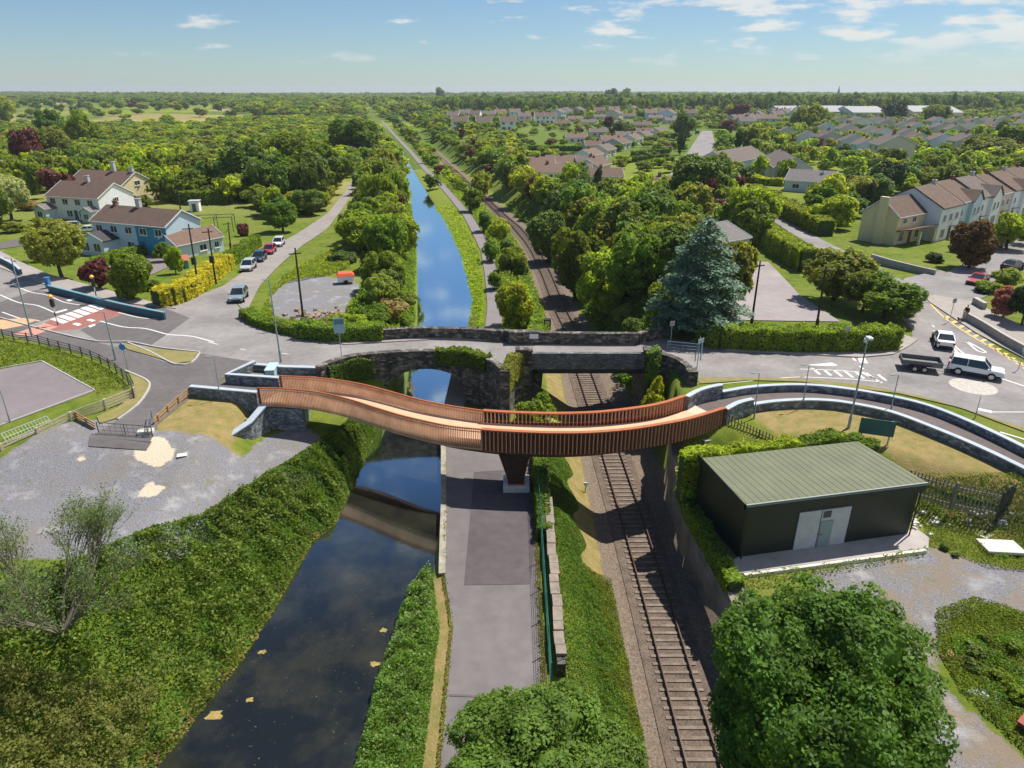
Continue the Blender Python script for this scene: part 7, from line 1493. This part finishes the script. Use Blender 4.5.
# small caravan like box with an orange top on the gravel lot
p = G(346, 283); t = thing('utility_trailer', 'small white trailer box with orange red cover on the gravel lot', 'trailer', up(p, 0), R(15)); mb = MB(); mb.box((0, 0, .75), (2.2, 1.6, .8)); mb.build('box', WW, t, local=True, bevel=.05); mb = MB(); mb.box((0, 0, 1.32), (2.4, 1.8, .35), taper=.75); mb.build('cover', paint((.75, .12, .05), .6, 'orange_cover'), t, local=True)
for s in (-1, 1): w1 = MB(); w1.tube((0, s*.75, .3), (0, s*.92, .3), .3, n=12); w1.build('wheel', TYRE, t, local=True)
mb = MB(); mb.tube((1.1, 0, .45), (2.2, 0, .4), .05); mb.build('drawbar', GALV, t, local=True)
p = G(183, 268); t = thing('play_house', 'small red roofed play house behind the yellow hedge', 'play house', up(p, 0), R(30)); mb = MB(); mb.box((0, 0, .7), (1.6, 1.4, 1.4)); mb.build('wall', paint((.1, .3, .45), .7, 'blue_play'), t, local=True); mb = MB(); mb.extr([(-1.0, 1.3), (1.0, 1.3), (0, 2.0)], (-1, 0, 0), (1, 0, 0)); mb.build('roof', paint((.5, .13, .08), .7, 'red_play'), t, local=True); door(t, 0, -.7, 0, .5, 1.0)
# ------------------------------------------------------------------ person and dog
def skin_fig(name, pts, edges, mats_, parent, sub=1):
    me = bpy.data.meshes.new(name); me.from_pydata([p[:3] for p in pts], edges, []); o = bpy.data.objects.new(name, me); COL.objects.link(o); o.parent = parent; m = o.modifiers.new('skin', 'SKIN')
    for i, p in enumerate(pts): me.skin_vertices[0].data[i].radius = (p[3], p[3] if len(p) < 5 else p[4])
    me.skin_vertices[0].data[0].use_root = True; s = o.modifiers.new('sub', 'SUBSURF'); s.levels = sub; s.render_levels = sub; me.materials.append(mats_); return o
pp = at(964.5, 320, .12); t = thing('person', 'person in dark jacket and pale trousers walking at the wall end on the pavement', 'person', tuple(pp), R(200))
SKIN = paint((.5, .32, .24), .6, 'skin'); DJ = paint((.02, .022, .03), .8, 'dark_jacket'); PT = paint((.5, .5, .5), .85, 'pale_trousers')
pts = [(0, 0, .95, .16, .12), (0, 0, 1.15, .14, .11), (0, 0, 1.38, .19, .12), (0, 0, 1.5, .07), (.01, 0, 1.58, .06), (.02, 0, 1.68, .1, .09), (.02, 0, 1.77, .07),
       (0, .10, .9, .1), (.12, .1, .5, .075), (.05, .1, .09, .05), (.18, .1, .05, .045), (0, -.1, .9, .1), (-.08, -.1, .5, .075), (-.28, -.1, .14, .05), (-.17, -.1, .06, .045),
       (0, .2, 1.4, .065), (-.04, .25, 1.13, .05), (.14, .24, .93, .04), (.2, .235, .87, .035), (0, -.2, 1.4, .065), (.02, -.25, 1.13, .05), (.2, -.24, .98, .04), (.27, -.235, .95, .035)]
ed = [(0, 1), (1, 2), (2, 3), (3, 4), (4, 5), (5, 6), (0, 7), (7, 8), (8, 9), (9, 10), (0, 11), (11, 12), (12, 13), (13, 14), (2, 15), (15, 16), (16, 17), (17, 18), (2, 19), (19, 20), (20, 21), (21, 22)]
bd = skin_fig('body', pts, ed, SKIN, t)
jk = skin_fig('jacket', [(0, 0, .93, .18, .14), (0, 0, 1.15, .165, .13), (0, 0, 1.38, .21, .14), (0, 0, 1.48, .1), (0, .2, 1.4, .08), (-.04, .25, 1.13, .068), (.13, .24, .94, .055), (0, -.2, 1.4, .08), (.02, -.25, 1.13, .068), (.19, -.24, .99, .055)], [(0, 1), (1, 2), (2, 3), (2, 4), (4, 5), (5, 6), (2, 7), (7, 8), (8, 9)], DJ, t)
skin_fig('trousers', [(0, 0, .92, .165, .125), (0, .10, .85, .115), (.12, .1, .5, .09), (.05, .1, .13, .065), (0, -.1, .85, .115), (-.08, -.1, .5, .09), (-.27, -.1, .18, .065)], [(0, 1), (1, 2), (2, 3), (0, 4), (4, 5), (5, 6)], PT, t)
skin_fig('hair', [(.0, 0, 1.73, .105, .1), (-.02, 0, 1.8, .08)], [(0, 1)], DJ, t)
pd = at(959.5, 322, .12); t = thing('dog', 'small black and white dog beside the walking person', 'dog', tuple(pd), R(200))
skin_fig('body', [(0, 0, .36, .11, .1), (.22, 0, .38, .12, .11), (.34, 0, .47, .07), (.42, 0, .54, .075), (.52, 0, .51, .04), (-.2, 0, .37, .1, .09), (-.32, 0, .42, .03), (-.42, 0, .52, .02), (.24, .07, .25, .045), (.24, .07, .04, .025), (.24, -.07, .25, .045), (.24, -.07, .04, .025), (-.2, .07, .27, .055), (-.26, .07, .15, .03), (-.22, .07, .03, .022), (-.2, -.07, .27, .055), (-.26, -.07, .15, .03), (-.22, -.07, .03, .022), (.4, .05, .62, .02), (.4, -.05, .62, .02)],
         [(0, 1), (1, 2), (2, 3), (3, 4), (0, 5), (5, 6), (6, 7), (1, 8), (8, 9), (1, 10), (10, 11), (5, 12), (12, 13), (13, 14), (5, 15), (15, 16), (16, 17), (3, 18), (3, 19)], mat('dog_fur', (.03, .03, .03), .8, col2=(.7, .7, .68), scale=3.5, contrast=(.5, .56)), t)
# ================================================================== woods: individuals first, the rest as masses
def inp1(x, y, poly):
    r = False
    for i in range(len(poly)):
        x1, y1 = poly[i]; x2, y2 = poly[(i+1) % len(poly)]
        if (y1 > y) != (y2 > y) and x < (x2-x1)*(y-y1)/(y2-y1)+x1: r = not r
    return r
FLDP = [tuple(G(*q))[:2] for q in [(0, 127), (195, 127), (240, 114), (225, 104), (20, 103)]]
rg = np.random.default_rng(77)
def pmask(px, py):
    "1 where the ground seen at this pixel carries trees; also a kind weight"
    return 0
zones = [ # polygon in px, spacing (m), kinds, phrase
 ([(0, 215), (0, 120), (60, 118), (200, 122), (330, 120), (372, 122), (385, 160), (362, 168), (345, 185), (325, 206), (305, 225), (270, 232), (255, 205), (165, 200), (160, 180), (60, 168), (0, 175)], 6.6, ['mid', 'lime', 'dark', 'olive', 'mid', 'lime'], 'belt left of the lane'),
 ([(372, 125), (386, 125), (402, 160), (410, 210), (414, 250), (395, 330 if False else 300), (380, 300), (372, 262), (350, 250), (362, 215), (372, 180), (380, 150)], 5.0, ['mid', 'lime', 'olive', 'mid'], 'belt between lane and canal'),
 ([(388, 120), (430, 120), (470, 152), (500, 178), (540, 222), (556, 262), (545, 268), (516, 225), (480, 190), (452, 165), (470, 205), (462, 205), (430, 165), (400, 135)], 5.2, ['lime', 'mid', 'olive', 'mid'], 'belt between greenway and railway'),
 ([(470, 150), (505, 142), (520, 160), (515, 182), (530, 194), (600, 210), (640, 218), (690, 232), (700, 250), (690, 300), (640, 325), (590, 325), (575, 300), (560, 262), (540, 222), (505, 185)], 5.6, ['mid', 'lime', 'dark', 'mid', 'olive'], 'belt right of the railway'),
 ([(600, 208), (660, 210), (690, 200), (735, 200), (750, 215), (760, 250), (700, 240), (650, 225)], 6.5, ['mid', 'lime', 'dark'], 'gardens behind the cedar'),
 ([(700, 150), (726, 140), (728, 190), (720, 205), (706, 200), (716, 170)], 7.0, ['lime', 'mid', 'dark'], 'gardens right of the town road'),
 ([(808, 205), (850, 195), (872, 185), (915, 185), (950, 175), (1024, 160), (1060, 165), (1060, 190), (990, 185), (950, 190), (905, 200), (858, 208), (850, 235), (822, 232)], 6.5, ['mid', 'lime', 'dark', 'olive'], 'gardens behind the right terrace'),
 ([(835, 250), (850, 240), (856, 255), (925, 285), (890, 290), (860, 278), (830, 262)], 5.0, ['olive', 'mid', 'dark'], 'side road bend'),
 ([(395, 318), (372, 325), (385, 290), (398, 300), (400, 322)], 4.0, ['mid', 'olive'], 'canal bank behind the bridge'),
]
zp = [([tuple(q) for q in z[0]], z) for z in zones]
cand = []
def hexpts(z):
    W = [G(*q) for q in z[0]]; xs_ = [p.x for p in W]; ys_ = [p.y for p in W]; poly = [(p.x, p.y) for p in W]; s = z[1]; out_ = []
    y = min(ys_); r = 0
    while y < max(ys_):
        k = 1+max(0, (y-200)/500); x = min(xs_)+(s*k/2 if r % 2 else 0)
        while x < max(xs_): out_.append((x+rg.uniform(-.35, .35)*s*k, y+rg.uniform(-.35, .35)*s*k, k)); x += s*k
        y += s*k*.9; r += 1
    if not out_: return []
    A = np.array(out_); ok = inpoly(A[:, 0], A[:, 1], poly); return A[ok]
clear = [(at(*q, -2), r) for q, r in [((345, 192), 0)]]
def blocked(x, y):
    dr_ = x-np.interp(y, *RL)
    if -4.5 < dr_ < (7.5 if y < 240 else 6): return True
    if y > 70 and abs(x-np.interp(y, *TOW)) < 2.6+.004*y: return True
    if y > 70 and np.interp(y, *CL)-3.2 < x < np.interp(y, *CR)+1.0: return True
    for (ax, ay), (bx, by), wd in LANES:
        if min(ay, by)-8 < y < max(ay, by)+8:
            d2 = (bx-ax)**2+(by-ay)**2; t = max(0, min(1, ((x-ax)*(bx-ax)+(y-ay)*(by-ay))/max(d2, 1e-6)))
            if math.hypot(x-ax-t*(bx-ax), y-ay-t*(by-ay)) < wd: return True
    for hx, hy, hr in HOUSES:
        if (x-hx)**2+(y-hy)**2 < hr*hr: return True
    return False
LANES = []
for pts, wd in (([(235, 300), (262, 275), (288, 250), (315, 234), (334, 216), (345, 200), (354, 182), (364, 168)], 4.2), ([(915, 302), (871, 272), (818, 244), (788, 225), (766, 211), (752, 202)], 5.0), ([(675, 195), (692, 175), (702, 153), (706, 139), (708, 131)], 8.0), ([(-20, 249), (28, 241), (60, 236)], 5)):
    W = [tuple(G(*p))[:2] for p in pts]; LANES += [(a, b_, wd) for a, b_ in zip(W, W[1:])]
HOUSES = []
for o in list(COL.objects):
    if o.parent is None and o.get('category') in ('house', 'shed', 'warehouse', 'cedar tree', 'car', 'trailer') and o.location.y > 60:
        c_ = o.location; L = 8 if o['category'] == 'house' else 3; v = Matrix.Rotation(o.rotation_euler.z, 3, 'Z') @ Vector((5, 4, 0)) if o['category'] == 'house' else Vector((0, 0, 0)); HOUSES.append((c_.x+v.x, c_.y+v.y, L))
        if o['category'] == 'house' and c_.y > 85:    # keep what stands before a facade low
            v2 = Matrix.Rotation(o.rotation_euler.z, 3, 'Z') @ Vector((5, -5, 0)); HOUSES.append((c_.x+v2.x, c_.y+v2.y, 6))
for z in zones:
    for x, y, k in hexpts(z):
        if blocked(x, y) or inp1(x, y, FLDP): continue
        cand.append((x, y, k, z))
ex_tr = [(o.location.x, o.location.y, o.scale[0]) for o in COL.objects if o.parent is None and o.get('category') == 'tree']
def sz(c_): return -1.0/max(c_[1], 1)
rest = []; cand = [c_ for c_ in cand if not any((c_[0]-a)**2+(c_[1]-b_)**2 < (r*.55+1.2)**2 for a, b_, r in ex_tr)]
cand.sort(key=lambda c_: c_[1]); nmax = 300-len(ex_tr)
CN = {'mid': 'green', 'lime': 'yellow green', 'dark': 'dark green', 'olive': 'olive green', 'copper': 'dark red', 'deep': 'very dark'}
SHP = ['rounded', 'broad', 'tall', 'low bushy', 'ragged']
for i, (x, y, k, z) in enumerate(cand):
    kd = z[2][int(rg.integers(len(z[2])))]
    if rg.uniform() < .02: kd = 'copper'
    rad = z[1]*k*rg.uniform(.48, .85); h = rad*rg.uniform(1.3, 2.2)+1.2
    if z[3] in ('gardens behind the right terrace', 'gardens right of the town road', 'gardens behind the cedar'): h *= .72; rad *= .85
    if z[3].startswith('belt left') and rg.uniform() < .45: h *= .55; rad *= .8
    if z[3].startswith('belt between g'): rad = min(rad, 2.3); h = min(h, 3.6)
    if y > 230: h = min(h, 7.5); rad = min(rad, 4.6)
    if z[3].startswith('belt left') and y > 330: h = min(h, 5.5)
    b_ = Vector((x, y, H(x, y)))
    if i < nmax:
        sh_ = SHP[4 if rg.uniform() < .2 else (2 if h > rad*2 else (3 if h < rad*1.7 else (0 if rad < z[1]*.62 else 1)))]
        px, py = px_of(b_); where = 'near' if y < 110 else ('middle' if y < 170 else 'far')
        tree(b_, rad, h, kd, f'{sh_} {CN[kd]} tree {where} in the {z[3]}', group=f'trees of the {z[3]}', lod='far' if y > 115 else 'mid')
    else: rest.append((x, y, b_.z, rad, h, kd))
print('TREES individual', min(len(cand), nmax), 'rest', len(rest))
# far scatter: hedgerows and woods out to the horizon
def vn(x, y, s, seed=0):
    a = np.sin(x/s*1.3+seed)*np.cos(y/s*1.1-seed*.7)+np.sin((x+y)/s*.7+seed*2.1)+.5*np.sin(x/s*2.9-y/s*2.3+seed); return a/2.5
F_ = []
ESTP = [tuple(G(*q))[:2] for q in [(770, 170), (905, 172), (1030, 162), (1040, 119), (770, 117)]]
BUNP = [tuple(G(*q))[:2] for q in [(505, 192), (600, 200), (700, 192), (712, 122), (505, 118)]]
y = 185.0
while y < 4200:
    s = 7.0+(y-185)*0.0075; xm = y*.80+30; x = -xm
    while x < xm:
        xx = x+rg.uniform(-.45, .45)*s; yy_ = y+rg.uniform(-.45, .45)*s; x += s
        u = xx/yy_; den = .35
        px = 512+683*u/ (CP)  # rough column
        right = u > -.16
        if yy_ < 900 and right: den = .30 if yy_ < 420 else .38
        if not right: den = .72 if yy_ < 420 else .62
        if yy_ > 700: den = .85
        fld = vn(xx, yy_, 90, 1.0) if yy_ < 1500 else vn(xx, yy_, 260, 2.0)
        if not right and yy_ > 420 and yy_ < 900: den = .95 if fld > .15 else .12
        elif yy_ >= 900: den = .98 if fld > -.42 else .25
        elif not right: den = .9 if fld > -.55 else .3
        # vista along canal
        if right and 185 < yy_ < 420 and u > .30: den = .16
        if inp1(xx, yy_, FLDP): den = .05
        elif inp1(xx, yy_, ESTP): den = .45
        elif inp1(xx, yy_, BUNP): den = .30
        if rg.uniform() > den: continue
        if blocked(xx, yy_): continue
        rad = rg.uniform(.5, .95)*min(s, 15)*.78; h = rg.uniform(4.5, 8.5) if right and yy_ < 800 else rg.uniform(6, 12)
        if yy_ > 900: h = rg.uniform(9, 14)+7*max(0, vn(xx, yy_, 150, 4.0))
        if right and 820 < yy_ < 1150 and u > -.1: h = rg.uniform(13, 20)+5*vn(xx, yy_, 60, 3.0); kdforce = True
        else: kdforce = False
        if not right and 230 < yy_ < 760: h = rg.uniform(3.5, 8.0)*(.8 if yy_ > 450 else 1)
        if inp1(xx, yy_, ESTP): rad = min(rad, 3.4); h = min(h, 6.0)
        if abs(xx-np.interp(yy_, *RL)) < 16 and yy_ < 420: h = min(h, 5.0)
        elif inp1(xx, yy_, BUNP): rad = min(rad, 3.0); h = min(h, 3.6)
        if right and yy_ < 900: rad = min(rad, 4.2)
        r5 = rg.uniform(); kd = 'mid' if r5 < .38 else ('lime' if r5 < .60 else ('olive' if r5 < .78 else ('dark' if r5 < .985 else 'copper')))
        if yy_ > 1000 and kd == 'lime': kd = 'mid'
        if kdforce: kd = 'dark' if r5 < .7 else 'mid'
        F_.append((xx, yy_, H(xx, yy_) if yy_ < 700 else float(base(np.array([xx]), np.array([yy_]))[0]), rad, h, kd))
    y += s*.95
allr = rest+F_; print('STUFF trees', len(allr))
hid = bpy.data.collections.new('crown_sources')
def gn_woods(kind, items, label):
    me = bpy.data.meshes.new('woodland'); n = len(items); me.vertices.add(n); A = np.array([it[:5] for it in items]); me.vertices.foreach_set('co', A[:, :3].astype(np.float32).ravel())
    sa = me.attributes.new('scl', 'FLOAT_VECTOR', 'POINT'); sa.data.foreach_set('vector', np.stack([A[:, 3], A[:, 3], A[:, 4]], 1).astype(np.float32).ravel())
    ra = me.attributes.new('rot', 'FLOAT_VECTOR', 'POINT'); ra.data.foreach_set('vector', np.stack([np.zeros(n), np.zeros(n), rg.uniform(0, 6.28, n)], 1).astype(np.float32).ravel())
    me.update(); o = link('woodland', me); tag(o, label, 'woodland', kind='stuff')
    c_ = bpy.data.collections.new('src_'+kind)
    for i, m in enumerate(CROWNS['stuff']):
        m2 = m.copy(); m2.materials.clear(); m2.materials.append(LM[kind]); s_ = bpy.data.objects.new('crown_source', m2); c_.objects.link(s_)
    g = bpy.data.node_groups.new('woods_'+kind, 'GeometryNodeTree'); g.interface.new_socket('Geometry', in_out='INPUT', socket_type='NodeSocketGeometry'); g.interface.new_socket('Geometry', in_out='OUTPUT', socket_type='NodeSocketGeometry')
    gi = g.nodes.new('NodeGroupInput'); go = g.nodes.new('NodeGroupOutput'); ip = g.nodes.new('GeometryNodeInstanceOnPoints'); ci = g.nodes.new('GeometryNodeCollectionInfo'); ci.inputs['Collection'].default_value = c_; ci.inputs['Separate Children'].default_value = True; ci.inputs['Reset Children'].default_value = True
    ip.inputs['Pick Instance'].default_value = True
    a1 = g.nodes.new('GeometryNodeInputNamedAttribute'); a1.data_type = 'FLOAT_VECTOR'; a1.inputs['Name'].default_value = 'scl'; a2 = g.nodes.new('GeometryNodeInputNamedAttribute'); a2.data_type = 'FLOAT_VECTOR'; a2.inputs['Name'].default_value = 'rot'
    rv = g.nodes.new('FunctionNodeRandomValue'); rv.data_type = 'INT'; rv.inputs['Min'].default_value = 0; rv.inputs['Max'].default_value = 3
    l = g.links.new; l(gi.outputs[0], ip.inputs['Points']); l(ci.outputs[0], ip.inputs['Instance']); l(a1.outputs[0], ip.inputs['Scale']); l(a2.outputs[0], ip.inputs['Rotation'])
    ro = [s for s in rv.outputs if s.enabled] or rv.outputs; l([s for s in rv.outputs if s.type == 'INT'][0], ip.inputs['Instance Index']); l(ip.outputs[0], go.inputs[0])
    md = o.modifiers.new('woods', 'NODES'); md.node_group = g
for kd, lb in (('mid', 'mid green trees merging into woodland across the far country'), ('lime', 'yellow green trees mixed through the far woodland'), ('olive', 'olive trees mixed through the far woodland'), ('dark', 'dark green trees mixed through the far woodland'), ('copper', 'scattered dark red trees in the far woodland')):
    it = [a for a in allr if a[5] == kd]
    if it: gn_woods(kd, it, lb)
# garden hedges among the bungalows
for i, (a, b_) in enumerate([((505, 150), (585, 151)), ((585, 147), (655, 141)), ((640, 168), (672, 163)), ((632, 157), (668, 154)), ((625, 163), (668, 160)), ((600, 183), (615, 184)), ((510, 186), (545, 186)), ((520, 158), (600, 158))]):
    hedge(['long dark clipped hedge behind the bungalow gardens, left', 'dark clipped hedge behind the bungalow gardens, right', 'lowest of three parallel hedges near the town road', 'top of three parallel hedges near the town road', 'middle of three parallel hedges near the town road', 'dark hedge in front of the street bungalows', 'dark hedge before the large bungalow roof', 'thin dark hedge between garden plots'][i], [G(*a), G(*b_)], 2.2, 2.2, 'dark')

# ------------------------------------------------------------------ air
mb = MB(); X0_, X1_, Y0_, Y1_, Z0_, Z1_ = -9000, 9000, -1500, 9500, -40, 60
mb.add([(x, y, z) for z in (Z0_, Z1_) for x, y in ((X0_, Y0_), (X1_, Y0_), (X1_, Y1_), (X0_, Y1_))], [(3, 2, 1, 0), (4, 5, 6, 7), (0, 1, 5, 4), (1, 2, 6, 5), (2, 3, 7, 6), (3, 0, 4, 7)])
hm = bpy.data.materials.new('haze_air'); hm.use_nodes = True; nt = hm.node_tree; nt.nodes.clear(); pv_ = nn(nt, 'ShaderNodeVolumePrincipled'); pv_.inputs['Color'].default_value = (.80, .90, 1.0, 1); pv_.inputs['Density'].default_value = 0.00010; pv_.inputs['Anisotropy'].default_value = 0.2
oo = nn(nt, 'ShaderNodeOutputMaterial'); nt.links.new(pv_.outputs[0], oo.inputs['Volume'])
tag(mb.build('haze', hm), 'thin pale summer haze over the whole landscape', 'haze', kind='stuff')

# ------------------------------------------------------------------ tell look-alikes apart by their place
from collections import defaultdict
bl = defaultdict(list)
for o in COL.objects:
    if o.parent is None and 'label' in o and 'category' in o: bl[o['label']].append(o)
ORDN = ['leftmost', 'second from left', 'third from left', 'fourth from left', 'fifth from left', 'sixth from left', 'seventh from left', 'eighth from left', 'ninth from left', 'tenth from left', 'eleventh from left', 'twelfth from left', 'thirteenth from left', 'fourteenth from left', 'fifteenth from left', 'sixteenth from left', 'seventeenth from left', 'eighteenth from left', 'nineteenth from left', 'twentieth from left']
for lb, os_ in bl.items():
    if 1 < len(os_) <= 20 and len(lb.split()) <= 13:
        os_.sort(key=lambda o: o.location.x/max(o.location.y, 1))
        for i, o in enumerate(os_): o['label'] = lb+', '+(ORDN[i] if i < len(os_)-1 else 'rightmost')
